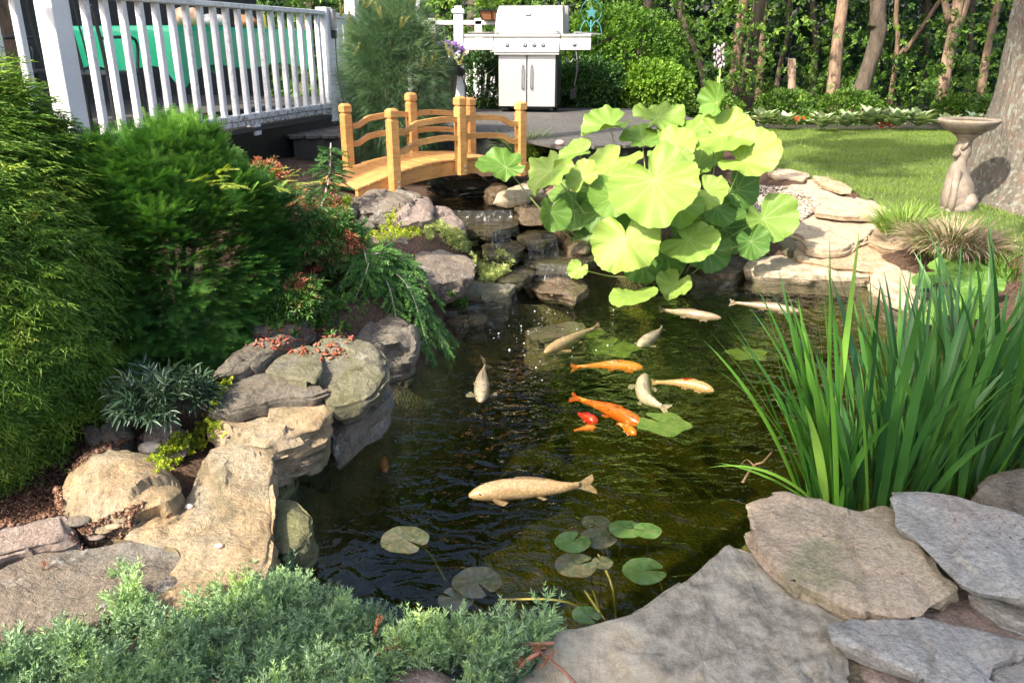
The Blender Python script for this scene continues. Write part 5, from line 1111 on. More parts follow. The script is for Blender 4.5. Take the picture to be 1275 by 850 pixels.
M['jenny'] = leafmat('yellow_green_groundcover', [(.16, .24, .02), (.30, .38, .03), (.45, .48, .04)], .45, .3)
M['sedum'] = leafmat('pale_green_sedum', [(.20, .26, .06), (.34, .40, .12), (.48, .50, .22)], .5, .2)
M['darkleaf'] = leafmat('dark_silvery_leaves', [(.02, .05, .025), (.045, .085, .05), (.12, .17, .12)], .35, .15)
M['green'] = leafmat('small_green_leaves', [(.03, .08, .012), (.06, .15, .02), (.10, .21, .03)], .45, .3)
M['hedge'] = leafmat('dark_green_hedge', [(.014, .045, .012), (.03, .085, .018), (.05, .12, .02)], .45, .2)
M['hedge_lit'] = leafmat('sunlit_green_bush', [(.05, .12, .012), (.11, .23, .02), (.20, .33, .035)], .45, .3)  # lit copy of the hedge greens, sunlight put into the colour
M['wood_leaf'] = leafmat('woodland_leaves', [(.02, .05, .01), (.045, .11, .015), (.10, .20, .025), (.22, .34, .05)], .45, .35)
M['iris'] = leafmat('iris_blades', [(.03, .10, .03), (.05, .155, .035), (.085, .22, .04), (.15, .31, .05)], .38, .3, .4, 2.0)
M['iris_lit'] = leafmat('sunlit_iris_blades', [(.05, .17, .03), (.12, .29, .035), (.24, .42, .07)], .38, .35, .4, 2.0)  # lighter iris copy, sunlight on the left clump painted into the colour
M['grassb'] = leafmat('garden_grass_blades', [(.06, .12, .02), (.12, .22, .03), (.22, .33, .06)], .5, .3)
M['liriope'] = leafmat('striped_dry_grass', [(.07, .12, .03), (.16, .19, .06), (.30, .22, .16), (.42, .32, .26)], .55, .25)
M['lawnb'] = leafmat('lawn_blades', [(.08, .14, .022), (.14, .215, .038), (.23, .31, .07)], .5, .35, nz=1.5)
rr_ = np.random.default_rng(3)
TC = [t_cypress(rr_) for _ in range(3)]; TY = [t_yew(rr_) for _ in range(3)]; TS = [t_spruce(rr_) for _ in range(3)]; TJ = [t_juniper(rr_) for _ in range(3)]; TP = [t_pine(rr_) for _ in range(3)]
TL = [t_cluster(rr_, 7, .5, .5) for _ in range(3)]; TLN = [t_cluster(rr_, 8, .28, .6, False) for _ in range(3)]; TR = [t_cluster(rr_, 9, .8, .36) for _ in range(3)]
def origin_thing(name, label, cat, p, group=None): return thing(name, label, cat, p, 0, group)

# ---- ground covers
def cover(name, label, poly, zf, n, T, size, mat, seed, up=.02, kind='stuff', tb=.5):
    r = np.random.default_rng(seed); poly = np.array(poly, float); lo, hi = poly.min(0), poly.max(0); q = np.c_[r.uniform(lo[0], hi[0], n * 3), r.uniform(lo[1], hi[1], n * 3)]; q = q[poly_sd(q, poly) < 0][:n]
    cl = fbm(np.c_[q / 14, np.zeros(len(q))], 1, seed, 2); q = q[cl > -.15]; p = np.array([hit(a, b) + [0, 0, .003 + up * r.random()] for a, b in q])
    f = norm(np.c_[r.normal(size=(len(p), 2)) * .6, np.full(len(p), .7)]); v, ff, a = multi(T, r, p, f, rv(r, len(p)), r.uniform(.7, 1.2, len(p)) * size, np.clip(tb + .22 * r.normal(size=len(p)), 0, 1)); return tag(mesh_np(name, v, ff, mat, None, False, attr=a), label, kind=kind)

# threadleaf cypress, left edge
r = np.random.default_rng(21)
c = np.array([-2.20, 2.80, .66]); t = origin_thing('cypress_shrub', 'bushy threadleaf cypress with yellow-tipped sprays filling the left edge', 'shrub', (c[0], c[1], .12))
p, d = blob(r, 16000, c, (.74, .86, .78), .22, 2.0, 3, .62, -.85, front=-.25)
f = norm(d * .8 + np.array([.25, -.25, -.15]) + r.normal(size=p.shape) * .28); p[:, 2] = np.maximum(p[:, 2], .14)
hl = fbm(p, 3.1, 44, 2); tint = np.clip(.36 + .22 * r.normal(size=len(p)) * .6 + .25 * hl + .35 * (r.random(len(p)) < .05), 0, 1)
foliage('foliage', TC, r, p, f, norm(d + [0, 0, .6]), r.uniform(.09, .155, len(p)), tint, M['cypress'], t)
stems(t, (c[0], c[1], .1), c + rv(r, 40) * np.array([.62, .62, .55]), M['twig'], .02)
# low skirt of the cypress hanging over the mulch
# yew
c = np.array([-1.47, 3.45, .64]); t = origin_thing('yew_shrub', 'dense dark green yew between the cypress and the rocks', 'shrub', (c[0], c[1], .25))
p, d = blob(r, 8500, c, (.44, .58, .50), .42, 2.6, 8, .74, -.9, front=-.35); p[:, 2] = np.maximum(p[:, 2], .30)
f = norm(d * .9 + np.array([.1, -.15, .12]) + r.normal(size=p.shape) * .3); tint = np.clip(.38 + .2 * r.normal(size=len(p)) + .4 * fbm(p, 4, 5, 3) + .5 * (r.random(len(p)) < .015) + .16 * (p[:, 2] - .7), 0, 1)
foliage('foliage', TY, r, p, f, norm(d * .5 + [0, 0, 1]), r.uniform(.07, .125, len(p)), tint, M['yew'], t)
stems(t, (c[0], c[1], .25), c + rv(r, 40) * np.array([.38, .45, .38]), M['twig'], .018)
# yellow shoots on the yew
t2 = None
ps = np.array([at(245, 225, .9) + r.normal(size=3) * .03 for _ in range(7)] + [at(345, 215, .78) + r.normal(size=3) * .03 for _ in range(6)])
ps = np.array([aty(262 + r.normal() * 14, 222 + r.normal() * 7, 3.12) for _ in range(12)] + [aty(346 + r.normal() * 12, 222 + r.normal() * 7, 3.35) for _ in range(10)])
M['yewnew'] = leafmat('bright_new_yew_shoots', [(.34, .44, .06), (.5, .56, .12)], .5, .3)
foliage('new_shoots', TY, r, ps, norm(r.normal(size=ps.shape) * .25 + [1, -.4, .2]), np.tile([0, 0, 1.0], (len(ps), 1)), r.uniform(.05, .09, len(ps)), r.random(len(ps)), M['yewnew'], t)

# weeping spruce
root = at(455, 318, .50); t = origin_thing('weeping_spruce', 'dwarf weeping spruce spilling over the rocks towards the water', 'shrub', root)
ends = [(556, 432, .06), (548, 405, .14), (535, 440, .07), (520, 425, .1), (500, 438, .1), (486, 425, .13), (545, 375, .24), (525, 350, .33), (470, 428, .12), (452, 415, .2), (512, 402, .17), (492, 385, .24), (430, 400, .28), (415, 372, .34), (470, 390, .27), (452, 375, .32), (520, 380, .24), (400, 345, .42), (500, 345, .38), (440, 350, .4), (425, 320, .48), (400, 310, .52), (440, 290, .56), (410, 290, .56), (480, 330, .42), (560, 418, .06), (462, 352, .42), (505, 365, .31), (535, 395, .16), (545, 425, .08)]
P, Fw, U, SC = [], [], [], []; mb = MB()
for (x, y, z) in ends:
    e = at(x, y, z); m = (root + e) / 2 + np.array([r.normal() * .03, -.02, .05 + .12 * np.linalg.norm((e - root)[:2])]); cv = catmull([root, m, e], 14); mb.tube(cv, list(np.linspace(.006, .002, 14)), 5)
    L = np.linalg.norm(np.diff(cv, axis=0), axis=1).sum(); k = int(L / .014)
    for i in range(k):
        u = .18 + .82 * i / max(1, k - 1); q = cv[min(13, int(u * 13))] + (cv[min(13, int(u * 13) + 1)] - cv[min(13, int(u * 13))]) * (u * 13 % 1); dd = cv[min(13, int(u * 13) + 1)] - cv[max(0, int(u * 13) - 1)]; dd = dd / np.linalg.norm(dd); sd = np.cross(dd, [0, 0, 1]) * (1 if i % 2 else -1)
        P.append(q); Fw.append(dd * .55 + sd * r.uniform(.4, 1.1) + np.array([0, 0, r.uniform(-.45, .25)])); U.append([0, 0, 1]); SC.append(.115 * (1.1 - .45 * u) * r.uniform(.7, 1.2))
    P.append(e); Fw.append(dd); U.append([0, 0, 1]); SC.append(.08)
    for q2 in np.linspace(.1, 1, 14): P.append(cv[int(q2 * 13)]); Fw.append(dd + r.normal(size=3) * .12); U.append([0, 0, 1]); SC.append(.07)
P = np.array(P); foliage('foliage', TS, r, P, np.array(Fw), np.array(U, float), np.array(SC), np.clip(.5 + .2 * r.normal(size=len(P)), 0, 1), M['spruce'], t)
mb.build('branches', M['greytwig'], t, True, world=True)
cover('bank_greenery', 'small mixed leaves covering the bank behind the weeping spruce', [(385, 330), (400, 290), (440, 300), (475, 300), (480, 330), (470, 380), (440, 420), (390, 420), (370, 380)], lambda x, y: .48 - max(0, (y - 300)) * .0011, 600, TL, .04, M['green'], 58, .06)
cover('red_groundcover', 'rusty red and green twiggy growth right of the yew', [(345, 262), (385, 245), (430, 262), (440, 300), (420, 345), (375, 385), (335, 395), (320, 375), (350, 330)], lambda x, y: .60 - max(0, (y - 250)) * .0011, 1500, TLN, .045, M['azalea'], 59, .08, 'stuff', .78)
# small spruce by the bridge
b = at(400, 262, .56); tp = aty(412, 178, b[1] + .1); t = origin_thing('young_spruce', 'small upright spruce with bare grey stem left of the bridge', 'shrub', b)
cv = catmull([b, (b + tp) / 2 + [.02, 0, 0], tp], 12); mb = MB(); mb.tube(cv, list(np.linspace(.010, .004, 12)), 6); mb.build('trunk', M['greytwig'], t, True, world=True)
P, Fw = [], []
for i in range(150): u = r.uniform(.15, 1); a = r.uniform(0, 6.28); q = cv[int(u * 11)]; dv = np.array([math.cos(a), math.sin(a), r.uniform(-.5, .3)]); P.append(q + dv * r.uniform(0, .10) * (1.15 - .6 * u)); Fw.append(dv + [0, 0, -.1])
P = np.array(P); foliage('foliage', TS, r, P, np.array(Fw), np.tile([0, 0, 1.0], (len(P), 1)), r.uniform(.05, .10, len(P)), np.clip(.35 + .2 * r.normal(size=len(P)), 0, 1), M['spruce'], t)
# red-tipped shrub
for (x, y, z, rad, n, lab, sd) in ((385, 300, .58, (.26, .28, .15), 1500, 'loose shrub with red and green leaves above the weeping spruce', 5), (325, 232, .80, (.14, .16, .12), 420, 'small red-tipped shoots between the yew and the porch edge', 6), (345, 372, .48, (.2, .2, .07), 620, 'low twiggy red-brown shrub beneath the yew over dark rocks', 7)):
    c = at(x, y, z); t = origin_thing('azalea_shrub', lab, 'shrub', (c[0], c[1], c[2] - .15), 'red-tipped shrubs'); p, d = blob(r, n, c, rad, .3, 3, sd, .3, -.7)
    red = (fbm(p, 7, sd + 60, 2) > .02) * .6
    foliage('foliage', TLN, r, p, norm(d + r.normal(size=p.shape) * .5 + [0, 0, .5]), np.tile([0, 0, 1.0], (len(p), 1)), r.uniform(.03, .055, len(p)), np.clip(.25 + .18 * r.normal(size=len(p)) + red, 0, 1), M['azalea'], t)
    stems(t, (c[0], c[1], c[2] - .18), c + rv(r, 26) * np.array(rad) * .9, M['twig'], .007)
# filler greenery behind yew up to the bridge (low perennials)
c = at(300, 262, .5); t = origin_thing('low_green_shrub', 'low mixed green shrub filling the shade below the porch edge', 'shrub', (c[0], c[1], c[2] - .1))
p, d = blob(r, 1500, c, (.5, .5, .16), .3, 3, 15, .3, -.5); foliage('foliage', TL, r, p, norm(d + r.normal(size=p.shape) * .4 + [0, 0, .5]), np.tile([0, 0, 1.0], (len(p), 1)), r.uniform(.03, .06, len(p)), np.clip(.3 + .2 * r.normal(size=len(p)), 0, 1), M['green'], t)
# foreground juniper
JP = np.array([(-60, 822), (30, 822), (70, 800), (90, 770), (70, 745), (75, 728), (110, 738), (150, 745), (140, 715), (150, 712), (170, 760), (205, 785), (235, 775), (262, 750), (300, 738), (335, 726), (350, 728), (400, 745), (440, 768), (480, 790), (530, 800), (580, 796), (640, 796), (690, 782), (698, 782), (670, 800), (660, 830), (640, 850), (600, 900), (-60, 920)], float)
r = np.random.default_rng(31)
q = np.c_[r.uniform(-60, 700, 26000), r.uniform(690, 915, 26000)]; q = q[poly_sd(q, JP) < 0]; 
hn = fbm(np.c_[q / 60, np.zeros(len(q))], 1, 3, 3)
keep = ~((q[:, 0] > 470) & (q[:, 0] < 590) & (q[:, 1] > 828)) & ~((q[:, 0] < 165) & (q[:, 1] > 790) & (q[:, 1] < 822) & (hn < .25)) & ~((q[:, 0] < 190) & (q[:, 1] < 785) & (hn < .24)) & ~((hn < -.22) & (r.random(len(q)) < .75))
q = q[keep]; hn = hn[keep]; lay = r.random(len(q)); z = .14 + .08 * hn - .09 * lay * (lay > .5); inner = -poly_sd(q, JP); z = z - .03 * np.exp(-inner / 15); q = q[:4700]; z = z[:4700]; hn = hn[:4700]; lay = lay[:4700]
p = np.array([at(a, b, zz) for (a, b), zz in zip(q, z)]); t = origin_thing('juniper', 'spreading blue-green juniper carpeting the bottom left corner', 'shrub', (-.8, 1.5, .03))
f = norm(np.c_[r.normal(size=len(p)) * .45 + .05, r.normal(size=len(p)) * .4 + .15, np.full(len(p), .8)]); tint = np.clip(.47 + .14 * r.normal(size=len(p)) + .35 * hn, 0, 1)
foliage('foliage', TJ, r, p - f * .03, f, rv(r, len(p)), r.uniform(.06, .115, len(p)) * (1 + .45 * (r.random(len(p)) < .12)), tint, M['juniper'], t)
mb = MB()
for k in range(46):
    a = q[r.integers(0, len(q))]; e = at(a[0], a[1], .15); s0 = e + np.array([r.uniform(-.25, .25), -.15 - r.random() * .2, -.08]); mb.tube(catmull([s0, (s0 + e) / 2 + [0, 0, .03], e], 6), [.006, .006, .005, .004, .003, .002], 5)
for a, b_ in (((620, 812), (690, 800)), ((640, 838), (672, 812)), ((300, 850), (380, 790)), ((90, 735), (190, 760))): mb.tube(catmull([at(a[0], a[1], .13), at((a[0] + b_[0]) / 2, (a[1] + b_[1]) / 2 - 4, .16), at(b_[0], b_[1], .17)], 8), .005, 5)
mb.build('branches', simple('reddish_juniper_bark', (.26, .12, .08), .8, 0, 20, .4), t, True, world=True)
# dry orange sprays caught in the juniper
ps = np.array([at(x, y, .16) for x, y in ((50, 722), (30, 726), (70, 724), (668, 818), (672, 832), (660, 822), (465, 792), (300, 840), (280, 846), (480, 822))]); foliage('dry_sprays', TJ, r, ps, norm(r.normal(size=ps.shape) + [0, 0, .2]), rv(r, len(ps)), .06, r.random(len(ps)), leafmat('dry_rust_sprays', [(.25, .09, .04), (.38, .15, .08)], .6, .1), t)

cover('creeping_groundcover', 'yellow-green creeping leaves between pebble and big left rocks', [(185, 580), (205, 560), (222, 545), (245, 548), (255, 520), (262, 490), (275, 470), (290, 478), (275, 500), (268, 525), (280, 545), (260, 560), (235, 575), (215, 588), (195, 590)], lambda x, y: .225 + max(0, (545 - y)) * .0016, 620, TR, .026, M['jenny'], 51)
cover('creeping_groundcover', 'small green weeds around the lower left rocks', [(330, 400), (400, 370), (420, 385), (400, 410), (370, 425), (330, 412)], lambda x, y: .42, 260, TR, .03, M['green'], 52)
cover('sedum_mat', 'pale sedum spilling over the rocks beside the waterfall', [(528, 292), (545, 284), (560, 290), (580, 298), (600, 308), (620, 318), (636, 328), (634, 342), (615, 352), (600, 354), (594, 338), (588, 322), (560, 310), (538, 304)], lambda x, y: .42 - (y - 288) * .0033, 1700, TLN, .032, M['sedum'], 53, .04)
cover('creeping_groundcover', 'yellow-green cushion under the left foot of the bridge', [(408, 262), (430, 248), (440, 252), (440, 270), (420, 274), (405, 270)], lambda x, y: .56, 380, TR, .028, M['jenny'], 54)
cover('creeping_groundcover', 'thin strip of yellow-green leaves between the slabs near the bridge', [(445, 310), (455, 298), (470, 290), (484, 284), (478, 272), (492, 268), (494, 284), (520, 286), (530, 296), (500, 300), (476, 306), (470, 320), (452, 325)], lambda x, y: .46 - (y - 285) * .001, 520, TR, .026, M['jenny'], 55, .03)
cover('creeping_groundcover', 'little green fern leaves above the waterline beneath the overhanging rock', [(545, 360), (560, 366), (580, 376), (582, 386), (560, 392), (545, 380)], lambda x, y: .1, 160, TR, .035, M['green'], 56, .03)
cover('creeping_groundcover', 'sparse green plants between the yew and the red-leaved shrub', [(370, 250), (420, 262), (440, 300), (420, 340), (380, 350), (370, 300)], lambda x, y: .5 - (y - 250) * .0012, 700, TR, .03, M['green'], 57, .06)
# mulch chips and litter
def chips(name, label, poly, zf, n, s, mat, seed, flat=.35):
    r = np.random.default_rng(seed); poly = np.array(poly, float); lo, hi = poly.min(0), poly.max(0); q = np.c_[r.uniform(lo[0], hi[0], n * 3), r.uniform(lo[1], hi[1], n * 3)]; q = q[poly_sd(q, poly) < 0][:n]; p = np.array([hit(a, b) + [0, 0, .004 + s * .1] for a, b in q])
    bx = np.array([(x, y, z) for x in (-.5, .5) for y in (-.5, .5) for z in (-.5, .5)]) * np.array([.38, 1, .16]); bf = np.array([(0, 1, 3, 2), (4, 6, 7, 5), (0, 4, 5, 1), (2, 3, 7, 6), (0, 2, 6, 4), (1, 5, 7, 3)])
    v, ff, a = scatter((bx, bf), p, norm(np.c_[r.normal(size=(len(p), 2)), r.normal(size=len(p)) * flat]), norm(np.c_[r.normal(size=(len(p), 2)) * flat, np.ones(len(p))]), r.uniform(.4, 1.4, len(p)) * s, r.random(len(p))); return tag(mesh_np(name, v, ff, mat, None, False, attr=a), label, kind='stuff')
mulchm = leafmat('bark_mulch_chips', [(.04, .02, .013), (.10, .047, .028), (.17, .085, .05), (.28, .19, .13)], .85, 0)
zg = lambda x, y: -1
def gz(a, b, z0=.15):
    z = z0
    for _ in range(4): q = at(a, b, z); z = g1(q[0], q[1])
    return z
def chips_g(name, label, poly, n, s, mat, seed):
    poly = np.array(poly, float); lo, hi = poly.min(0), poly.max(0); gx = np.linspace(lo[0], hi[0], 7); gy = np.linspace(lo[1], hi[1], 7); Z = np.array([[gz(a, b) for a in gx] for b in gy])
    def zf(a, b):
        i = np.interp(a, gx, np.arange(7)); j = np.interp(b, gy, np.arange(7)); i0, j0 = min(5, int(i)), min(5, int(j)); u, v = i - i0, j - j0
        return Z[j0, i0] * (1 - u) * (1 - v) + Z[j0, i0 + 1] * u * (1 - v) + Z[j0 + 1, i0] * (1 - u) * v + Z[j0 + 1, i0 + 1] * u * v + .008
    return chips(name, label, poly, zf, n, s, mat, seed)
chips_g('bark_mulch', 'reddish brown bark mulch chips at the left edge', [(-40, 560), (60, 545), (110, 555), (180, 545), (110, 570), (75, 600), (80, 640), (20, 655), (-40, 665)], 4200, .014, mulchm, 61)
chips_g('bark_mulch', 'bark crumbs in the hollow below the golden boulder', [(90, 655), (130, 645), (180, 625), (175, 650), (150, 672), (100, 685), (88, 675)], 420, .012, mulchm, 62)
redm = leafmat('fallen_red_leaves', [(.22, .06, .03), (.35, .10, .06), (.4, .2, .12)], .7, .1)
chips('fallen_leaves', 'scattered red fallen leaves on the rocks under the red-leaved shrub', [(300, 430), (340, 405), (400, 400), (440, 420), (432, 446), (400, 452), (360, 440)], lambda x, y: .425 - (y - 400) * .0008, 150, .022, redm, 63)
chips('leaf_crumbs', 'dark crumbs of dead leaf on the blue-grey flagstone', [(1175, 625), (1210, 620), (1275, 640), (1275, 690), (1200, 690)], lambda x, y: .212, 45, .006, leafmat('dark_crumbs', [(.08, .03, .02), (.2, .08, .06)], .8, 0), 64)
chips('leaf_crumbs', 'sparse crumbs on the tan flagstone', [(960, 640), (1100, 640), (1150, 740), (1050, 730)], lambda x, y: .168, 60, .006, leafmat('brown_crumbs', [(.12, .06, .03), (.3, .22, .16)], .8, 0), 65)
gravelm = leafmat('pale_gravel_chips', [(.25, .2, .15), (.42, .36, .29), (.6, .55, .48)], .8, 0)
chips_g('gravel', 'pale gravel between the shaded path stones by the butterbur', [(930, 230), (1000, 235), (1020, 255), (1000, 275), (985, 280), (955, 290), (935, 270)], 2200, .026, gravelm, 66)

# dark lance-leaved plant
c = at(205, 500, .36); t = origin_thing('lance_leaf_plant', 'dark silvery lance-leaved plant under the yew by the pinkish rock', 'plant', (c[0], c[1], .22)); r = np.random.default_rng(71)
p, d = blob(r, 75, c, (.13, .12, .07), .2, 3, 4, .2, -.3); LL = [t_cluster(rr_, 14, .17, .55, False) for _ in range(3)]; foliage('foliage', LL, r, p, norm(d + [0.3, -.3, .2] + r.normal(size=p.shape) * .4), np.tile([0, 0, 1.0], (len(p), 1)), r.uniform(.07, .12, len(p)), np.clip(.4 + .25 * r.normal(size=len(p)), 0, 1), M['darkleaf'], t)

# ---- blades
def blades(r, base, az, lean, bend, L, W, segs=9, fold=.15, twist=None):
    n = len(base); s = np.linspace(0, 1, segs + 1); th = lean[:, None] + bend[:, None] * s[None] ** 1.6; ds = L[:, None] / segs
    hx = np.cumsum(np.sin(th) * ds, 1) - np.sin(th[:, :1]) * ds; hz = np.cumsum(np.cos(th) * ds, 1) - np.cos(th[:, :1]) * ds
    dx, dy = np.cos(az)[:, None], np.sin(az)[:, None]; C = np.stack([base[:, 0:1] + hx * dx, base[:, 1:2] + hx * dy, base[:, 2:3] + hz], -1)
    tw = az + math.pi / 2 + (twist if twist is not None else r.normal(size=n) * .5); side = np.stack([np.cos(tw), np.sin(tw), np.zeros(n)], -1)[:, None]
    prof = np.minimum(1, .75 + s * .8) * np.clip((1 - s) * 2.6, 0, 1) ** .7 + .004; w = W[:, None, None] * prof[None, :, None] / 2
    T = norm(np.gradient(C, axis=1)); nn = np.cross(T, np.broadcast_to(side, T.shape)); A = C + side * w; B = C - side * w; Mi = C + nn * w * fold * 2
    V = np.stack([A, Mi, B], 2).reshape(-1, 3); I = np.arange(n * (segs + 1) * 3).reshape(n, segs + 1, 3); F = np.concatenate([np.stack([I[:, :-1, a], I[:, :-1, a + 1], I[:, 1:, a + 1], I[:, 1:, a]], -1).reshape(-1, 4) for a in (0, 1)]); return V, F
def iris(label, bx_, by_, bz_, n, rx, ry, Lm, mat, seed, leanm=.22, tilt=(0, 0), w=.026):
    r = np.random.default_rng(seed); a = r.uniform(0, 6.28, n); q = np.sqrt(r.random(n)); base = np.c_[bx_ + rx * q * np.cos(a), by_ + ry * q * np.sin(a), np.full(n, bz_)]
    lx = q * np.cos(a) * leanm + r.normal(size=n) * .09 + tilt[0]; ly = q * np.sin(a) * leanm * .8 + r.normal(size=n) * .09 + tilt[1]; az = np.arctan2(ly, lx); lean = np.hypot(lx, ly)
    L = Lm * r.uniform(.42, 1.08, n); V, F = blades(r, base, az, lean, np.abs(r.normal(size=n)) * .35 + .05, L, w * r.uniform(.65, 1.15, n), 12, .10); tint = np.repeat(np.clip(.4 + .26 * r.normal(size=n), 0, 1), 39)
    t = origin_thing('iris_clump', label, 'iris', (bx_, by_, bz_), 'iris clumps at the pond edge'); mesh_np('leaves', V, F, mat, t, True, attr=tint, world=True); return t
b1 = at(1035, 640, -.05); b2 = at(1090, 632, -.05); b3 = at(1180, 610, -.05); b4 = at(1250, 560, -.0); b5 = at(1150, 560, -.1)
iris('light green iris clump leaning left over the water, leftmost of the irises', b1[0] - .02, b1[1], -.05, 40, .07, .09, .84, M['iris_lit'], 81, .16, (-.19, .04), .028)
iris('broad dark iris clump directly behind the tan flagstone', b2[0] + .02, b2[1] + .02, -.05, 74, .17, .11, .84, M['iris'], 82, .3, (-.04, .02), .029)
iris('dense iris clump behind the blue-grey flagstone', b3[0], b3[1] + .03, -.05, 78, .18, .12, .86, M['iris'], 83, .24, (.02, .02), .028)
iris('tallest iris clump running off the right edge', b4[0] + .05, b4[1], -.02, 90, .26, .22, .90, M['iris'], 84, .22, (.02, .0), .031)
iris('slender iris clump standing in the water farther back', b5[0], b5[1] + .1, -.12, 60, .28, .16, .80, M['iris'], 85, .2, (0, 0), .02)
# two long arching leaves and a bud stem on the left clump
r = np.random.default_rng(86); base = np.array([b1 + [-.02, .02, 0]] * 5); V, F = blades(r, base, np.array([3.3, 3.0, 2.8, 1.9, 1.4]), np.array([.75, .95, .52, .12, .05]), np.array([.9, .5, .25, .1, .05]), np.array([.52, .42, .8, .98, 1.0]), np.array([.02, .018, .024, .024, .022]), 12, .1)
t = origin_thing('iris_shoots', 'long arching iris leaves and tallest twin shoots at the left end', 'iris', b1); mesh_np('leaves', V, F, M['iris_lit'], t, True, attr=np.repeat([.8, .6, .7, .9, .8], 39), world=True)
# garden grasses
def tuft(name, label, c, n, rx, L, w, mat, seed, lean=.5, bend=1.0, tb=.5, cat='ornamental grass', group=None):
    r = np.random.default_rng(seed); a = r.uniform(0, 6.28, n); q = np.sqrt(r.random(n)); base = np.c_[c[0] + rx * q * np.cos(a), c[1] + rx * q * np.sin(a), np.full(n, c[2])]
    V, F = blades(r, base, a + r.normal(size=n) * .4, q * lean + r.random(n) * .15, bend * r.uniform(.5, 1.5, n), L * r.uniform(.5, 1.1, n), w * r.uniform(.7, 1.2, n), 8, .1); t = origin_thing(name, label, cat, c, group); mesh_np('blades', V, F, mat, t, True, attr=np.repeat(np.clip(tb + .28 * r.normal(size=n), 0, 1), 27), world=True)
c = at(1185, 312, .27); tuft('ornamental_grass', 'arching pinkish dry-tipped grass clump in front of the bird bath', c, 1300, .20, .30, .008, M['liriope'], 91, .75, 1.25, .62)
c = at(1125, 290, .28); tuft('ornamental_grass', 'fresh pale green grass clump left of the pinkish one', c, 520, .16, .24, .007, M['grassb'], 92, .6, .8, .7)
c = at(655, 196, .62); tuft('deck_grass', 'loose green grass clump between the bridge end and the deck', c, 130, .12, .34, .008, M['grassb'], 93, .6, 1.1, .5)
c = at(610, 185, .62); tuft('deck_grass', 'low dark grass behind the right half of the bridge', c, 260, .25, .22, .008, M['hedge'], 94, .6, .9, .6)
c = at(960, 200, .37); tuft('edge_grass', 'few taller grass blades at the near lawn corner', c, 60, .08, .14, .006, M['grassb'], 95, .5, .6, .7)
c = at(1262, 330, .22); tuft('edge_grass', 'wild grass at the foot of the large trunk', c, 600, .5, .22, .008, M['grassb'], 96, .5, .7, .35)

# ---- big round leaves
def leaf_disc(Rr, seed, nth=150, nr=16, cup=.10, ruf=.05, sinus=1.0):
    r = np.random.default_rng(seed); V = []; vein = []; ph = r.uniform(0, 6.28, 4); fold_ = r.uniform(-2.5, 1.5); jit = r.normal(size=9) * .07; asy = r.normal() * .12
    for i in range(nth + 1):
        th = -math.pi + 2 * math.pi * i / nth; e = 1 - sinus * .72 * math.exp(-((abs(th) - math.pi) / .36) ** 2); edge = e * (1 + .02 * math.sin(7 * th + ph[0]) + .014 * math.sin(19 * th + ph[1]) + .010 * math.sin(37 * th)) * (1 + .10 * math.cos(th) + asy * math.sin(th) + .05 * math.sin(2 * th + ph[3]))
        for j in range(nr + 1):
            q = j / nr; rr = q * edge; z = cup * rr ** 2 + 1.3 * ruf * q ** 2 * math.sin(3 * th + ph[1]) + ruf * q ** 3 * math.sin(6 * th + ph[2]) + ruf * .6 * q ** 4 * math.sin(13 * th + ph[3]) - .16 * q ** 2 * max(0, math.cos(th)) - .10 * abs(rr * math.sin(th)) * fold_
            vv = 0
            for k in range(-4, 5):
                a = k * .60 + jit[k + 4]; dth = (th - a) * rr; vv = max(vv, math.exp(-(dth / .016) ** 2) * (1 - .6 * q))
                for sg in (-1, 1): dl = (th - a - sg * .22 * max(0, q - .4)) * rr; vv = max(vv, .4 * math.exp(-(dl / .014) ** 2) * (q > .4))
            z -= .012 * vv; V.append((rr * math.sin(th) * Rr, rr * math.cos(th) * Rr, z * Rr)); vein.append(vv)
    I = np.arange((nth + 1) * (nr + 1)).reshape(nth + 1, nr + 1); F = np.stack([I[:-1, :-1], I[:-1, 1:], I[1:, 1:], I[1:, :-1]], -1).reshape(-1, 4); return np.array(V), F, np.array(vein)
def bigleafmat():
    t = NT('butterbur_leaf'); a = t.n('Attribute', attribute_name='rnd').outputs['Fac']; ve = t.n('Attribute', attribute_name='vein').outputs['Fac']; co = t.coords('Object'); f = t.noise(co, 9, 6, .7); g = t.noise(co, 40, 6, .75)
    col = t.ramp(t.math('ADD', a, t.math('MULTIPLY', t.math('SUBTRACT', f, .5), .6)), [(0, (.05, .14, .02)), (.5, (.13, .24, .038)), (1, (.24, .34, .065))])
    col = t.mix(t.math('MULTIPLY', ve, .45), col, c4(.42, .53, .20)); hol = t.noise(co, 6, 3); br_ = t.math('MULTIPLY', t.ramp(g, [(.62, (0, 0, 0)), (.68, (1, 1, 1))]), t.ramp(hol, [(.55, (0, 0, 0)), (.65, (1, 1, 1))])); col = t.mix(t.math('MULTIPLY', br_, .7), col, c4(.42, .32, .12))
    b = t.bsdf(Base_Color=col, Roughness=.5, Normal=t.bump(t.math('ADD', t.math('MULTIPLY', ve, -1.0), t.math('MULTIPLY', g, .4)), .45, .006)); b.inputs['Specular IOR Level'].default_value = .35
    tr = t.n('BsdfTranslucent', Color=t.mix(1.0, col, c4(1.3, 1.3, .55), 'MULTIPLY')); mx = t.n('MixShader', Fac=.33); t.set(mx.inputs[1], b.outputs[0]); t.set(mx.inputs[2], tr.outputs[0]); return t.fin(mx)
M['bigleaf'] = bigleafmat(); M['petiole'] = simple('pale_green_leaf_stalk', (.20, .26, .07), .45, 0, 8, .3)
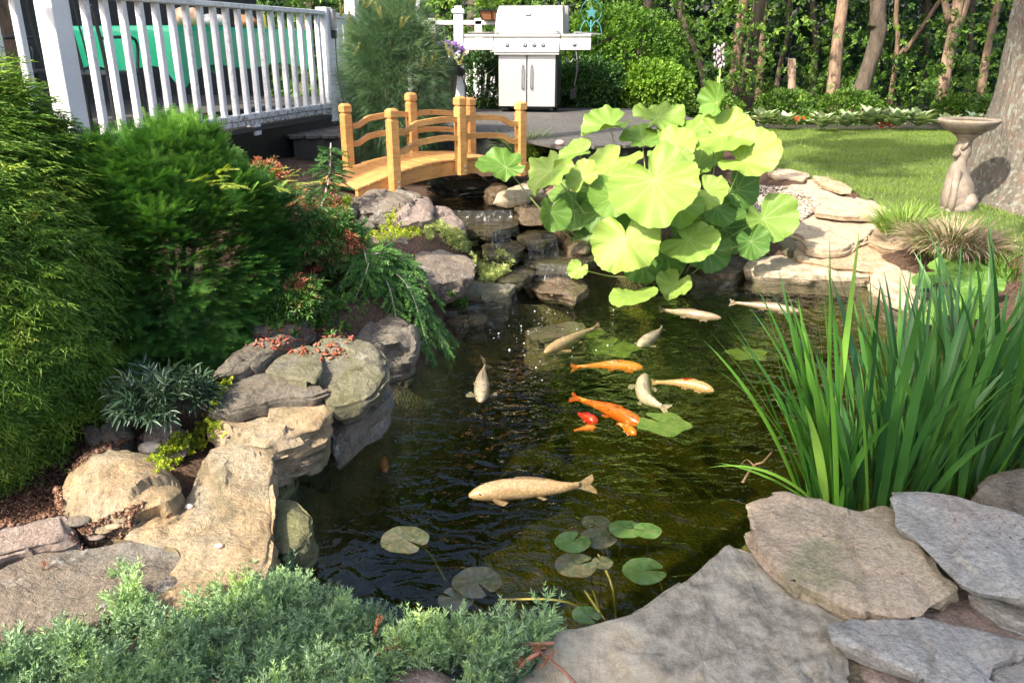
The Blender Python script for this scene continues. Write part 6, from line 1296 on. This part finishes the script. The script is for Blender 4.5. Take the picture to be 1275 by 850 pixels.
def bigleaf(parent, px, py, Y, wpx, nrm, tip, seed, tint, base, cup=.10, ruf=.05, sinus=1.0, stalk=.0065):
    wpx = wpx * .97
    c = aty(px, py, Y); Zc = c[1] * CP + (1.5 - c[2]) * SP; Rr = wpx * Zc / FPX / 2; V, F, ve = leaf_disc(Rr, seed, cup=cup, ruf=ruf, sinus=sinus); n = np.array(nrm, float); n /= np.linalg.norm(n); tp = np.array(tip, float); tp = tp - n * (tp @ n); tp /= np.linalg.norm(tp); x = np.cross(tp, n)
    W = c + V[:, :1] * x + V[:, 1:2] * tp + V[:, 2:] * n; o = mesh_np('leaf', W, F, M['bigleaf'], parent, True, attr=np.full(len(W), tint), world=True, extra={'vein': ve})
    base = np.array(base, float); att = c - n * .002; m = base * .45 + att * .55 - n * .10 + np.array([0, 0, .03]); mb = MB(); mb.tube(catmull([base, m, att], 12), list(np.linspace(stalk, stalk * .55, 12)), 7); mb.build('stalk', M['petiole'], o, True, world=True)
    return o
bb0 = np.array(at(825, 345, .02)); t = origin_thing('butterbur', 'large sunlit plant with huge round yellow-green leaves on the far side of the pond', 'plant', bb0)
BL_ = [  # last value is the tint; low ones paint shade into the lower leaves
 (815, 224, 5.05, 122, (-.35, -.65, .75), (.35, -.4, -.6), .8), (779, 296, 4.95, 88, (-.25, -.85, .55), (.1, -.3, -.9), .95), (686, 213, 5.35, 68, (-.5, -.55, .8), (-.7, -.3, -.3), .85), (630, 208, 5.55, 66, (.1, -.35, .9), (-1, -.3, -.25), .3),
 (765, 203, 5.5, 76, (-.3, -.4, .9), (-.6, -.5, 0), .95), (760, 158, 6.0, 72, (-.2, -.25, .95), (-.9, -.2, 0), .6), (818, 146, 6.1, 66, (-.15, -.45, .85), (.2, -.2, .6), .7), (898, 168, 5.6, 84, (-.35, -.5, .8), (.7, -.2, -.3), .85), (925, 200, 5.4, 78, (-.25, -.55, .8), (.8, -.4, -.3), .9),
 (950, 272, 5.35, 64, (.1, -.9, .45), (.35, -.2, -.9), .6), (918, 236, 5.5, 56, (.35, -.8, .5), (.6, 0, -.6), .1), (686, 264, 5.15, 48, (.55, -.75, .3), (-.2, -.1, -1), .3), (740, 236, 5.6, 60, (-.1, -.8, .5), (.4, 0, -.6), .15), (857, 298, 5.1, 74, (-.35, -.5, .85), (.8, -.4, -.4), .75),
 (843, 354, 5.1, 46, (-.2, -.6, .9), (-.4, -.5, -.3), .85), (900, 285, 5.6, 74, (.0, -.7, .6), (.3, -.2, -.7), .05), (868, 205, 5.7, 72, (-.3, -.5, .85), (.6, .2, .2), .6), (720, 190, 5.9, 50, (-.3, -.35, .9), (-.6, 0, .3), .7), (725, 222, 5.3, 46, (-.4, -.7, .6), (-.4, 0, .7), .9),
 (800, 175, 5.9, 64, (-.1, -.3, .95), (.5, .2, .0), .5), (855, 168, 5.95, 66, (-.25, -.4, .9), (-.2, .4, .5), .7), (893, 258, 5.4, 54, (.3, -.8, .5), (.5, -.1, -.8), .2), (722, 335, 4.95, 28, (-.2, -.75, .7), (-.3, -.2, -.6), .9), (800, 262, 5.4, 66, (-.1, -.8, .5), (.4, -.3, -.6), .15),
 (745, 264, 5.4, 50, (-.1, -.8, .5), (-.2, -.3, -.7), .2), (830, 316, 5.3, 58, (-.1, -.7, .5), (.1, -.3, -.8), .1), (935, 300, 5.25, 46, (.1, -.9, .4), (.2, -.1, -.9), .15), (705, 240, 5.6, 40, (-.4, -.6, .7), (-.6, 0, -.5), .5), (880, 238, 5.3, 56, (-.4, -.6, .8), (.5, -.2, -.6), .8), (840, 182, 5.6, 54, (-.4, -.6, .8), (.3, -.3, .2), .95), (785, 225, 5.2, 48, (-.5, -.6, .6), (-.6, -.3, -.4), .9),
 (845, 255, 5.25, 62, (-.3, -.7, .7), (.5, -.3, -.5), .55), (765, 245, 5.25, 58, (-.2, -.8, .6), (-.3, -.3, -.7), .45), (880, 310, 5.35, 60, (.1, -.8, .5), (.3, -.3, -.8), .1), (800, 325, 5.3, 56, (-.1, -.8, .5), (0, -.3, -.9), .1), (715, 262, 5.45, 52, (-.2, -.8, .5), (-.4, -.2, -.8), .2), (865, 270, 5.5, 70, (-.1, -.8, .5), (.2, -.2, -.8), .2), (830, 200, 5.45, 62, (-.3, -.5, .8), (.4, -.2, .4), .7), (735, 300, 5.4, 44, (-.2, -.8, .5), (-.3, -.2, -.8), .15)]
for k, (x, y, Y, w, nn, tp, ti) in enumerate(BL_):
    bs = bb0 + np.array([(x - 825) * .0016, R0.uniform(-.05, .25), 0]); bigleaf(t, x, y, Y, w, nn, tp, 300 + k, ti, bs, .10 + .12 * R0.random(), .04 + .07 * R0.random())
bigleaf(t, 892, 128, 5.7, 46, (-.8, -.4, .2), (.3, 0, 1), 340, .4, bb0 + [.1, .1, 0], .55, .10, .3)
bigleaf(t, 782, 368, 4.88, 58, (-.05, -.1, 1), (-.5, -.8, 0), 341, .85, bb0 + [-.1, -.05, 0], .02, .03, .5)
# flower stalks of the hosta beside
fl = origin_thing('hosta_flower_stalk', 'pale lilac flower spikes on a thin stalk above the butterbur', 'flower', at(893, 200, .4)); mb = MB(); b = aty(893, 160, 6.4); mb.tube([b - [0, 0, .45], b, aty(894, 95, 6.4)], .006, 6); mb.tube([b, aty(897, 80, 6.4)], .005, 6); mb.build('stalk', M['petiole'], fl, True, True)
mb = MB()
for k in range(30):
    a = k * 2.4; q = aty(893 if k % 2 else 898, 55 + k * .95, 6.4) + .02 * np.array([math.cos(a), math.sin(a), 0]); mb.lathe([(.003, .008), (.006, 0), (.009, -.014), (.003, -.017)], 6, q)
mb.build('petals', simple('lilac_petals', (.50, .38, .46), .5), fl, True, True)
# broad leaves at the foot of the ornamental grass
cb = at(1190, 372, .12); t = origin_thing('coltsfoot_plant', 'small clump of round pale green leaves behind the iris tips', 'plant', cb)
for k, (x, y, w, ti) in enumerate(((1170, 338, 46, .5), (1205, 340, 50, .4), (1228, 352, 46, .25), (1150, 345, 30, .2), (1190, 360, 48, .3), (1175, 378, 40, .5), (1215, 378, 46, .3), (1240, 335, 40, .2), (1158, 392, 34, .6))):
    p_ = at(x, y, .24); bigleaf(t, x, y, p_[1], w, (-.2, -.4, .9), (R0.normal(), -.5, 0), 360 + k, ti * .6, cb + [(x - 1190) * .003, 0, 0], .06, .06, stalk=.005)
# pine shrub
r = np.random.default_rng(101); c = np.array([-.97, 7.15, 1.18]); t = origin_thing('pine_shrub', 'soft long-needled pine behind the bridge with pale upright shoots', 'shrub', (c[0], c[1], .6))
p, d = blob(r, 2600, c, (.41, .40, .66), .22, 2.2, 31, .35, -1); f = norm(d * .8 + [0, 0, .25] + r.normal(size=p.shape) * .3); foliage('foliage', TP, r, p, f, np.tile([0, 0, 1.0], (len(p), 1)), r.uniform(.10, .16, len(p)), np.clip(.4 + .2 * r.normal(size=len(p)), 0, 1), M['pineneedle'], t)
tipc = [(-.5, 6.95, 1.42), (-.42, 6.95, 1.35), (-1.38, 7.1, 1.72), (-1.3, 7.05, 1.6)]; p3 = np.array(tipc + [list(q) for q in blob(r, 16, c + [0, 0, .1], (.42, .4, .64), .2, 2.2, 31, .9, .0, front=-.1)[0]]); k3 = len(p3) * 2; foliage('young_sprays', TS, r, np.repeat(p3, 2, 0), norm(r.normal(size=(k3, 3)) * .35 + [0, -.2, .9]), rv(r, k3), .12, r.random(k3), M['candle'], t)
stems(t, (c[0], c[1], .6), c + rv(r, 30) * np.array([.35, .35, .5]), M['twig'], .02)
# ---------------------------------------------------------------- shrubs behind the deck
r = np.random.default_rng(201)
def bush(name, label, c, rad, n, mat, size, seed, group=None, tb=.45, Ts=None, cat='shrub', lump=.18):
    c = np.array(c, float); z0 = g1(c[0], c[1]); t = origin_thing(name, label, cat, (c[0], c[1], z0), group); rr = np.random.default_rng(seed); p, d = blob(rr, n, c, rad, lump, 2.6, seed, .6, -.8, front=-.45); p[:, 2] = np.maximum(p[:, 2], z0 + .02)
    foliage('foliage', Ts or TL, rr, p, norm(d + rr.normal(size=p.shape) * .45 + [0, 0, .25]), norm(d * .4 + [0, 0, 1] + rr.normal(size=p.shape) * .4), size * rr.uniform(.7, 1.25, len(p)), np.clip(tb + .2 * rr.normal(size=len(p)) + .25 * fbm(p, 2.5, seed, 2), 0, 1), mat, t)
    stems(t, (c[0], c[1], z0), c + rv(rr, 18) * np.array(rad) * .75, M['twig'], .02); return t
G = 'bushes behind the deck'
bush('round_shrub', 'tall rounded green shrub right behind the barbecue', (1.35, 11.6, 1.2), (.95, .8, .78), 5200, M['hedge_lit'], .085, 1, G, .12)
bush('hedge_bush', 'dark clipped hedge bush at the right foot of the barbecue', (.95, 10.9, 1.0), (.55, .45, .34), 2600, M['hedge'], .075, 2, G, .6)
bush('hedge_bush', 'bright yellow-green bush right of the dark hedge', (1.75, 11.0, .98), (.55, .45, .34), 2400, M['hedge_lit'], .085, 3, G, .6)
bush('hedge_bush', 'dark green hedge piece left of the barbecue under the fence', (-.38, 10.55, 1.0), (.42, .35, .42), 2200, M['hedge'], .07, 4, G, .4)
bush('hanging_basket', 'dark basket of purple petunias near the white deck post', (-.70, 9.6, 1.38), (.16, .14, .12), 360, M['hedge'], .05, 5, None, .4, cat='flower basket')
bk = bpy.data.objects['hanging_basket']; pr = np.random.default_rng(6); p, d = blob(pr, 110, (-.70, 9.58, 1.42), (.18, .15, .11), .1, 2, 3, .8, -.2); foliage('petals', TR, pr, p, norm(d), rv(pr, len(p)), .05, pr.random(len(p)), leafmat('purple_petals', [(.22, .10, .42), (.36, .20, .60)], .5, .3), bk)
mb = MB(); mb.lathe([(.05, 1.18), (.11, 1.2), (.15, 1.32), (.155, 1.36), (.14, 1.35)], 16, (-.70, 9.6, 0)); mb.build('bowl', M['black_plastic'], bk, True, True); mb = MB(); mb.tube([(-.70, 9.6, .78), (-.70, 9.6, 1.2)], .012, 6); mb.build('stand', M['dark_metal'], bk, True, True)
pbo = bpy.data.objects['planter_box']; p, d = blob(pr, 300, (-.18, 10.95, 2.0), (.26, .16, .16), .2, 2, 3, .3, -.4); foliage('leaves', TL, pr, p, norm(d + [0, 0, .6]), rv(pr, len(p)), .07, np.clip(pr.random(len(p)), 0, 1), M['hedge_lit'], pbo)

# ---------------------------------------------------------------- lawn
LP = np.array([at(x, y, .37)[:2] for x, y in ((925, 168), (900, 185), (940, 205), (965, 212), (1000, 216), (1040, 228), (1075, 240), (1120, 252), (1150, 268), (1190, 300), (1240, 330), (1300, 330))] + [[6.5, 5.6], [9, 8], [9, 11.6], [3.4, 11.9]])
gx = np.arange(1.6, 9.2, .08); gy = np.arange(4.8, 12.2, .08); X, Y = np.meshgrid(gx, gy); Z = ground(X, Y) + .012 + .03 * (Y > 8.5); Pq = np.c_[X.ravel(), Y.ravel()]; ins = (poly_sd(Pq, LP) < 0).reshape(X.shape); I = np.arange(X.size).reshape(X.shape)
m = ins[:-1, :-1] & ins[:-1, 1:] & ins[1:, 1:] & ins[1:, :-1]; F = np.stack([I[:-1, :-1], I[:-1, 1:], I[1:, 1:], I[1:, :-1]], -1)[m]
tag(mesh_np('lawn', np.c_[Pq, Z.ravel()], F, M['lawn']), 'bright green mown lawn with dappled shade', kind='structure')
rg = np.random.default_rng(9); n = 90000; q = np.c_[rg.uniform(1.6, 7.5, n * 2), rg.uniform(4.8, 12, n * 2)]; q = q[poly_sd(q, LP) < -.0]; vis = np.abs(q[:, 0]) < q[:, 1] * .72; q = q[vis][:n]; zz = ground(q[:, 0], q[:, 1]) + .008 + .03 * (q[:, 1] > 8.5); k = len(q)
bl = np.array([(-.5, 0, 0), (.5, 0, 0), (0, 1, 0)]); d = norm(np.c_[rg.normal(size=(k, 2)) * .45, np.ones(k)]); V, F, A = scatter((bl * [.16, 1, 1], np.array([(0, 1, 2)])), np.c_[q, zz], d, norm(rg.normal(size=(k, 3)) * [1, 1, .1]), rg.uniform(.022, .045, k), np.clip(.5 + .2 * rg.normal(size=k), 0, 1)); tag(mesh_np('lawn_grass', V, F, M['lawnb'], None, False, attr=A), 'short mown grass of the lawn', kind='stuff')

# ---------------------------------------------------------------- hosta border with orange flowers
def hosta_mesh(seed):
    rr = np.random.default_rng(seed); L = leafshape(.55, .12, 0, .25); n = 64; a = rr.uniform(0, 6.28, n); e = rr.uniform(.45, 1.4, n); d = np.c_[np.cos(a) * np.cos(e * .9), np.sin(a) * np.cos(e * .9), np.sin(e)]; p = d * .10 * rr.random((n, 1)) + [0, 0, .05]; V, F, A = scatter(L, p, d, np.tile([0, 0, 1.0], (n, 1)), rr.uniform(.10, .17, n), .3 + .7 * rr.random(n)); return V, F, A
M['hosta'] = leafmat('blue_green_hosta', [(.07, .14, .05), (.14, .23, .10), (.26, .35, .18), (.45, .50, .32)], .4, .2)
src = None; rh = np.random.default_rng(12)
places = ['at the left end of the lawn border beside the stump', 'second from the left end of the border', 'third from the left end of the border', 'below the cut stump in the border', 'right of the stump in the border', 'between stump and pale lit trunk in the border', 'below the pale lit trunk in the border', 'left of the leaning trunk in the border', 'at the foot of the leaning dark trunk', 'right of the leaning trunk in the border', 'in the middle of the gap between leaning and forked trunk', 'left of the orange flowers', 'behind the orange flowers', 'right of the orange flowers', 'left of the forked trunk in the border', 'at the foot of the forked trunk', 'just left of the bird bath basin', 'behind the bird bath stem', 'right of the bird bath basin', 'at the large trunk, last in the border']
for k in range(20):
    x = 3.1 + k * .36 + rh.normal() * .05; y = 11.62 + rh.normal() * .07 - k * .01; z = g1(x, y) + .03
    if src is None: t = origin_thing('hosta', '', 'hosta', (x, y, z)); V, F, A = hosta_mesh(3); src = mesh_np('leaves', V, F, M['hosta'], t, False, attr=A)
    else: t = thing('hosta', None, 'hosta', (x, y, z), rh.uniform(0, 6.28)); o = src.copy(); COL.objects.link(o); o.parent = t
    t.scale = (1, 1, 1); s = rh.uniform(1.1, 1.5); t.scale = (s, s, s * .95); tag(t, 'hosta ' + places[k], 'hosta', 'hostas bordering the lawn')
om = simple('orange_petals', (.85, .10, .02), .5)
for k, (x, y, lab) in enumerate(((952, 146, 'tiny orange flowers left in the hosta border'), (992, 147, 'orange flowers beneath the pale trunk'), (1098, 156, 'left orange-red flowers in the middle of the border'), (1108, 156, 'right orange-red flowers in the middle of the border'), (1210, 167, 'orange flower near the big trunk'))):
    c = aty(x, y, 11.75); z0 = g1(c[0], c[1]); t = origin_thing('orange_flower', lab, 'flower', (c[0], c[1], z0), 'orange flowers in the border'); mb = MB(); mb.tube([(c[0], c[1], z0), c], .006, 5); mb.build('stem', M['petiole'], t, True, True); pr = np.random.default_rng(k); p = c + pr.normal(size=(14, 3)) * [.045, .03, .02]; foliage('petals', TR, pr, p, rv(pr, 14), rv(pr, 14), .06, pr.random(14), om, t)

# ---------------------------------------------------------------- trees
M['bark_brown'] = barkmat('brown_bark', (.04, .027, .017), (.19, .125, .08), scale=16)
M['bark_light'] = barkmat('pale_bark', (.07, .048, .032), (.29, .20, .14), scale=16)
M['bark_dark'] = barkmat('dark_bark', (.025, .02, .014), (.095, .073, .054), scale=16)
M['bark_lichen'] = barkmat('lichen_covered_bark', (.04, .035, .028), (.125, .11, .09), (.12, .09, .068), 16, .05, (.17, .18, .145), .53)
def crown_mesh(seed, n, rad, size):
    rr = np.random.default_rng(seed); d = rv(rr, n * 3); q = rr.random(n * 3) ** .4; p = d * q[:, None] * rad; cl = fbm(p, .75, seed, 3); p, d = p[cl > .12][:n], d[cl > .12][:n]
    return multi(TL, rr, p, norm(d + rr.normal(size=p.shape) * .7), norm(np.tile([0, 0, 1.0], (len(p), 1)) + rr.normal(size=p.shape) * .4), size * rr.uniform(.7, 1.3, len(p)), np.clip(.45 + .22 * rr.normal(size=len(p)), 0, 1))
CR = []
for k in range(3):
    V, F, A = crown_mesh(500 + k, 5200, np.array([3.2, 3.2, 3.6]), .34); me = mesh_np('crown', V, F, M['wood_leaf'], None, False, attr=A); CR.append(me.data); bpy.data.objects.remove(me)
def tree(name, label, path, rads, mat, crown=None, group='trees at the wood edge', forks=(), cat='tree', nseg=26, disp=.06, limbs=True):
    """path: list of world points from the foot upwards"""
    path = np.array(path, float); base = path[0]; t = origin_thing(name, label, cat, base, group); mb = MB(); m = nseg
    def trunk(pth, rd, k=20, nn=m):
        cv = catmull(pth, nn); rr = np.interp(np.linspace(0, 1, nn), np.linspace(0, 1, len(rd)), rd); mb.tube(cv, list(rr), k); return cv
    cv = trunk(path, rads)
    for pth, rd in forks: trunk(np.array(pth, float), rd, 12, 14)
    if crown:
        top = cv[-1]
        if limbs:
            rl_ = np.random.default_rng(int(abs(base[0]) * 100))
            for k in range(7):
                a = rl_.uniform(0, 6.28); e = top + crown[3] * np.array([math.cos(a) * 1.9, math.sin(a) * 1.9, rl_.uniform(-.5, 2.2)]); s = cv[-1 - rl_.integers(1, 6)]; trunk(np.array([s, (s + e) / 2 + [0, 0, .3], e]), [rads[-1] * .6, .03, .012], 7, 7)
    V = np.array(mb.v); V = V + (fbm(V, 2.2, 5, 3)[:, None] * .0); cen = V.copy(); 
    o = mesh_np('trunk', V, mb.f, mat, t, True, world=True)
    if crown:
        c = bpy.data.objects.new('crown', CR[crown[0]]); COL.objects.link(c); c.parent = t; cp = np.array(crown[1], float) - base; c.location = [float(v) for v in cp]; c.rotation_euler = (0, 0, crown[2]); s = crown[3]; c.scale = (s, s, s * (crown[4] if len(crown) > 4 else 1))
    return t
def foot(px, py, Y): p = aty(px, py, Y); p[2] = g1(p[0], p[1]) - .05; return p
def tp(px, py, Y): return aty(px, py, Y)
def ctree(label, Y, pts, w, mat, cr=0, sc=1.0, cz=7.5, forks=(), ctop=None, group='trees at the wood edge', name='tree'):
    P = [foot(pts[0][0], pts[0][1], Y)] + [tp(x, y, Y) for x, y in pts[1:]]; d = P[-1] - P[-2]; d = d / np.linalg.norm(d); d = d * .3 + np.array([0, 0, 1]); P += [P[-1] + d * 2.0, P[-1] + d * 4.2]; Zc = Y * CP + .2; r0 = w * Zc / FPX / 2 * .92; rd = [r0 * 1.35] + [r0] * (len(pts) - 1) + [r0 * .85, r0 * .6]
    fk = []
    for f in forks: Q = [tp(x, y, Y) for x, y in f[0]]; dd = (Q[-1] - Q[-2]); dd = dd / np.linalg.norm(dd) + [0, 0, .5]; Q += [Q[-1] + dd * 2.5]; fk.append((Q, [f[1] * Zc / FPX / 2] * (len(Q) - 1) + [.04]))
    top = P[-1]; return tree(name, label, P, rd, mat, (cr % 3, (top[0], top[1] + 1.6, cz + .6), cr * 1.3, sc), group, fk)
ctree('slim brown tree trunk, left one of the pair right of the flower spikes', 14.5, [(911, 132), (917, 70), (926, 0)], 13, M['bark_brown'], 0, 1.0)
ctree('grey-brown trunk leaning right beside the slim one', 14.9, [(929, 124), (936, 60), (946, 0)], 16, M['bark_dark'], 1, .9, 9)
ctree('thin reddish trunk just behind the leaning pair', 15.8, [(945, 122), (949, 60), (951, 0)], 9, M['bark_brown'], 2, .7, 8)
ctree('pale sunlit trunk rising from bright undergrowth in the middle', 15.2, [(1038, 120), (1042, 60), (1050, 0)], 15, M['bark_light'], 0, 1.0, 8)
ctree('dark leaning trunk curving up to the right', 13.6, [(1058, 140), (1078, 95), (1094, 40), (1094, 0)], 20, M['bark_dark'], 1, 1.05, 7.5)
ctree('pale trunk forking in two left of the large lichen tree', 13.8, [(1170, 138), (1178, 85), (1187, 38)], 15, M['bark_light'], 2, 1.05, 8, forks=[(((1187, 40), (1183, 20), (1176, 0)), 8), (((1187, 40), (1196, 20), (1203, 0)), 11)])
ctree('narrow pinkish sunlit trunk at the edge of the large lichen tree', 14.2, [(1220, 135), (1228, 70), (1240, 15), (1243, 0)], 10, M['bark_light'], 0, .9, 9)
ctree('dark tilted trunk behind the bushes, right of the barbecue', 15.5, [(885, 112), (872, 80), (852, 30), (846, 0)], 8, M['bark_dark'], 1, .6, 7)
ctree('dark trunk showing above the round shrub', 15.0, [(795, 90), (802, 40), (808, 0)], 13, M['bark_dark'], 2, .6, 6.5)
ctree('shaded trunk behind the left end of the white fence', 15.0, [(585, 90), (587, 40), (590, 0)], 16, M['bark_dark'], 0, .7, 6.5)
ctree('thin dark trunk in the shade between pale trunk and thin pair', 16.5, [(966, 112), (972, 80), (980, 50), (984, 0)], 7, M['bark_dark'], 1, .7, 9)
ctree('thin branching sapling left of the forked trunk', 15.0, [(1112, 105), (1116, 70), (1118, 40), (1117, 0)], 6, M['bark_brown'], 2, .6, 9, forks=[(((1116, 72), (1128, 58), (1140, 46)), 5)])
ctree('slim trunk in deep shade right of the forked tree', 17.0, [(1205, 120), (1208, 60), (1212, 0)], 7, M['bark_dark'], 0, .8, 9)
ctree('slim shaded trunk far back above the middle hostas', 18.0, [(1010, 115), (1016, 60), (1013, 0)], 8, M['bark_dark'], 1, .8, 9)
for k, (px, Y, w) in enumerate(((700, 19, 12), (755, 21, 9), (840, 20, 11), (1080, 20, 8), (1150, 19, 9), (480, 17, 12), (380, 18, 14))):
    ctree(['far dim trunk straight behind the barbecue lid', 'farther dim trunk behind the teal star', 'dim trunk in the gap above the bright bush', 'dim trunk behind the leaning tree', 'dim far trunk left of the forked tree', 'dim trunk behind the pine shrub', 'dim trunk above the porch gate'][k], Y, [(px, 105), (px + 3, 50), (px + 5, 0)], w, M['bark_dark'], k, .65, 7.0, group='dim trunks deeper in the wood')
st_ = foot(989, 126, 13.8); tpn = tp(986, 74, 13.8); mb = MB(); mb.tube([st_, (st_ + tpn) / 2, tpn], [.08, .065, .062], 14); mb.add([], []); s_ = origin_thing('tree_stump', 'short sawn-off pale trunk standing in the border', 'stump', st_); mb.build('trunk', M['bark_light'], s_, True, True)
mb = MB(); mb.lathe([(.0, 0), (.058, .002), (.06, -.004)], 14, tpn + [0, 0, .006]); mb.build('cut_face', simple('sawn_wood', (.55, .42, .28), .8, 0, 30, .2), s_, True, True)
# the large lichen tree on the right, close by
Yb = 6.55; bx0 = 4.50
path = [(bx0 - .20, Yb, .15), (bx0 - .18, Yb, .5), (bx0 - .14, Yb, 1.1), (bx0 - .10, Yb + .02, 2.0), (bx0 + .05, Yb + .1, 3.4), (bx0 + .2, Yb + .2, 5.2)]
t = tree('lichen_tree', 'massive trunk mottled with pale lichen at the right edge', path, [.80, .66, .60, .56, .48, .35], M['bark_lichen'], (0, (bx0 + .6, Yb + .4, 7.4), .4, 1.15), None, nseg=60)
tk = [c for c in t.children if c.name.startswith('trunk')][0]; me = tk.data; co = np.empty(len(me.vertices) * 3); me.vertices.foreach_get('co', co); co = co.reshape(-1, 3); ax = np.c_[np.interp(co[:, 2], [0, .35, .95, 1.85], [0, .02, .06, .1]), np.zeros(len(co))]; dv = co[:, :2] - ax; low = ss(co[:, 2], 1.0, 0.0); an = np.arctan2(dv[:, 1], dv[:, 0]); k_ = 1 + .10 * np.sin(an * 5 + 1) * low + .05 * fbm(co, 3, 2, 3); z_ok = co[:, 2] < 3.0; co[:, :2] = np.where(z_ok[:, None], ax + dv * k_[:, None], co[:, :2]); me.vertices.foreach_set('co', co.ravel().astype(np.float32)); me.update()

# ---------------------------------------------------------------- undergrowth and far wood
def mass(name, label, n, xr, yr, zr, size, mat, seed, thr=0.0, f=.8, tb=.45, Ts=TL, lift=None):
    rr = np.random.default_rng(seed); p = np.c_[rr.uniform(*xr, n * 2), rr.uniform(*yr, n * 2), rr.random(n * 2)]
    p = p[np.abs(p[:, 0] - 0) < p[:, 1] * .72 + 2.5]
    zt = zr[0] + (zr[1] - zr[0]) * p[:, 2] ** 1.2; zg_ = bank(p[:, 0], p[:, 1]) + ss(np.hypot(p[:, 0], p[:, 1]), 24, 60) * 5; p[:, 2] = zg_ + zt; cl = fbm(p * [1, 1, 1.3], f, seed, 3) - (p[:, 2] - zr[0]) / (zr[1] - zr[0]) * .25; p = p[cl > thr][:n]
    v, ff, a = multi(Ts, rr, p, norm(rr.normal(size=p.shape) + [0, -.6, .4]), norm(np.tile([0, -.5, 1.0], (len(p), 1)) + rr.normal(size=p.shape) * .5), size * rr.uniform(.6, 1.3, len(p)), np.clip(tb + .2 * rr.normal(size=len(p)) + .3 * fbm(p, 1.3, seed + 3, 2), 0, 1)); return tag(mesh_np(name, v, ff, mat, None, False, attr=a), label, kind='stuff')
mass('undergrowth', 'leafy sunlit undergrowth between the trunks beyond the hosta border', 15000, (-8, 11), (12.9, 17.5), (.0, 2.4), .15, M['wood_leaf'], 71, .02, 1.1, .5)
mass('far_woods', 'dark dense woodland filling the back of the garden', 21000, (-16, 20), (18, 30), (.0, 8), .42, M['hedge'], 72, -.45, .5, .3)
mass('hanging_leaves', 'sunlit overhanging leaves at the top of the wood edge', 3200, (-2, 11), (12.4, 15.5), (1.35, 3.2), .14, M['wood_leaf'], 73, .12, 1.0, .7)
bl_ = [((3.2, 13.0), .42, 'low fresh green bush behind the left hostas'), ((4.3, 13.2), .5, 'rounded bush right of the cut stump'), ((5.3, 13.1), .5, 'fine-leaved bush left of the leaning trunk foot'), ((7.0, 13.0), .42, 'dark bush right of the leaning trunk foot'), ((8.3, 13.2), .5, 'bush at the foot of the forked trunk'), ((2.4, 12.9), .5, 'dark bush beside the bright deck bush')]
for k, ((x, y), s, lab) in enumerate(bl_): bush('woodland_bush', lab, (x, y + .25, .36 + s * .35), (s * .95, s * .8, s * .6), 1100, M['wood_leaf'], .085, 30 + k, 'low bushes behind the hostas', .5)

# unseen off-frame trees, added to shade the bank, lawn, porch and wood edge
SUN_EL = R(42); SUN_AZ = np.array([-.72, -.69]); S = np.array([SUN_AZ[0] * math.cos(SUN_EL), SUN_AZ[1] * math.cos(SUN_EL), math.sin(SUN_EL)]); S /= np.linalg.norm(S)
def shade(label, target, h, sc, k, zs=1.0):
    tg = np.array(target, float); c = tg + S * (h - tg[2]) / S[2]; x, y = c[0], c[1]; z0 = .1
    tree('added_shade_tree', label, [(x, y, z0), (x + .05, y, h * .4), (x, y, h * .8)], [.16, .13, .08], M['bark_brown'], (k % 3, (x, y, h), k * 1.1, sc, zs), 'unseen trees added for shade')
SHADES = [((1.05, 1.25, .1), 4.6, .36, 0, .9), ((2.2, 2.1, .3), 4.9, .38, 1, .9), ((-.1, .75, .1), 4.4, .26, 2, .9), ((4.2, 9.2, .36), 9.5, .34, 1, .8), ((2.5, 15, 1), 10, .32, 0, .7), ((8.5, 15, 1), 19, .4, 2, .7), ((-3.0, 12, 1), 9, .5, 1, .7), ((4.5, 6.5, 1.5), 9, .2, 0, .8), ((-2.9, 6.6, 1.2), 6.5, .38, 2, .8), ((-3.0, 4.2, 1.0), 6.2, .16, 0, .8)]
for k, (tg_, h, sc, kk, zs) in enumerate(SHADES): shade(['unseen tree added behind the viewer to shade the near bank', 'second unseen tree added to shade the near bank', 'small unseen tree added close behind the viewer for shade', 'tall tree added out of view, shading the lawn', 'tall unseen tree added to shade the left wood edge', 'tall unseen tree added to shade the right wood edge', 'tall unseen tree added to shade the white fence', 'slender unseen tree added to shade the lichen trunk', 'unseen tree added to shade the porch', 'small unseen tree added to shade the left edge'][k], tg_, h, sc, kk, zs)

# ---------------------------------------------------------------- light
w = bpy.data.worlds.new("World"); scene.world = w; w.use_nodes = True; nt = w.node_tree; bg = nt.nodes['Background']; sky = nt.nodes.new('ShaderNodeTexSky'); sky.sky_type = 'NISHITA'; sky.sun_disc = False; sky.sun_elevation = SUN_EL; sky.sun_rotation = math.atan2(S[0], S[1]); nt.links.new(sky.outputs[0], bg.inputs[0]); bg.inputs[1].default_value = .15; sky.dust_density = 4; sky.ozone_density = .3; sky.air_density = .8
sd = bpy.data.lights.new("sun", 'SUN'); sd.energy = 3.2; sd.angle = R(.6); sd.color = (1.0, .90, .74); so = bpy.data.objects.new("sun", sd); COL.objects.link(so); so.rotation_euler = Vector([float(-v) for v in S]).to_track_quat('-Z', 'Y').to_euler(); so.location = (-5, -4, 8)
scene.view_settings.view_transform = 'Standard'; scene.view_settings.look = 'None'; scene.view_settings.exposure = 1.85; scene.view_settings.gamma = 1.0
cy = scene.cycles; cy.max_bounces = 7; cy.diffuse_bounces = 3; cy.glossy_bounces = 3; cy.transmission_bounces = 4; cy.transparent_max_bounces = 10; cy.volume_bounces = 0; cy.use_denoising = True; cy.sample_clamp_indirect = 6
try: cy.denoiser = 'OPENIMAGEDENOISE'
except Exception: pass
